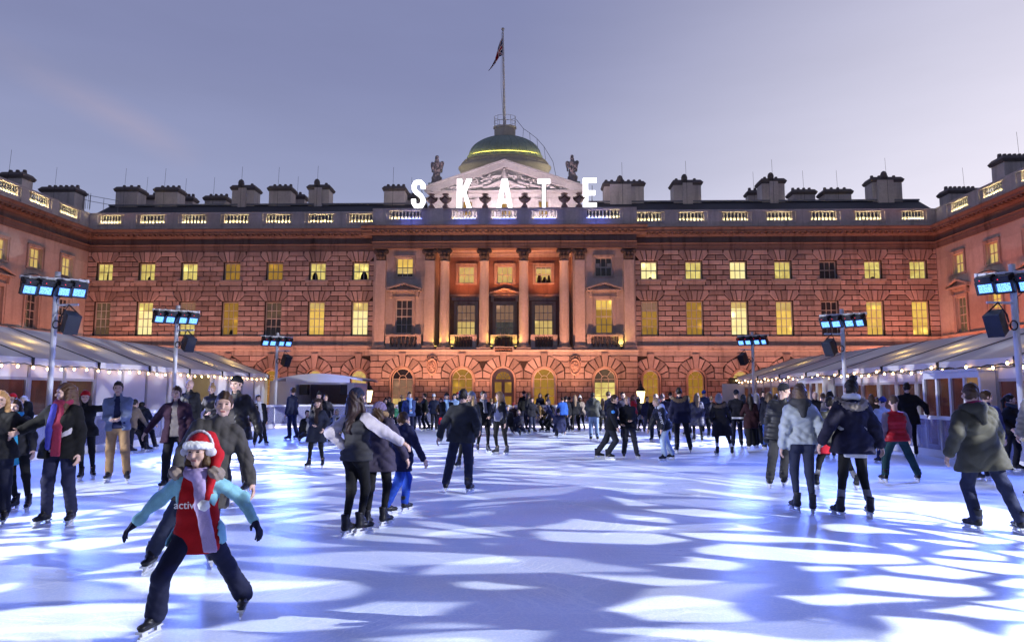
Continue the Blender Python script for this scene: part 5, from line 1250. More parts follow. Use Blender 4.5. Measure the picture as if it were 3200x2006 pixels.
# boots shared by everyone, two sizes of mesh
def boot_mesh(h):
    s = Sh(.03); s.cap((0, -.075, .118), (0, .115, .108), .043, .036).cap((0, -.06, .13), (0, -.075, .27), .044, .05).cap((0, .02, .14), (0, -.035, .21), .034, .038)
    s.cut.append(lambda P: .078 - P[..., 2]); s.cut.append(lambda P: P[..., 2] - .28)
    s.disp = lambda P: .004 * np.sin(P[..., 2] * 150) * (P[..., 1] > -.02)
    return s.mesh(h)
BM = {}
for nm, h in (('hi', .010), ('lo', .022)):
    V, F = boot_mesh(h); me_o = mesh_obj('skate_boot', V, F, M_blk); BM[nm] = me_o.data; bpy.data.objects.remove(me_o)
mb = MB(); mb.box(-.006, .006, -.135, .165, 0.0, .03, 0); mb.box(-.03, .03, -.12, -.04, .066, .082, 1); mb.box(-.034, .034, .03, .15, .066, .082, 1)
for a, b_ in ((-.11, -.06), (.05, .12)): mb.box(-.014, .014, a, b_, .03, .066, 1)
mb.box(-.012, .012, -.12, .14, .026, .04, 1)
_b = mb.build('blade', [plain('skate_steel', (.75, .76, .8), .25, .8, .05), plain('blade_holder', (.45, .46, .5), .4, 0, .1)], None); BLADE = _b.data; bpy.data.objects.remove(_b)
SKIN = (.46, .30, .24); DARK = (.018, .018, .024)
M_eye = plain('eye', (.02, .015, .012), .2, 0, .05); M_lip = plain('lip', (.30, .10, .09), .5)
NP = [0]
def person(label, head, feet, face=0, ht=None, top=('jacket', DARK), bot=('jeans', (.03, .035, .06)), hair=('short', (.05, .03, .02)), hat=None, scarf=None, arms=('hang', 'hang'),
           sex='m', look=None, hem=None, fit=0.0, sleeve=None, glove=None, boots=DARK, sock=None, skirt=None, hood=None, fur=None, lean=0.0, pback=0.0, toe=12, shirt=None, text=None, headphones=False, bag=None, ex=None, child=False, near=None, crouch=0.0):
    NP[0] += 1; ph = NP[0] * 1.37
    a = R(face); fw = A(math.sin(a), -math.cos(a), 0); rt = A(fw[1], -fw[0], 0)
    fp = []
    for f in feet:
        if len(f) == 2: fp.append(atZ(f[0], f[1], 0.0))
        else: fp.append(atY(f[0], f[1], fp[0][1] + f[2] if fp else 5))
    if len(fp) == 1: fp = [fp[0] - rt * .09, fp[0] + rt * .09]
    fp.sort(key=lambda p: p @ rt); fL, fR = fp                      # body left, body right
    mid = (fL + fR) / 2; dep = mid[1]
    near_ = dep < 13 if near is None else near
    ht_ = atY(head[0], head[1], mid[1] + lean)
    s = (ht or ht_[2]) / 1.80; hs = s ** .82 if child else s ** .85
    h = float(np.clip(.00125 * dep, .010, .034))
    hw = (.172 if sex == 'm' else .148) * s
    hc0 = ht_ - A(0, 0, .125 * hs)
    # legs
    def footmat(p, sd):
        q = a + R(toe) * (-sd); d = A(math.sin(q), -math.cos(q), 0); return d
    dirs = [footmat(fL, -1), footmat(fR, 1)]
    lift = [fL[2], fR[2]]
    ank = [fL - dirs[0] * .055 * s + A(0, 0, .17 * s), fR - dirs[1] * .055 * s + A(0, 0, .17 * s)]
    pxy = mid + (hc0 - mid) * .58; pxy = A(pxy[0], pxy[1], 0) - fw * pback
    l1, l2 = .425 * s, .40 * s; zp = .985 * s - crouch
    for an, sd in zip(ank, (-1, 1)):
        hx = pxy + rt * .09 * s * sd; dd = np.hypot(*(an - hx)[:2]); zp = min(zp, an[2] + math.sqrt(max((l1 + l2) ** 2 * .99 - dd * dd, .01)))
    pel = A(pxy[0], pxy[1], zp)
    up = nrm(hc0 - pel); ffw = nrm(fw - up * (fw @ up)); rr = np.cross(ffw, up)
    nb = pel + up * .525 * s
    hc = nb + (hc0 - nb) if np.linalg.norm(hc0 - nb) < .22 * s else nb + nrm(hc0 - nb) * .18 * s
    hip = [pel + rr * -.088 * s, pel + rr * .088 * s]
    kne = [ik(hip[i], ank[i], l1, l2, ffw + A(0, 0, .1)) for i in (0, 1)]
    # arms
    sh = [nb - up * .055 * s - rr * hw, nb - up * .055 * s + rr * hw]
    PRE = {'hang': (.10, .05, -.57), 'fwd': (.02, .34, -.36), 'out': (.42, .06, -.36), 'wide': (.55, .05, -.14), 'pocket': (.06, .10, -.44), 'clasp': (-.15, .27, -.34), 'chest': (-.14, .25, -.18), 'back': (-.06, -.16, -.46), 'low': (.20, .16, -.52), 'rail': (.28, .34, -.36), 'up': (.3, .3, .15)}
    imgleft = 1 if rr[0] < 0 else 0                                   # which body side is image-left
    hand, elb = [None, None], [None, None]
    for j, sp_ in enumerate(arms):
        i = imgleft if j == 0 else 1 - imgleft; sd = (-1, 1)[i]
        if isinstance(sp_, str): o_, f_, d_ = PRE[sp_]; hd = sh[i] + (rr * sd * o_ + ffw * f_ + A(0, 0, 1) * d_) * s
        else: hd = atY(sp_[0], sp_[1], nb[1] + (sp_[2] if len(sp_) > 2 else 0))
        d = hd - sh[i]; L = np.linalg.norm(d)
        if L > .56 * s: hd = sh[i] + d / L * .56 * s
        hand[i] = hd; elb[i] = ik(sh[i], hd, .29 * s, .275 * s, rr * sd * .5 - ffw * .8 - A(0, 0, .3))
    root = None; skin = cloth(SKIN, 'skin')
    mats = [skin, M_eye, M_lip, cloth(tuple(.5 * p + .5 * q for p, q in zip(hair[1], SKIN)) if hair else SKIN, 'skin'), cloth(glove, 'cloth') if glove else skin]
    # head frame
    la = a if look is None else R(look); hf0 = A(math.sin(la), -math.cos(la), 0); hu = nrm(A(0, 0, 1) * .7 + up * .3 - (hf0 * .0)); hf = nrm(hf0 - hu * (hf0 @ hu)); hr = np.cross(hf, hu)
    HM = np.stack([hr, hf, hu], 1)
    hp = lambda x, y, z: hc + (hr * x + hf * y + hu * z) * hs
    core = Sh(.05); g = -.012
    core.cap(sh[0] + rr * .05, sh[1] - rr * .05, .05 * s).cap(nb - up * .2 * s - rr * .07 * s, nb - up * .2 * s + rr * .07 * s, .09 * s).cap(pel + up * .05 * s, nb - up * .2 * s, .09 * s).cap(pel - rr * .06 * s, pel + rr * .06 * s, .09 * s)
    for i in (0, 1):
        core.cap(sh[i], elb[i], .042 * s, .036 * s).cap(elb[i], hand[i], .036 * s, .026 * s).cap(hip[i], kne[i], .07 * s, .05 * s).cap(kne[i], ank[i], .047 * s, .036 * s)
    core.cap(nb - up * .04, hc, .05 * hs, .045 * hs)
    VV, FF, MI = [], [], []
    def push(vf, mi=None):
        V, F = vf; k = sum(len(q) for q in VV); VV.append(V); FF.append(F + k); MI.append(np.zeros(len(F), int) if mi is None else mi)
    push(core.mesh(max(h, .016)))
    hd_ = Sh(.03); e = hs
    hd_.ell(hp(0, -.012, .022), A(.077, .097, .103) * e, HM).cap(hp(0, .03, -.055), hp(0, .052, -.083), .046 * e, .032 * e, .035 * e).cap(hp(0, -.02, -.05), nb - up * .05, .052 * e, .058 * e, .03)
    if dep < 26:
        hd_.cap(hp(0, .088, .008), hp(0, .106, -.028), .007 * e, .013 * e, .012).cap(hp(-.045, .078, .03), hp(.045, .078, .03), .012 * e, .012 * e, .02)
        for sd in (-1, 1): hd_.ell(hp(sd * .077, -.008, -.004), A(.012, .02, .031) * e, HM, .01).ell(hp(sd * .042, .065, -.03), A(.028, .022, .022) * e, HM, .03)
        hd_.cap(hp(-.018, .083, -.062), hp(.018, .083, -.062), .009 * e, .009 * e, .008)
        eyes = [hp(sd * .032, .088, .010) for sd in (-1, 1)]
        old = hd_.fn
        hd_.cut.append(lambda P: -np.minimum(sd_ell(P, eyes[0], A(.016, .012, .009) * e, HM), sd_ell(P, eyes[1], A(.016, .012, .009) * e, HM)))
    V, F = hd_.mesh(float(np.clip(h * .62, .0062, .02))); C = V[F].mean(1) if len(F) else V; mi = np.zeros(len(F), int)
    if dep < 26 and len(F):
        lc = (C - hc) @ HM / e
        mi[(np.abs(np.abs(lc[:, 0]) - .032) < .012) & (np.abs(lc[:, 2] - .010) < .0055) & (lc[:, 1] > .055)] = 1
        mi[(np.abs(np.abs(lc[:, 0]) - .034) < .016) & (np.abs(lc[:, 2] - .032) < .0032) & (lc[:, 1] > .06)] = 3
        mi[(np.abs(lc[:, 0]) < .024) & (np.abs(lc[:, 2] + .063) < .008) & (lc[:, 1] > .07)] = 2
    push((V, F), mi)
    for i in (0, 1):                                                  # hands: palm, four fingers, thumb
        fd = nrm(hand[i] - elb[i]); sd = (-1, 1)[i]; pn = nrm(np.cross(fd, ffw) if abs(fd @ ffw) < .9 else np.cross(fd, A(0, 0, 1))); tn = nrm(np.cross(pn, fd))
        if tn @ ffw < 0: tn = -tn                                     # thumb side looks ahead
        pn = nrm(np.cross(fd, tn)); q = hand[i]; hsz = s * (1.12 if glove else 1.0)
        if pn @ (rr * sd) > 0: pn = -pn                               # palm looks at the body
        H = Sh(.012); H.cap(q - fd * .05 * hsz, q + fd * .012 * hsz, .026 * hsz, .027 * hsz)
        for k in (-1, 0, 1): H.cap(q, q + fd * .075 * hsz + tn * .022 * k * hsz, .020 * hsz, .014 * hsz)
        if dep < 17:
            for k, (ln, cu) in enumerate(((.060, .5), (.074, .45), (.080, .45), (.072, .5))):
                b0 = q + fd * .078 * hsz + tn * (-.031 + .0205 * k) * hsz; d1 = nrm(fd + pn * cu); d2 = nrm(fd + pn * (cu * 2.6)); m1 = b0 + d1 * ln * .5 * hsz; H.cap(b0, m1, .0095 * hsz, .009 * hsz, .006).cap(m1, m1 + d2 * ln * .5 * hsz, .009 * hsz, .0075 * hsz, .006)
            t0 = q + fd * .015 * hsz + tn * .026 * hsz; t1 = t0 + nrm(fd * .6 + tn * .8 + pn * .3) * .042 * hsz; H.cap(t0, t1, .013 * hsz, .011 * hsz, .01).cap(t1, t1 + nrm(fd + tn * .3 + pn * .4) * .03 * hsz, .011 * hsz, .008 * hsz, .006)
            hh = float(np.clip(h * .5, .0055, .009))
        else: H.cap(q + fd * .07 * s, q + fd * .13 * s + pn * .03 * s, .024 * s, .016 * s); H.cap(q, q + fd * .05 * s + tn * .05 * s, .014 * s, .011 * s); hh = .014
        V, F = H.mesh(hh); push((V, F), np.full(len(F), 4 if glove else 0))
    body = mesh_obj('person', np.concatenate(VV), np.concatenate(FF), mats, None, np.concatenate(MI))
    tag(body, label, 'person', 'people at the ice rink')
    def child_(name, shp, m_, hh=None):
        V, F = shp.mesh(hh or h)
        if len(F): return mesh_obj(name, V, F, m_, body)
    # trousers
    kind, bc = bot; inf = {'jeans': .018, 'leggings': .006, 'wide': .038, 'loose': .024, 'flare': .016}[kind] * s
    tr = Sh(.05); tr.cap(hip[0], hip[1], .098 * s + inf * .6).cap(pel + up * .08 * s - rr * .05 * s, pel + up * .08 * s + rr * .05 * s, .088 * s)
    for i in (0, 1):
        lower = ank[i] + (kne[i] - ank[i]) * (.05 if kind in ('wide', 'jeans', 'loose', 'flare') else .22)
        tr.cap(hip[i], kne[i], .085 * s + inf * .5, .056 * s + inf, .035).cap(kne[i], lower, .054 * s + inf, (.05 if kind != 'leggings' else .036) * s + inf * (1.35 if kind == 'wide' else 2.4 if kind == 'flare' else .9), .03)
        bt = nrm(hip[i] - pel); tr.cap(hip[i] - ffw * .035 * s, hip[i] - ffw * .05 * s - up * .06 * s, .08 * s, .07 * s)
    tr.disp = wrinkle(.0045 if kind != 'leggings' else .002, 1.3, ph); child_('trousers', tr, cloth(bc, 'cloth'))
    if skirt:
        sk = Sh(.06)
        for i in (0, 1): sk.cap(hip[i] + up * .06 * s, hip[i] + (kne[i] - hip[i]) * .55, .10 * s, .125 * s)
        pt = pel - up * .27 * s; sk.cut.append(lambda P: (pt - P) @ up); sk.disp = wrinkle(.006, 1.5, ph); child_('skirt', sk, cloth(skirt))
    # upper garment
    kind, tcol = top[0], top[1]; mk = top[2] if len(top) > 2 else {'puffer': 'nylon', 'leather': 'leather'}.get(kind, 'cloth')
    hem_ = hem if hem is not None else {'coat': .38, 'puffer': .12, 'jacket': .10, 'hoodie': .02, 'leather': .06, 'vest': .08, 'tee': .10}[kind]
    ef = ({'coat': .034, 'puffer': .052, 'jacket': .030, 'hoodie': .028, 'leather': .026, 'vest': .044, 'tee': .012}[kind] + fit) * s
    tm = cloth(tcol, mk); wd = .8 if sex == 'f' else 1.0
    jk = Sh(.05); br_ = .125 * s if sex == 'm' else .112 * s
    jk.cap(nb - up * .035 * s - rr * .05 * s, sh[0] - up * .012 * s + rr * .02 * s, .060 * s, .050 * s + ef * .5).cap(nb - up * .035 * s + rr * .05 * s, sh[1] - up * .012 * s - rr * .02 * s, .060 * s, .050 * s + ef * .5).cap(nb - up * .19 * s - rr * .072 * wd * s, nb - up * .19 * s + rr * .072 * wd * s, br_ + ef * .55)
    if sex == 'f': jk.cap(nb - up * .20 * s - rr * .06 * s + ffw * .07 * s, nb - up * .20 * s + rr * .06 * s + ffw * .07 * s, .06 * s + ef * .4)
    jk.cap(pel + up * .16 * s - rr * .06 * wd * s, pel + up * .16 * s + rr * .06 * wd * s, (.104 if sex == 'm' else .088) * s + ef * .7).cap(pel - rr * .075 * s, pel + rr * .075 * s, .108 * s + ef * .9).cap(nb - up * .02 * s, nb + up * .045 * s, .066 * s, .064 * s, .03)
    if hem_ > .06:
        for i in (0, 1):
            ld = nrm(nrm(kne[i] - hip[i]) * .65 - up * .35); jk.cap(hip[i], hip[i] + ld * hem_ * s, .108 * s + ef * .8, .112 * s + ef + hem_ * .07 * s, .05)
    tint = None
    arm_ = Sh(.035)
    for i in (0, 1):
        wr = hand[i] - nrm(hand[i] - elb[i]) * .03 * s
        arm_.cap(sh[i] - up * .015 * s, elb[i], .053 * s + ef * .62, .044 * s + ef * .55).cap(elb[i], wr, .044 * s + ef * .55, .034 * s + ef * .45)
    if kind != 'vest' and sleeve is None: jk.c += [q[:5] + (.03,) for q in arm_.c]
    pt2 = pel - up * hem_ * s
    jk.cut.append(lambda P: np.minimum((pt2 - P) @ up, .0 * P[..., 0] + 9) if True else 0)
    lowarm = [(hand[i], elb[i]) for i in (0, 1)]
    if hem_ < .3 or True:                                            # the hem cuts the body of the coat, not a hanging sleeve
        cf = lambda P: (pt2 - P) @ up
        def cutf(P):
            d = cf(P)
            if kind != 'vest' and sleeve is None:
                for hn, eb in lowarm: d = np.minimum(d, sd_cap(P, eb, hn, .075 * s + ef, .065 * s + ef))
            return d
        jk.cut = [cutf]
    if kind in ('puffer', 'vest'): rf = ribs(.012, .085, up, pel); wf = wrinkle(.004, 1, ph); jk.disp = lambda P: rf(P) + wf(P)
    else: jk.disp = wrinkle(.010 if near_ else .008, 1.0 if kind != 'leather' else 1.3, ph)
    if shirt: 
        open_ = sh[0] * .5 + sh[1] * .5; wv = (shirt[2] if len(shirt) > 2 else .055) * s                # jacket worn open over a shirt
        def opn(P):
            q = P - pel; x = q @ rr; y = q @ ffw; z = q @ up; w_ = wv * (.55 + .9 * np.clip((.52 * s - z) / (.6 * s), 0, 1)) 
            return np.minimum(np.minimum(w_ - np.abs(x), y - .01), (z + .3 * s) * 4)
        jk.cut.append(lambda P: opn(P))
        st = Sh(.06); st.cap(nb - up * .19 * s - rr * .08 * wd * s, nb - up * .19 * s + rr * .08 * wd * s, br_ + ef * .2).cap(pel + up * .16 * s - rr * .06 * s, pel + up * .16 * s + rr * .06 * s, .112 * s + ef * .2).cap(pel - rr * .07 * s, pel + rr * .07 * s, .115 * s + ef * .2).cap(nb - up * .06 * s, nb, .07 * s, .058 * s).cap(sh[0] + rr * .05 * s, sh[1] - rr * .05 * s, .055 * s)
        if shirt[1] > 0: st.cap(pel - rr * .06 * s, pel - rr * .06 * s - up * shirt[1] * s, .12 * s).cap(pel + rr * .06 * s, pel + rr * .06 * s - up * shirt[1] * s, .12 * s)
        pt3 = pel - up * shirt[1] * s; st.cut.append(lambda P: (pt3 - P) @ up); st.disp = wrinkle(.004, 1.2, ph + 2); child_('shirt', st, cloth(shirt[0]))
    child_({'coat': 'coat', 'puffer': 'jacket', 'hoodie': 'hoodie', 'vest': 'vest', 'tee': 'shirt'}.get(kind, 'jacket'), jk, tm)
    if kind == 'vest' or sleeve is not None:
        arm_.disp = wrinkle(.006, 1, ph); child_('sleeve' if sleeve is not None else 'sweater', arm_, cloth(sleeve if sleeve is not None else tcol))
    if shirt is None and kind in ('jacket', 'hoodie') and text is None and top[-1] == 'tail':
        pass
    # hood lying on the back
    if hood:
        hd2 = Sh(.04)
        for k in range(7):
            t = PI * (.05 + .9 * k / 6); p0 = nb + up * .03 * s + (rr * math.cos(t) * .10 - ffw * (math.sin(t) * .10)) * s; t1 = PI * (.05 + .9 * (k + 1) / 6)
            hd2.cap(p0, nb + up * .03 * s + (rr * math.cos(t1) * .10 - ffw * (math.sin(t1) * .10)) * s, .05 * s)
        hd2.cap(nb - ffw * .11 * s, nb - ffw * .155 * s - up * .14 * s, .08 * s, .04 * s); hd2.disp = wrinkle(.006, 1.5, ph); child_('hood', hd2, cloth(hood))
    if fur:
        fr = Sh(.03)
        for k in range(9):
            t, t1 = PI * (-.08 + 1.16 * k / 9), PI * (-.08 + 1.16 * (k + 1) / 9); f_ = lambda t: nb - up * (.0 + .07 * math.sin(t)) * s + (rr * math.cos(t) * .17 - ffw * math.sin(t) * .15) * s + ffw * .04 * s
            fr.cap(f_(t), f_(t1), .052 * s)
        fr.disp = lambda P: .012 * np.sin(90 * P[..., 0] + 40 * P[..., 2]) * np.sin(80 * P[..., 1] + 60 * P[..., 2]); child_('fur_trim', fr, cloth(fur, 'fur'), min(h, .014))
    # hair, hats, scarves
    hh = float(np.clip(h * .7, .008, .022))
    def hairs(P):
        q = (P - hc) @ HM / hs; return .0035 * hs * (np.sin(120 * q[..., 0] + 9 * np.sin(12 * q[..., 2]) + 45 * q[..., 1]) + np.sin(37 * q[..., 0] - 20 * q[..., 2]))
    if hair:
        st, hcol = hair; hm = cloth(hcol, 'hair'); HS = Sh(.03); big = 1.0 if not hat else .93
        HS.ell(hp(0, -.016, .026), A(.086, .104, .112) * hs * big, HM)
        HS.cut.append(lambda P: (lambda q: np.maximum(q[..., 1] - .034 - .95 * np.maximum(q[..., 2] - .01, 0) + .0 * q[..., 0], -(q[..., 2] + (.085 if st != 'short' else .07))) * hs)((P - hc) @ HM / hs))
        if st == 'long':
            L = Sh(.03); L.cap(hp(0, -.06, .03), hp(0, -.085, -.16), .08 * hs, .085 * hs).cap(hp(0, -.085, -.16), hp(0, -.10, -.38), .08 * hs, .06 * hs)
            for sd in (-1, 1): L.cap(hp(sd * .072, -.015, .04), hp(sd * .085, .012, -.14), .03 * hs, .036 * hs).cap(hp(sd * .085, .012, -.14), hp(sd * .095, .05, -.36), .036 * hs, .02 * hs)
            L.cut.append(lambda P: -sd_ell(P, hp(0, .06, -.03), A(.062, .09, .11) * hs, HM)); L.disp = hairs; child_('hair_lengths', L, hm, hh)
        elif st == 'bun': HS2 = Sh(.02); HS2.ell(hp(.01, -.05, .145), A(.05, .05, .045) * hs, HM); HS2.disp = hairs; child_('hair_bun', HS2, hm, hh)
        elif st == 'pony': HS2 = Sh(.03); HS2.cap(hp(0, -.10, .06), hp(0, -.15, -.02), .03 * hs, .04 * hs).cap(hp(0, -.15, -.02), hp(0, -.14, -.22), .04 * hs, .018 * hs); HS2.disp = hairs; child_('ponytail', HS2, hm, hh)
        elif st == 'bob':
            L = Sh(.03); L.cap(hp(0, -.05, .0), hp(0, -.06, -.09), .09 * hs, .085 * hs)
            for sd in (-1, 1): L.cap(hp(sd * .075, .0, .02), hp(sd * .08, .015, -.09), .03 * hs, .028 * hs)
            L.cut.append(lambda P: -sd_ell(P, hp(0, .065, -.02), A(.06, .085, .10) * hs, HM)); L.disp = hairs; child_('hair_lengths', L, hm, hh)
        HS.disp = hairs; child_('hair', HS, hm, hh)
    if hat:
        hk, hcol = hat[0], hat[1]; S = Sh(.02); hm = cloth(hcol)
        S.ell(hp(0, -.012, .028), A(.093, .113, .117) * hs, HM)
        S.cut.append(lambda P: (lambda q: (.022 - q[..., 2] + .25 * q[..., 1]) * hs)((P - hc) @ HM / hs))
        if hk == 'cap': S.cap(hp(-.03, .10, .062), hp(.03, .10, .062), .03 * hs).ell(hp(0, .125, .055), A(.07, .075, .012) * hs, HM)
        if hk == 'beanie': S.disp = lambda P: .003 * np.sin(220 * ((P - hc) @ HM)[..., 0])
        if hk == 'beret': S.ell(hp(.02, -.02, .085), A(.125, .125, .05) * hs, HM)
        if hk == 'pom': S.ell(hp(0, -.02, .165), A(.035, .035, .035) * hs, HM)
        if hk == 'hood':
            S = Sh(.04); S.ell(hp(0, -.02, .02), A(.108, .122, .135) * hs, HM).cap(hp(0, -.04, -.06), nb - ffw * .03, .10 * hs, .095 * s); S.cut.append(lambda P: -sd_ell(P, hp(0, .10, -.005), A(.072, .095, .105) * hs, HM))
        if hk == 'santa':
            S = Sh(.03); S.ell(hp(0, -.012, .035), A(.098, .115, .125) * hs, HM).cap(hp(-.05, -.07, .10), hp(-.135, -.06, -.03), .07 * hs, .048 * hs).cap(hp(-.135, -.06, -.03), hp(-.14, .02, -.20), .048 * hs, .036 * hs).cap(hp(-.14, .02, -.20), hp(-.125, .10, -.38), .036 * hs, .026 * hs)
            S.cut.append(lambda P: np.minimum((lambda q: (.03 - q[..., 2] + .2 * q[..., 1]) * hs)((P - hc) @ HM / hs), (lambda q: (.098 + q[..., 0]) * hs)((P - hc) @ HM / hs))); S.disp = wrinkle(.003, 2)
        ho = child_('hat', S, hm, hh)
        if hk == 'santa':
            B = Sh(.02)
            for k in range(16):
                f_ = lambda k: hp(.093 * math.cos(2 * PI * k / 16), -.008 + .112 * math.sin(2 * PI * k / 16), .046 + .2 * .112 * math.sin(2 * PI * k / 16)); B.cap(f_(k), f_(k + 1), .027 * hs)
            B.disp = lambda P: .004 * np.sin(150 * P[..., 0] + 60 * P[..., 2]) * np.sin(140 * P[..., 1] + 90 * P[..., 2]); child_('hat_band', B, cloth((.8, .8, .8), 'fur'), hh)
            B = Sh(.01); B.ell(hp(-.122, .125, -.42), A(.047, .047, .047) * hs); B.disp = lambda P: .004 * np.sin(150 * P[..., 0]) * np.sin(140 * P[..., 2]); child_('pompom', B, cloth((.8, .8, .8), 'fur'), hh)
    if headphones:
        B = Sh(.01)
        for k in range(12):
            f_ = lambda k: hp(.118 * math.cos(PI * k / 12), -.01, .03 + .145 * math.sin(PI * k / 12)); B.cap(f_(k), f_(k + 1), .012 * hs)
        for sd in (-1, 1): B.cap(hp(sd * .095, .0, .0), hp(sd * .118, .0, .0), .042 * hs, .036 * hs)
        child_('headphones', B, cloth((.62, .60, .66), 'nylon'), hh)
    if scarf:
        S = Sh(.03)
        for k in range(10):
            f_ = lambda k: nb + up * ((.015 if child else .055) - .02 * math.sin(2 * PI * k / 10)) * s + (rr * math.cos(2 * PI * k / 10) * .078 + ffw * (math.sin(2 * PI * k / 10) * .082 + .01)) * s; S.cap(f_(k), f_(k + 1), .034 * s)
        if len(scarf) > 1:
            so_ = -.06 if child and headphones else -.01; p0 = nb + ffw * .09 * s + up * .02 * s + rr * so_ * .6 * s; p1 = nb + ffw * .15 * s - up * .25 * s + rr * so_ * 1.5 * s; p2 = p1 - up * scarf[1] * s + rr * so_ * 1.5 * s + ffw * .03 * s
            for q in (-.028, .0, .028): S.cap(p0 + rr * q * s, p1 + rr * q * 1.2 * s, .021 * s, .022 * s).cap(p1 + rr * q * 1.2 * s, p2 + rr * q * 1.5 * s, .022 * s, .017 * s)
        S.disp = wrinkle(.003, 2.4, ph); child_('scarf', S, cloth(scarf[0]), min(h, .016))
        if len(scarf) > 2:
            S2 = Sh(.02); q0 = nb + ffw * .12 * s + rr * .05 * s; q1 = nb + ffw * .17 * s - up * .3 * s + rr * .07 * s; S2.cap(q0, q1, .036 * s, .04 * s).cap(q1, q1 - up * .22 * s, .04 * s, .03 * s); S2.disp = wrinkle(.006, 2.0, ph); child_('scarf_end', S2, cloth(scarf[2]), min(h, .016))
    if bag:
        B = Sh(.03); q = pel + rr * bag[1] * .2 * s + ffw * .12 * s - up * .12 * s; B.cap(q - up * .07, q + up * .06, .075, .065); child_('bag', B, cloth(bag[0]))
    if ex:
        S = Sh(.01); i = imgleft
        if ex[0] == 'cuff':
            for j in (0, 1): fd = nrm(hand[j] - elb[j]); S.cap(hand[j] - fd * .065 * s, hand[j] - fd * .035 * s, .046 * s)
        elif ex[0] == 'stripe':
            S.k = .05
            for sd in (-1, 1): S.cap(hip[0 if sd < 0 else 1] - up * .02 * s, hip[0 if sd < 0 else 1] + up * .005, .142 * s + ef)
            S.cap(hip[0] - up * .01, hip[1] - up * .01, .128 * s + ef); S.cut.append(lambda P: np.abs((P - pel) @ up + .03 * s) - .028 * s)
        else: q = sh[i] * .62 + elb[i] * .38 + A(0, -.085, 0) * s; S.ell(q, A(.05, .03, .05) * s)
        child_(ex[0], S, cloth(ex[1]), min(h, .016))
    for i, (f, sd) in enumerate(((fL, -1), (fR, 1))):
        o = bpy.data.objects.new('skate_boot', BM['hi' if dep < 14 else 'lo']); COL.objects.link(o)
        yaw = math.atan2(dirs[i][1], dirs[i][0]) - PI / 2
        lean_v = kne[i] - ank[i]; pit = 0.0
        if lift[i] > .06: pit = -min(.9, lift[i] * 2.2)
        o.location = f; o.rotation_euler = (pit, 0, yaw); o.scale = (s, s, s)
        o.parent = body; o.material_slots[0].link = 'OBJECT'; o.material_slots[0].material = cloth(boots, 'leather')
        b_ = bpy.data.objects.new('blade', BLADE); COL.objects.link(b_); b_.parent = o
        if sock:
            S = Sh(.01); S.cap(ank[i] + (kne[i] - ank[i]) * .22, ank[i] + (kne[i] - ank[i]) * .48, .052 * s, .050 * s); child_('sock', S, cloth(sock))
    if text:
        txt, size, dz, side, off = text; q = nb - up * dz * s + rr * side * s + ffw * off * s
        o = text_obj(txt, size, q, (0, 0, 0), plain('print_white', (.75, .75, .75), .7), None, 'print', .002)
        o.matrix_basis = Matrix(((-rr[0], up[0], ffw[0], q[0]), (-rr[1], up[1], ffw[1], q[1]), (-rr[2], up[2], ffw[2], q[2]), (0, 0, 0, 1)))
        o.parent = body
    return body
# ------------------------------------------------------------------ the crowd (photo points: top of head, then both feet)
BLK, NVY, JEAN, LEG = (.012, .012, .014), (.016, .018, .045), (.035, .042, .09), (.010, .010, .012)
BRN, BLO, DKH, GRY = (.045, .024, .013), (.33, .20, .09), (.014, .010, .008), (.25, .23, .22)
OLV, BEI, TEAL, GREY = (.062, .060, .045), (.22, .18, .14), (.03, .085, .10), (.10, .10, .11)
person('child in santa hat and headphones, turquoise jacket over red shirt, arms spread wide', (623, 1322), [(470, 1990), (757, 1921)], 4, 1.45, ('jacket', (.24, .50, .58)), ('flare', (.018, .021, .055)), ('bob', (.10, .06, .03)), ('santa', (.42, .010, .018)), ((.42, .33, .58), .38), ((383, 1672), (797, 1632)), 'f', 0, fit=-.014, glove=(.02, .022, .05), shirt=((.42, .008, .012), .16, .15), headphones=True, child=True, lean=-.16, fur=(.25, .2, .17), text=('active', .075, .25, .035, .152), near=True)
person('tall blurred adult in long taupe coat and jeans just behind the santa hat child', (706, 1206), [(466, 1786), (655, 1768)], 20, 1.74, ('coat', (.085, .078, .075)), ('loose', (.035, .042, .085)), ('short', BRN), None, None, ('low', 'low'), hem=.26)
person('big man in black jacket and dark cap, gloved hand hanging, behind the santa hat child', (740, 1176), [(690, 1545), (765, 1543)], -8, None, ('jacket', (.030, .028, .030), 'leather'), ('jeans', (.014, .012, .022)), ('short', DKH), ('beanie', BLK), None, ('pocket', (822, 1376)), hem=.16, glove=BLK, shirt=((.10, .09, .085), .08), fit=.02)
person('dark haired man in plum jacket with one arm held out, left of the santa hat', (553, 1207), [(510, 1530), (585, 1526)], 12, None, ('jacket', (.040, .016, .034)), ('jeans', (.012, .012, .018)), ('short', BRN), None, None, ((455, 1352, -.1), 'hang'), hem=.16, shirt=((.16, .14, .14), .06))
person('bald man in dark collared jacket behind the man in plum', (593, 1187), [(570, 1435), (615, 1435)], -5, None, ('jacket', (.022, .022, .026)), ('jeans', NVY), None, None, None, ('hang', 'hang'), shirt=((.11, .10, .10), .05))
person('blonde woman with messy bun looking down, beside the big man in black', (663, 1202), [(640, 1425), (680, 1425)], -5, None, ('jacket', (.025, .022, .026)), ('leggings', LEG), ('bun', BLO), None, None, ('fwd', 'fwd'), 'f')
person('boy in open black jacket with white scarf gliding past the left barrier', (808, 1228), [(795, 1396), (832, 1391)], 35, None, ('jacket', (.018, .018, .02)), ('jeans', (.014, .014, .02)), ('short', DKH), None, ((.55, .55, .58), .3), ('hang', 'hang'), shirt=((.5, .5, .54), .1))
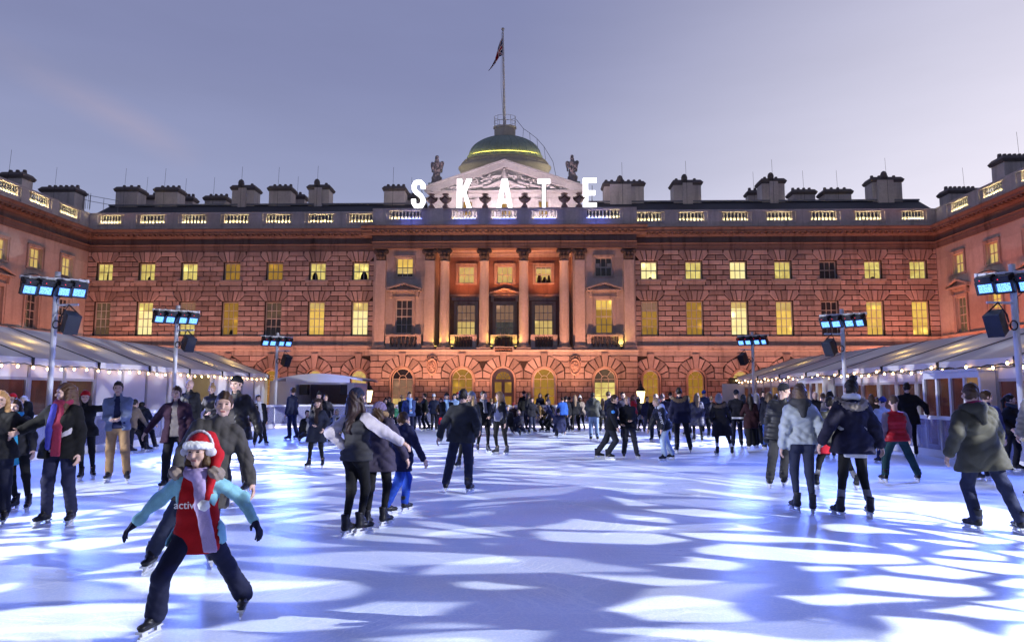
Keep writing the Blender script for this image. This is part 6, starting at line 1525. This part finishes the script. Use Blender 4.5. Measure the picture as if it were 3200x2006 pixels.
person('person in brown coat bent over at the left barrier, back turned', (425, 1240), [(412, 1418), (450, 1408)], 160, 1.74, ('jacket', (.16, .12, .085)), ('jeans', (.014, .014, .02)), ('short', DKH), None, None, ('fwd', 'fwd'), hem=.12, lean=.28, pback=.22)
person('person in dark hooded jacket leaning over the left barrier beside the brown coat', (446, 1256), [(462, 1412), (486, 1404)], 165, 1.72, ('jacket', (.02, .024, .04)), ('jeans', (.016, .014, .026)), ('short', DKH), None, None, ('fwd', 'fwd'), hood=(.02, .024, .04), lean=.25, pback=.15)
person('young man in grey blue denim jacket and tan trousers, hands low in front', (371, 1192), [(335, 1507), (396, 1508)], 25, None, ('jacket', (.15, .18, .27)), ('jeans', (.30, .19, .10)), ('short', DKH), None, None, ('clasp', 'clasp'), shirt=((.03, .035, .09), .02), hem=.06)
person('long haired girl in black fur jacket with red and blue scarf, holding out one hand', (206, 1198), [(132, 1645), (217, 1642)], 5, None, ('jacket', (.011, .011, .012), 'fur'), ('jeans', (.018, .020, .055)), ('long', (.075, .038, .022)), None, ((.20, .02, .05), .36, (.03, .03, .22)), ((58, 1348), 'hang'), 'f', -40, hem=.13, shirt=((.45, .42, .48), .05), fit=.02)
person('blonde long haired woman in dark top at the left picture edge', (6, 1222), [(-40, 1645), (10, 1640)], 20, None, ('jacket', (.022, .022, .025)), ('jeans', (.016, .018, .04)), ('long', (.42, .24, .10)), None, None, ('hang', (58, 1350)), 'f')
person('woman with bright turquoise scarf and black leggings near the left picture edge', (50, 1248), [(40, 1596), (84, 1598)], 15, None, ('jacket', (.03, .03, .04)), ('leggings', LEG), ('bob', BRN), None, ((.03, .26, .45), .5), ('hang', 'low'), 'f')
person('person in red santa hat behind the left barrier', (40, 1230), [(30, 1440), (58, 1440)], 10, 1.72, ('jacket', (.07, .03, .03)), ('jeans', NVY), ('bob', BRN), ('beanie', (.45, .01, .015)), None, ('hang', 'hang'), 'f')
person('grey haired person behind the left barrier beside the red hat', (74, 1238), [(62, 1445), (90, 1445)], 0, 1.7, ('jacket', BLK), ('jeans', NVY), ('bob', (.40, .37, .38)), None, None, ('hang', 'hang'), 'f')
person('woman in black coat and red hat reaching one arm towards the denim jacket man', (268, 1222), [(250, 1502), (290, 1495)], 30, None, ('jacket', (.012, .012, .015)), ('leggings', LEG), ('long', (.10, .07, .05)), ('beanie', (.45, .01, .015)), None, ('hang', (352, 1262)), 'f')
# left of centre
person('man in dark blue jacket gliding left in front of the stage trailer', (915, 1211), [(900, 1377), (925, 1374)], -110, None, ('jacket', (.02, .026, .07)), ('jeans', (.018, .026, .09)), ('short', BRN), None, None, ('hang', 'low'))
person('dark haired man in black blazer stepping beside the beret girl', (962, 1221), [(936, 1384), (985, 1372)], 35, None, ('jacket', (.016, .018, .024)), ('jeans', (.026, .028, .05)), ('short', DKH), None, None, ('hang', 'clasp'), shirt=((.4, .4, .42), .02))
person('girl in brown beret and dark long coat standing alone on the ice', (994, 1246), [(962, 1463), (1007, 1462)], 0, None, ('coat', (.022, .026, .05)), ('leggings', LEG), ('long', (.08, .05, .035)), ('beret', (.05, .03, .028)), ((.03, .018, .02), .1), ('clasp', 'pocket'), 'f', hem=.30, child=True)
person('person in round black hat in front of the stage opening', (997, 1226), [(985, 1392), (1010, 1390)], 10, None, ('jacket', BLK), ('jeans', NVY), ('short', DKH), ('pom', BLK), None, ('hang', 'hang'))
person('grey haired man in black leather coat with striped scarf', (1055, 1211), [(1031, 1386), (1054, 1372)], -15, None, ('leather', (.016, .017, .019)), ('jeans', (.025, .03, .06)), ('short', GRY), None, ((.3, .3, .32), .2), ('hang', 'pocket'), hem=.26)
person('girl in navy hat and padded vest with white sleeves, long dark hair, skating away', (1117, 1199), [(1087, 1676), (1136, 1668)], 150, 1.7, ('vest', (.045, .045, .055)), ('leggings', LEG), ('long', (.035, .02, .02)), ('beanie', (.014, .018, .05)), None, ((1080, 1400), (1282, 1400, -.1)), 'f', sleeve=(.52, .48, .55), hem=.06, lean=.0)
person('woman in purple knit hat and tan scarf beside the girl in padded vest', (1188, 1258), [(1150, 1655), (1205, 1645)], 165, 1.62, ('jacket', (.06, .05, .09)), ('leggings', LEG), ('bob', BRN), ('beanie', (.13, .10, .19)), ((.22, .14, .07),), ('low', 'low'), 'f', hem=.2)
person('child in bright blue trousers and dark blue coat next to the purple hat', (1262, 1288), [(1216, 1612), (1270, 1600)], 140, 1.5, ('jacket', (.018, .02, .07)), ('jeans', (.015, .055, .34)), ('short', BRN), None, None, ('low', 'low'), child=True, hem=.22)
person('woman with grey hood pulled up standing by the far barrier', (1217, 1241), [(1210, 1350), (1226, 1350)], 0, None, ('jacket', (.03, .03, .035)), ('jeans', NVY), ('short', DKH), ('hood', (.05, .05, .055)), None, ('hang', 'hang'), 'f')
person('fair haired small boy in green top at the far barrier', (1232, 1262), [(1224, 1349), (1240, 1349)], 0, None, ('hoodie', (.05, .22, .13)), ('jeans', NVY), ('short', BLO), None, None, ('hang', 'hang'), child=True)
person('man in blue jacket with pale blue scarf skating past the dark arched window', (1280, 1217), [(1268, 1366), (1290, 1362)], 20, None, ('jacket', (.03, .05, .16)), ('jeans', (.016, .02, .06)), ('short', DKH), None, ((.2, .33, .6), .25), ('hang', 'clasp'))
# centre
person('youth in dark green jacket holding the far barrier on his right', (1326, 1226), [(1324, 1346), (1338, 1344)], -60, None, ('jacket', (.022, .026, .024)), ('jeans', (.02, .022, .04)), ('short', DKH), None, None, ((1300, 1270), 'hang'))
person('person in white cap and slate jacket facing the far barrier', (1356, 1231), [(1350, 1348), (1364, 1347)], 170, None, ('jacket', (.035, .045, .10)), ('jeans', (.018, .018, .03)), ('short', BRN), ('beanie', (.55, .58, .66)), None, ('fwd', 'hang'))
person('man in black cap and pale blue scarf with red bag at hip', (1397, 1219), [(1378, 1385), (1402, 1380)], 15, None, ('jacket', (.02, .022, .028)), ('loose', (.05, .05, .06)), ('short', DKH), ('cap', BLK), ((.22, .36, .6), .4), ('clasp', 'hang'), bag=((.45, .01, .02), 1))
person('person in black felt hat and pale blue top beside the red bag', (1420, 1230), [(1412, 1360), (1430, 1360)], 10, None, ('jacket', (.20, .30, .5)), ('jeans', NVY), ('bob', BRN), ('cap', BLK), None, ('hang', 'hang'), 'f')
person('person in dark red knit hat behind the man seen from the back', (1430, 1226), [(1424, 1352), (1440, 1352)], 0, None, ('jacket', BLK), ('jeans', NVY), ('short', BRN), ('beanie', (.30, .015, .02)), None, ('hang', 'hang'))
person('man in charcoal jacket and jeans seen from the back at rink centre', (1448, 1216), [(1393, 1537), (1468, 1540)], 172, None, ('jacket', (.040, .042, .048)), ('loose', (.026, .030, .062)), ('short', DKH), None, None, ((1364, 1380, -.15), 'pocket'), hem=.10, fit=.012, text=None)
person('smiling woman in grey beanie facing the man in charcoal jacket', (1472, 1224), [(1431, 1464), (1474, 1464)], -10, None, ('jacket', (.05, .052, .06)), ('leggings', LEG), ('long', (.36, .24, .12)), ('beanie', (.22, .23, .26)), None, ('fwd', 'hang'), 'f', -35)
person('man in short black coat holding hands with a long haired woman', (1511, 1222), [(1493, 1413), (1527, 1416)], 20, None, ('coat', (.010, .010, .011)), ('leggings', LEG), ('short', DKH), None, ((.16, .16, .19), .05), ('hang', (1526, 1302)), look=50, hem=.16)
person('woman with long light brown hair in leather jacket turned towards the man in black', (1560, 1224), [(1549, 1421), (1582, 1422)], -35, None, ('leather', (.016, .016, .02)), ('leggings', LEG), ('long', (.20, .12, .065)), None, None, ((1530, 1303), 'hang'), 'f', -80, boots=(.05, .05, .06), shirt=((.3, .3, .36), .02))
person('man with pale face in dark jacket just right of the leather jacket woman', (1585, 1230), [(1580, 1362), (1602, 1356)], 10, None, ('jacket', (.03, .032, .045)), ('jeans', (.018, .018, .03)), ('short', (.12, .11, .12)), None, None, ('hang', 'hang'))
person('person in maroon knit hat by the far barrier', (1604, 1237), [(1598, 1346), (1612, 1342)], 160, None, ('jacket', (.03, .016, .022)), ('jeans', BLK), ('short', BRN), ('beanie', (.16, .02, .03)), None, ('hang', 'hang'))
person('bright faced person in dark top skating in front of the central door', (1618, 1231), [(1625, 1364), (1640, 1356)], 15, None, ('jacket', (.035, .035, .06)), ('jeans', (.03, .05, .10)), ('bob', (.2, .15, .10)), None, None, ('hang', 'clasp'), 'f')
person('dark capped person by the far barrier right of the central door', (1637, 1221), [(1630, 1342), (1644, 1342)], 200, None, ('jacket', BLK), ('jeans', NVY), ('short', DKH), ('beanie', (.03, .012, .016)), None, ('hang', 'hang'))
person('brown haired woman leaning sideways on the far barrier', (1652, 1228), [(1648, 1346), (1660, 1344)], 60, None, ('jacket', (.022, .022, .03)), ('leggings', LEG), ('long', (.09, .05, .03)), None, None, ('hang', (1680, 1266)), 'f')
person('woman in navy coat watching from behind the far barrier', (1688, 1228), [(1682, 1330), (1694, 1330)], 0, None, ('jacket', (.025, .025, .05)), ('jeans', NVY), ('long', BRN), None, None, ('hang', 'hang'), 'f')
person('woman in pale coat with dark tied hair behind the far barrier', (1712, 1230), [(1706, 1330), (1718, 1330)], 70, None, ('jacket', (.25, .20, .19)), ('jeans', NVY), ('pony', DKH), None, None, ('hang', 'hang'), 'f')
person('person in mustard brown jacket bending down at the far barrier', (1681, 1259), [(1693, 1349), (1710, 1345)], -70, 1.68, ('jacket', (.20, .12, .045)), ('jeans', BLK), ('short', DKH), None, None, ('low', 'low'), lean=-.1, pback=.15)
person('crouching person in black beside the mustard brown jacket', (1722, 1272), [(1712, 1350), (1735, 1352)], -60, 1.6, ('jacket', (.025, .022, .03)), ('jeans', BLK), ('short', BRN), None, None, ('fwd', 'low'), crouch=.25)
person('tall man in navy with blue top stretching an arm along the barrier', (1744, 1218), [(1738, 1368), (1756, 1360)], 190, None, ('jacket', (.018, .022, .075)), ('jeans', (.018, .02, .045)), ('short', DKH), None, None, ((1708, 1262), 'hang'), shirt=None)
person('person in bright blue jacket by the barrier behind the tall man in navy', (1757, 1240), [(1752, 1352), (1766, 1352)], 190, None, ('jacket', (.03, .10, .42)), ('jeans', BLK), ('short', BRN), None, None, ('hang', 'hang'))
person('person with black hair in dark teal jacket facing the barrier', (1779, 1234), [(1770, 1348), (1786, 1346)], 175, None, ('jacket', (.020, .028, .05)), ('leggings', (.014, .014, .02)), ('short', DKH), None, None, ('fwd', 'hang'))
person('long fair haired woman in black jacket among three friends at the barrier', (1796, 1231), [(1790, 1349), (1808, 1347)], 185, None, ('jacket', (.018, .018, .026)), ('leggings', LEG), ('long', (.22, .15, .10)), None, None, ('fwd', 'hang'), 'f', shirt=None)
person('girl in white knit hat and beige coat at the far barrier', (1812, 1234), [(1810, 1348), (1826, 1346)], 190, None, ('jacket', (.22, .18, .16)), ('leggings', LEG), ('bob', BRN), ('pom', (.6, .58, .58)), None, ('fwd', 'hang'), 'f')
person('man in grey green anorak and pale jeans, back turned, near the bright arched window', (1852, 1226), [(1846, 1377), (1868, 1377)], 175, None, ('jacket', (.085, .088, .082)), ('loose', (.20, .28, .46)), ('short', DKH), None, None, ('fwd', 'fwd'), hood=(.07, .072, .07), fit=.012)
# right of centre
person('dark haired teenager in black jacket with small blue badge, striding right', (1922, 1224), [(1872, 1433), (1905, 1436)], 75, None, ('jacket', (.014, .014, .018)), ('loose', (.026, .028, .042)), ('short', BRN), None, None, ('low', (1942, 1325)), hem=.12, fit=.012, hood=(.014, .014, .018), ex=('badge', (.08, .3, .7)))
person('person with brown hair half hidden behind the teenager with blue badge', (1902, 1223), [(1906, 1372), (1922, 1370)], 120, None, ('jacket', NVY), ('jeans', (.03, .04, .09)), ('short', BRN), None, None, ('hang', 'hang'))
person('blond boy in black jacket with white cuffs facing the camera', (1958, 1239), [(1950, 1433), (1993, 1433)], 5, None, ('jacket', (.013, .013, .018)), ('loose', (.040, .042, .055)), ('short', (.30, .19, .09)), None, None, ('clasp', 'clasp'), fit=.008, child=True, ex=('cuff', (.6, .6, .65)))
person('dark headed person standing right behind the blond boy', (1946, 1225), [(1945, 1374), (1965, 1372)], 20, None, ('jacket', (.03, .028, .06)), ('jeans', NVY), ('short', DKH), None, None, ('hang', 'hang'))
person('girl in red jacket behind the blond boy', (1980, 1233), [(1975, 1350), (1988, 1350)], 60, None, ('jacket', (.42, .02, .03)), ('jeans', NVY), ('long', (.12, .05, .03)), None, None, ('hang', 'hang'), 'f')
person('girl in white knit hat with dark jacket, short skirt and leggings', (1994, 1231), [(1998, 1349), (2012, 1346)], 150, None, ('jacket', (.03, .028, .032)), ('leggings', (.02, .018, .022)), ('bob', BRN), ('pom', (.62, .62, .66)), None, ('hang', 'hang'), 'f', skirt=(.22, .25, .34), boots=(.25, .24, .22))
pb_ = person('fair haired boy bending forward in padded jacket and pale jeans', (2050, 1243), [(2072, 1442), (2096, 1437)], -70, 1.62, ('puffer', (.030, .032, .042)), ('loose', (.30, .38, .52)), ('short', (.30, .22, .14)), None, None, ('low', 'low'), hood=(.50, .52, .60), pback=.13, hem=.08)
_p = atY(2066, 1306, atZ(2072, 1442)[1] - .30); _o = text_obj('abercr', .12, (0, 0, 0), (0, 0, 0), plain('sleeve_print', (.7, .7, .74), .7), None, 'print', .003)
_o.matrix_basis = Matrix(((.25, .97, 0, _p[0]), (0, 0, -1, _p[1]), (-.97, .25, 0, _p[2]), (0, 0, 0, 1))); _o.parent = pb_
person('person in long black coat gliding left behind the bending boy', (2049, 1221), [(2036, 1380), (2062, 1376)], -20, None, ('coat', (.012, .011, .014)), ('jeans', (.016, .018, .04)), ('short', GRY), None, None, ('hang', 'hang'), hem=.26)
person('person in dark violet jacket overlapping the long black coat', (2068, 1224), [(2092, 1382), (2120, 1380)], 170, None, ('jacket', (.022, .020, .06)), ('jeans', BLK), ('short', (.12, .09, .09)), None, None, ('hang', 'hang'))
person('dark hatted person beyond the violet jacket', (2094, 1226), [(2088, 1356), (2104, 1356)], 170, None, ('jacket', BLK), ('jeans', NVY), ('short', DKH), ('beanie', BLK), None, ('hang', 'hang'))
person('person in navy parka with brown fur collar, back turned, below the right arched windows', (2121, 1211), [(2114, 1414), (2158, 1414)], 178, None, ('coat', (.016, .017, .050)), ('jeans', (.013, .013, .022)), ('short', DKH), None, None, ('hang', 'hang'), hem=.16, fur=(.13, .09, .06))
person('long haired woman in knee length navy puffer coat, back turned', (2177, 1228), [(2168, 1379), (2194, 1382)], 178, None, ('puffer', (.016, .017, .055)), ('leggings', LEG), ('long', (.06, .04, .035)), None, None, ('hang', 'hang'), 'f', hem=.34)
person('man in bright blue beanie and dark blue padded jacket', (2199, 1220), [(2196, 1353), (2214, 1352)], 182, None, ('puffer', (.016, .03, .11)), ('jeans', (.014, .014, .02)), ('short', DKH), ('beanie', (.02, .06, .32)), None, ('hang', 'low'))
person('woman in long black coat with fur hood and white socks', (2245, 1229), [(2240, 1424), (2288, 1424)], 176, None, ('coat', (.010, .010, .014)), ('leggings', LEG), ('bob', GRY), None, None, ('pocket', 'low'), 'f', hem=.40, fur=(.11, .08, .06), sock=(.55, .55, .55))
person('tall person in black with white stripe at the waist, right of the fur hood', (2300, 1218), [(2290, 1400), (2318, 1398)], 170, None, ('jacket', (.012, .012, .022)), ('jeans', (.012, .012, .026)), ('short', DKH), ('beanie', (.015, .015, .03)), None, ('pocket', 'low'), ex=('stripe', (.6, .6, .66)))
person('woman with long black hair and dark wine coat by the right tent corner', (2344, 1231), [(2340, 1402), (2358, 1400)], 172, None, ('coat', (.030, .008, .014)), ('wide', (.012, .012, .014)), ('long', DKH), None, None, ('low', 'hang'), 'f', hem=.30)
person('person with long grey hair beside the dark wine coat', (2363, 1229), [(2364, 1398), (2382, 1395)], 178, None, ('jacket', (.03, .012, .02)), ('wide', (.012, .012, .014)), ('long', (.24, .22, .24)), None, None, ('hang', 'hang'), 'f', hem=.2)
person('woman with highlighted long hair in dark coat left of the big blurred man', (2402, 1224), [(2390, 1404), (2404, 1402)], 175, None, ('jacket', (.016, .018, .034)), ('jeans', (.02, .05, .22)), ('long', (.13, .085, .05)), None, None, ('hang', 'hang'), 'f', hem=.2)
person('dark haired onlooker near the right tent doors', (2384, 1222), [(2378, 1362), (2394, 1362)], 10, None, ('jacket', NVY), ('jeans', NVY), ('short', DKH), None, None, ('hang', 'hang'))
# the right foreground group
person('large man in black down jacket and knit cap beside the pale hoodie', (2450, 1199), [(2405, 1524), (2452, 1520)], 160, None, ('puffer', (.014, .015, .022)), ('loose', (.035, .035, .040)), ('short', DKH), ('beanie', (.016, .015, .022)), None, ('hang', 'hang'), look=110, hem=.14, fit=.025)
person('woman in pale grey hoodie and blue jeans holding hands, seen from behind', (2497, 1199), [(2486, 1598), (2540, 1606)], 176, None, ('hoodie', (.40, .44, .49)), ('leggings', (.035, .042, .085)), ('bob', (.10, .062, .04)), None, None, ((2442, 1402), (2560, 1390)), 'f', hood=(.055, .055, .062), boots=(.05, .05, .055), fit=.02)
person('woman with top bun in navy parka with pale fur hood and black leggings', (2658, 1186), [(2620, 1616), (2718, 1617)], 180, None, ('jacket', (.016, .015, .038)), ('leggings', LEG), ('bun', DKH), None, ((.6, .6, .62),), ((2565, 1385), (2765, 1420)), 'f', fur=(.24, .20, .165), sock=(.14, .14, .16), hem=.15, fit=.035, shirt=((.6, .6, .64), .20))
person('woman in olive quilted coat and red skirt between hoodie and parka', (2592, 1240), [(2548, 1526), (2676, 1528)], 178, 1.66, ('puffer', (.085, .082, .065)), ('leggings', LEG), ('short', DKH), None, None, ('hang', 'hang'), 'f', skirt=(.42, .015, .03), sock=(.2, .2, .21), hem=.06)
person('bald person near the tent doors, left of the olive quilted coat', (2546, 1224), [(2538, 1402), (2554, 1402)], 170, None, ('jacket', (.02, .02, .03)), ('jeans', (.03, .06, .20)), None, None, None, ('hang', 'hang'))
person('person with black bobbed hair beyond the navy parka', (2592, 1222), [(2584, 1430), (2606, 1432)], 175, None, ('jacket', (.16, .14, .14)), ('jeans', (.03, .05, .16)), ('bob', DKH), None, None, ('hang', 'hang'), 'f')
person('curly haired person in brown jacket right of the pale fur hood', (2722, 1232), [(2712, 1412), (2734, 1410)], 172, None, ('jacket', (.040, .030, .026)), ('jeans', BLK), ('bob', (.08, .05, .035)), None, None, ('hang', 'hang'))
person('person in red padded vest, brown knit cap and teal trousers, skating away', (2791, 1237), [(2762, 1506), (2868, 1505)], 180, None, ('vest', (.34, .010, .022), 'nylon'), ('loose', (.020, .062, .075)), ('short', BRN), ('beanie', (.09, .06, .05)), None, ('hang', 'low'), sleeve=(.16, .12, .16), crouch=.05)
person('person in pale grey hoodie and blue cap left of the red vest', (2757, 1240), [(2745, 1448), (2770, 1444)], 182, None, ('hoodie', (.36, .38, .44)), ('jeans', (.02, .03, .09)), ('short', DKH), ('cap', (.02, .035, .16)), None, ('low', 'hang'))
person('man in black coat gripping the right barrier rail', (2832, 1196), [(2835, 1430), (2864, 1428)], 165, None, ('jacket', (.013, .012, .014)), ('leggings', (.014, .013, .016)), ('short', DKH), None, None, ('hang', (2898, 1292)), hem=.18, fit=.01)
person('man in olive anorak with red scarf pushing off to the right', (3030, 1199), [(3043, 1660), (3185, 1668)], 182, 1.80, ('jacket', (.082, .080, .062)), ('jeans', (.024, .030, .070)), ('short', BRN), None, ((.30, .02, .06),), ((2965, 1420, -.1), 'low'), hem=.20, fit=.035, hood=(.065, .064, .05))
person('young man in blue jacket looking right, behind the olive anorak', (3082, 1209), [(3060, 1505), (3090, 1500)], 120, None, ('jacket', (.026, .032, .12)), ('jeans', NVY), ('short', BRN), None, None, ('hang', 'hang'), look=80)
person('woman with black ponytail in black zip jacket at the right picture edge', (3157, 1232), [(3150, 1478), (3184, 1474)], 25, None, ('jacket', (.012, .012, .015)), ('jeans', (.012, .012, .018)), ('pony', DKH), None, ((.05, .06, .09),), ('pocket', 'pocket'), 'f', 60)
person('person in beige quilted jacket half outside the right picture edge', (3250, 1190), [(3225, 1560), (3280, 1560)], -60, None, ('puffer', (.26, .23, .19)), ('jeans', NVY), ('short', BRN), None, None, ((3172, 1400), 'hang'), fit=.01)
# further skaters, mostly hidden in the far band
FAR = [('man in grey zip jacket beyond the trailer side of the beret girl', 1018, 1228, 1378, (.07, .07, .09), 'm', 0), ('person in black bobble hat just left of the grey hood woman at the far barrier', 1205, 1238, 1352, (.02, .02, .03), 'f', 20),
       ('person in dark green coat left of the pale blue scarf man', 1258, 1226, 1350, (.02, .035, .028), 'm', 160), ('dark coated man between the blue jacket man and the green jacket youth', 1303, 1231, 1347, (.02, .02, .03), 'm', 190),
       ('person in brown coat peeping out left of the man seen from the back', 1378, 1236, 1352, (.09, .06, .045), 'f', 10), ('person in indigo coat between the black coat man and the long haired woman', 1536, 1235, 1352, (.03, .03, .09), 'm', 170),
       ('dark jacketed skater right of the bright faced person', 1662, 1236, 1356, (.018, .018, .03), 'f', 30), ('person in black between the bright blue jacket and the teal jacket', 1768, 1230, 1352, (.014, .014, .018), 'm', 200),
       ('person in grey jacket between the anorak man and the teenager', 1884, 1234, 1352, (.06, .06, .075), 'f', 170), ('person in deep blue coat right of the girl with short skirt', 2022, 1230, 1352, (.022, .024, .07), 'm', 10),
       ('person in black coat between the navy parka and the puffer coat', 2148, 1230, 1362, (.014, .014, .02), 'f', 190), ('person in dark coat just left of the fur hood coat', 2222, 1230, 1366, (.018, .018, .035), 'm', 175),
       ('person in black hood between the white striped figure and the wine coat', 2322, 1226, 1372, (.012, .012, .016), 'm', 165), ('woman in dark plum jacket right of the highlighted hair', 2424, 1226, 1386, (.03, .014, .03), 'f', 170),
       ('person in dark jacket between the quilted coat and the tent doors', 2570, 1228, 1396, (.02, .02, .032), 'm', 180), ('brown haired skater glimpsed between navy parka and grey hoodie', 2738, 1238, 1398, (.05, .03, .025), 'f', 190)]
for i, (lab, x, yh, yf, c, sx_, fc) in enumerate(FAR):
    person(lab, (x, yh), [(x - 8, yf), (x + 10, yf - 3)], fc, None, ('jacket', c), ('jeans', (JEAN, NVY, BLK)[i % 3]), (('short', 'bob', 'long')[i % 3] if sx_ == 'f' else 'short', (BRN, DKH, (.16, .10, .05))[i % 3]), ('pom', BLK) if i == 1 else ('hood', BLK) if i == 12 else None, None, (('hang', 'fwd', 'clasp')[i % 3], ('low', 'hang', 'pocket')[i % 3]), sx_)
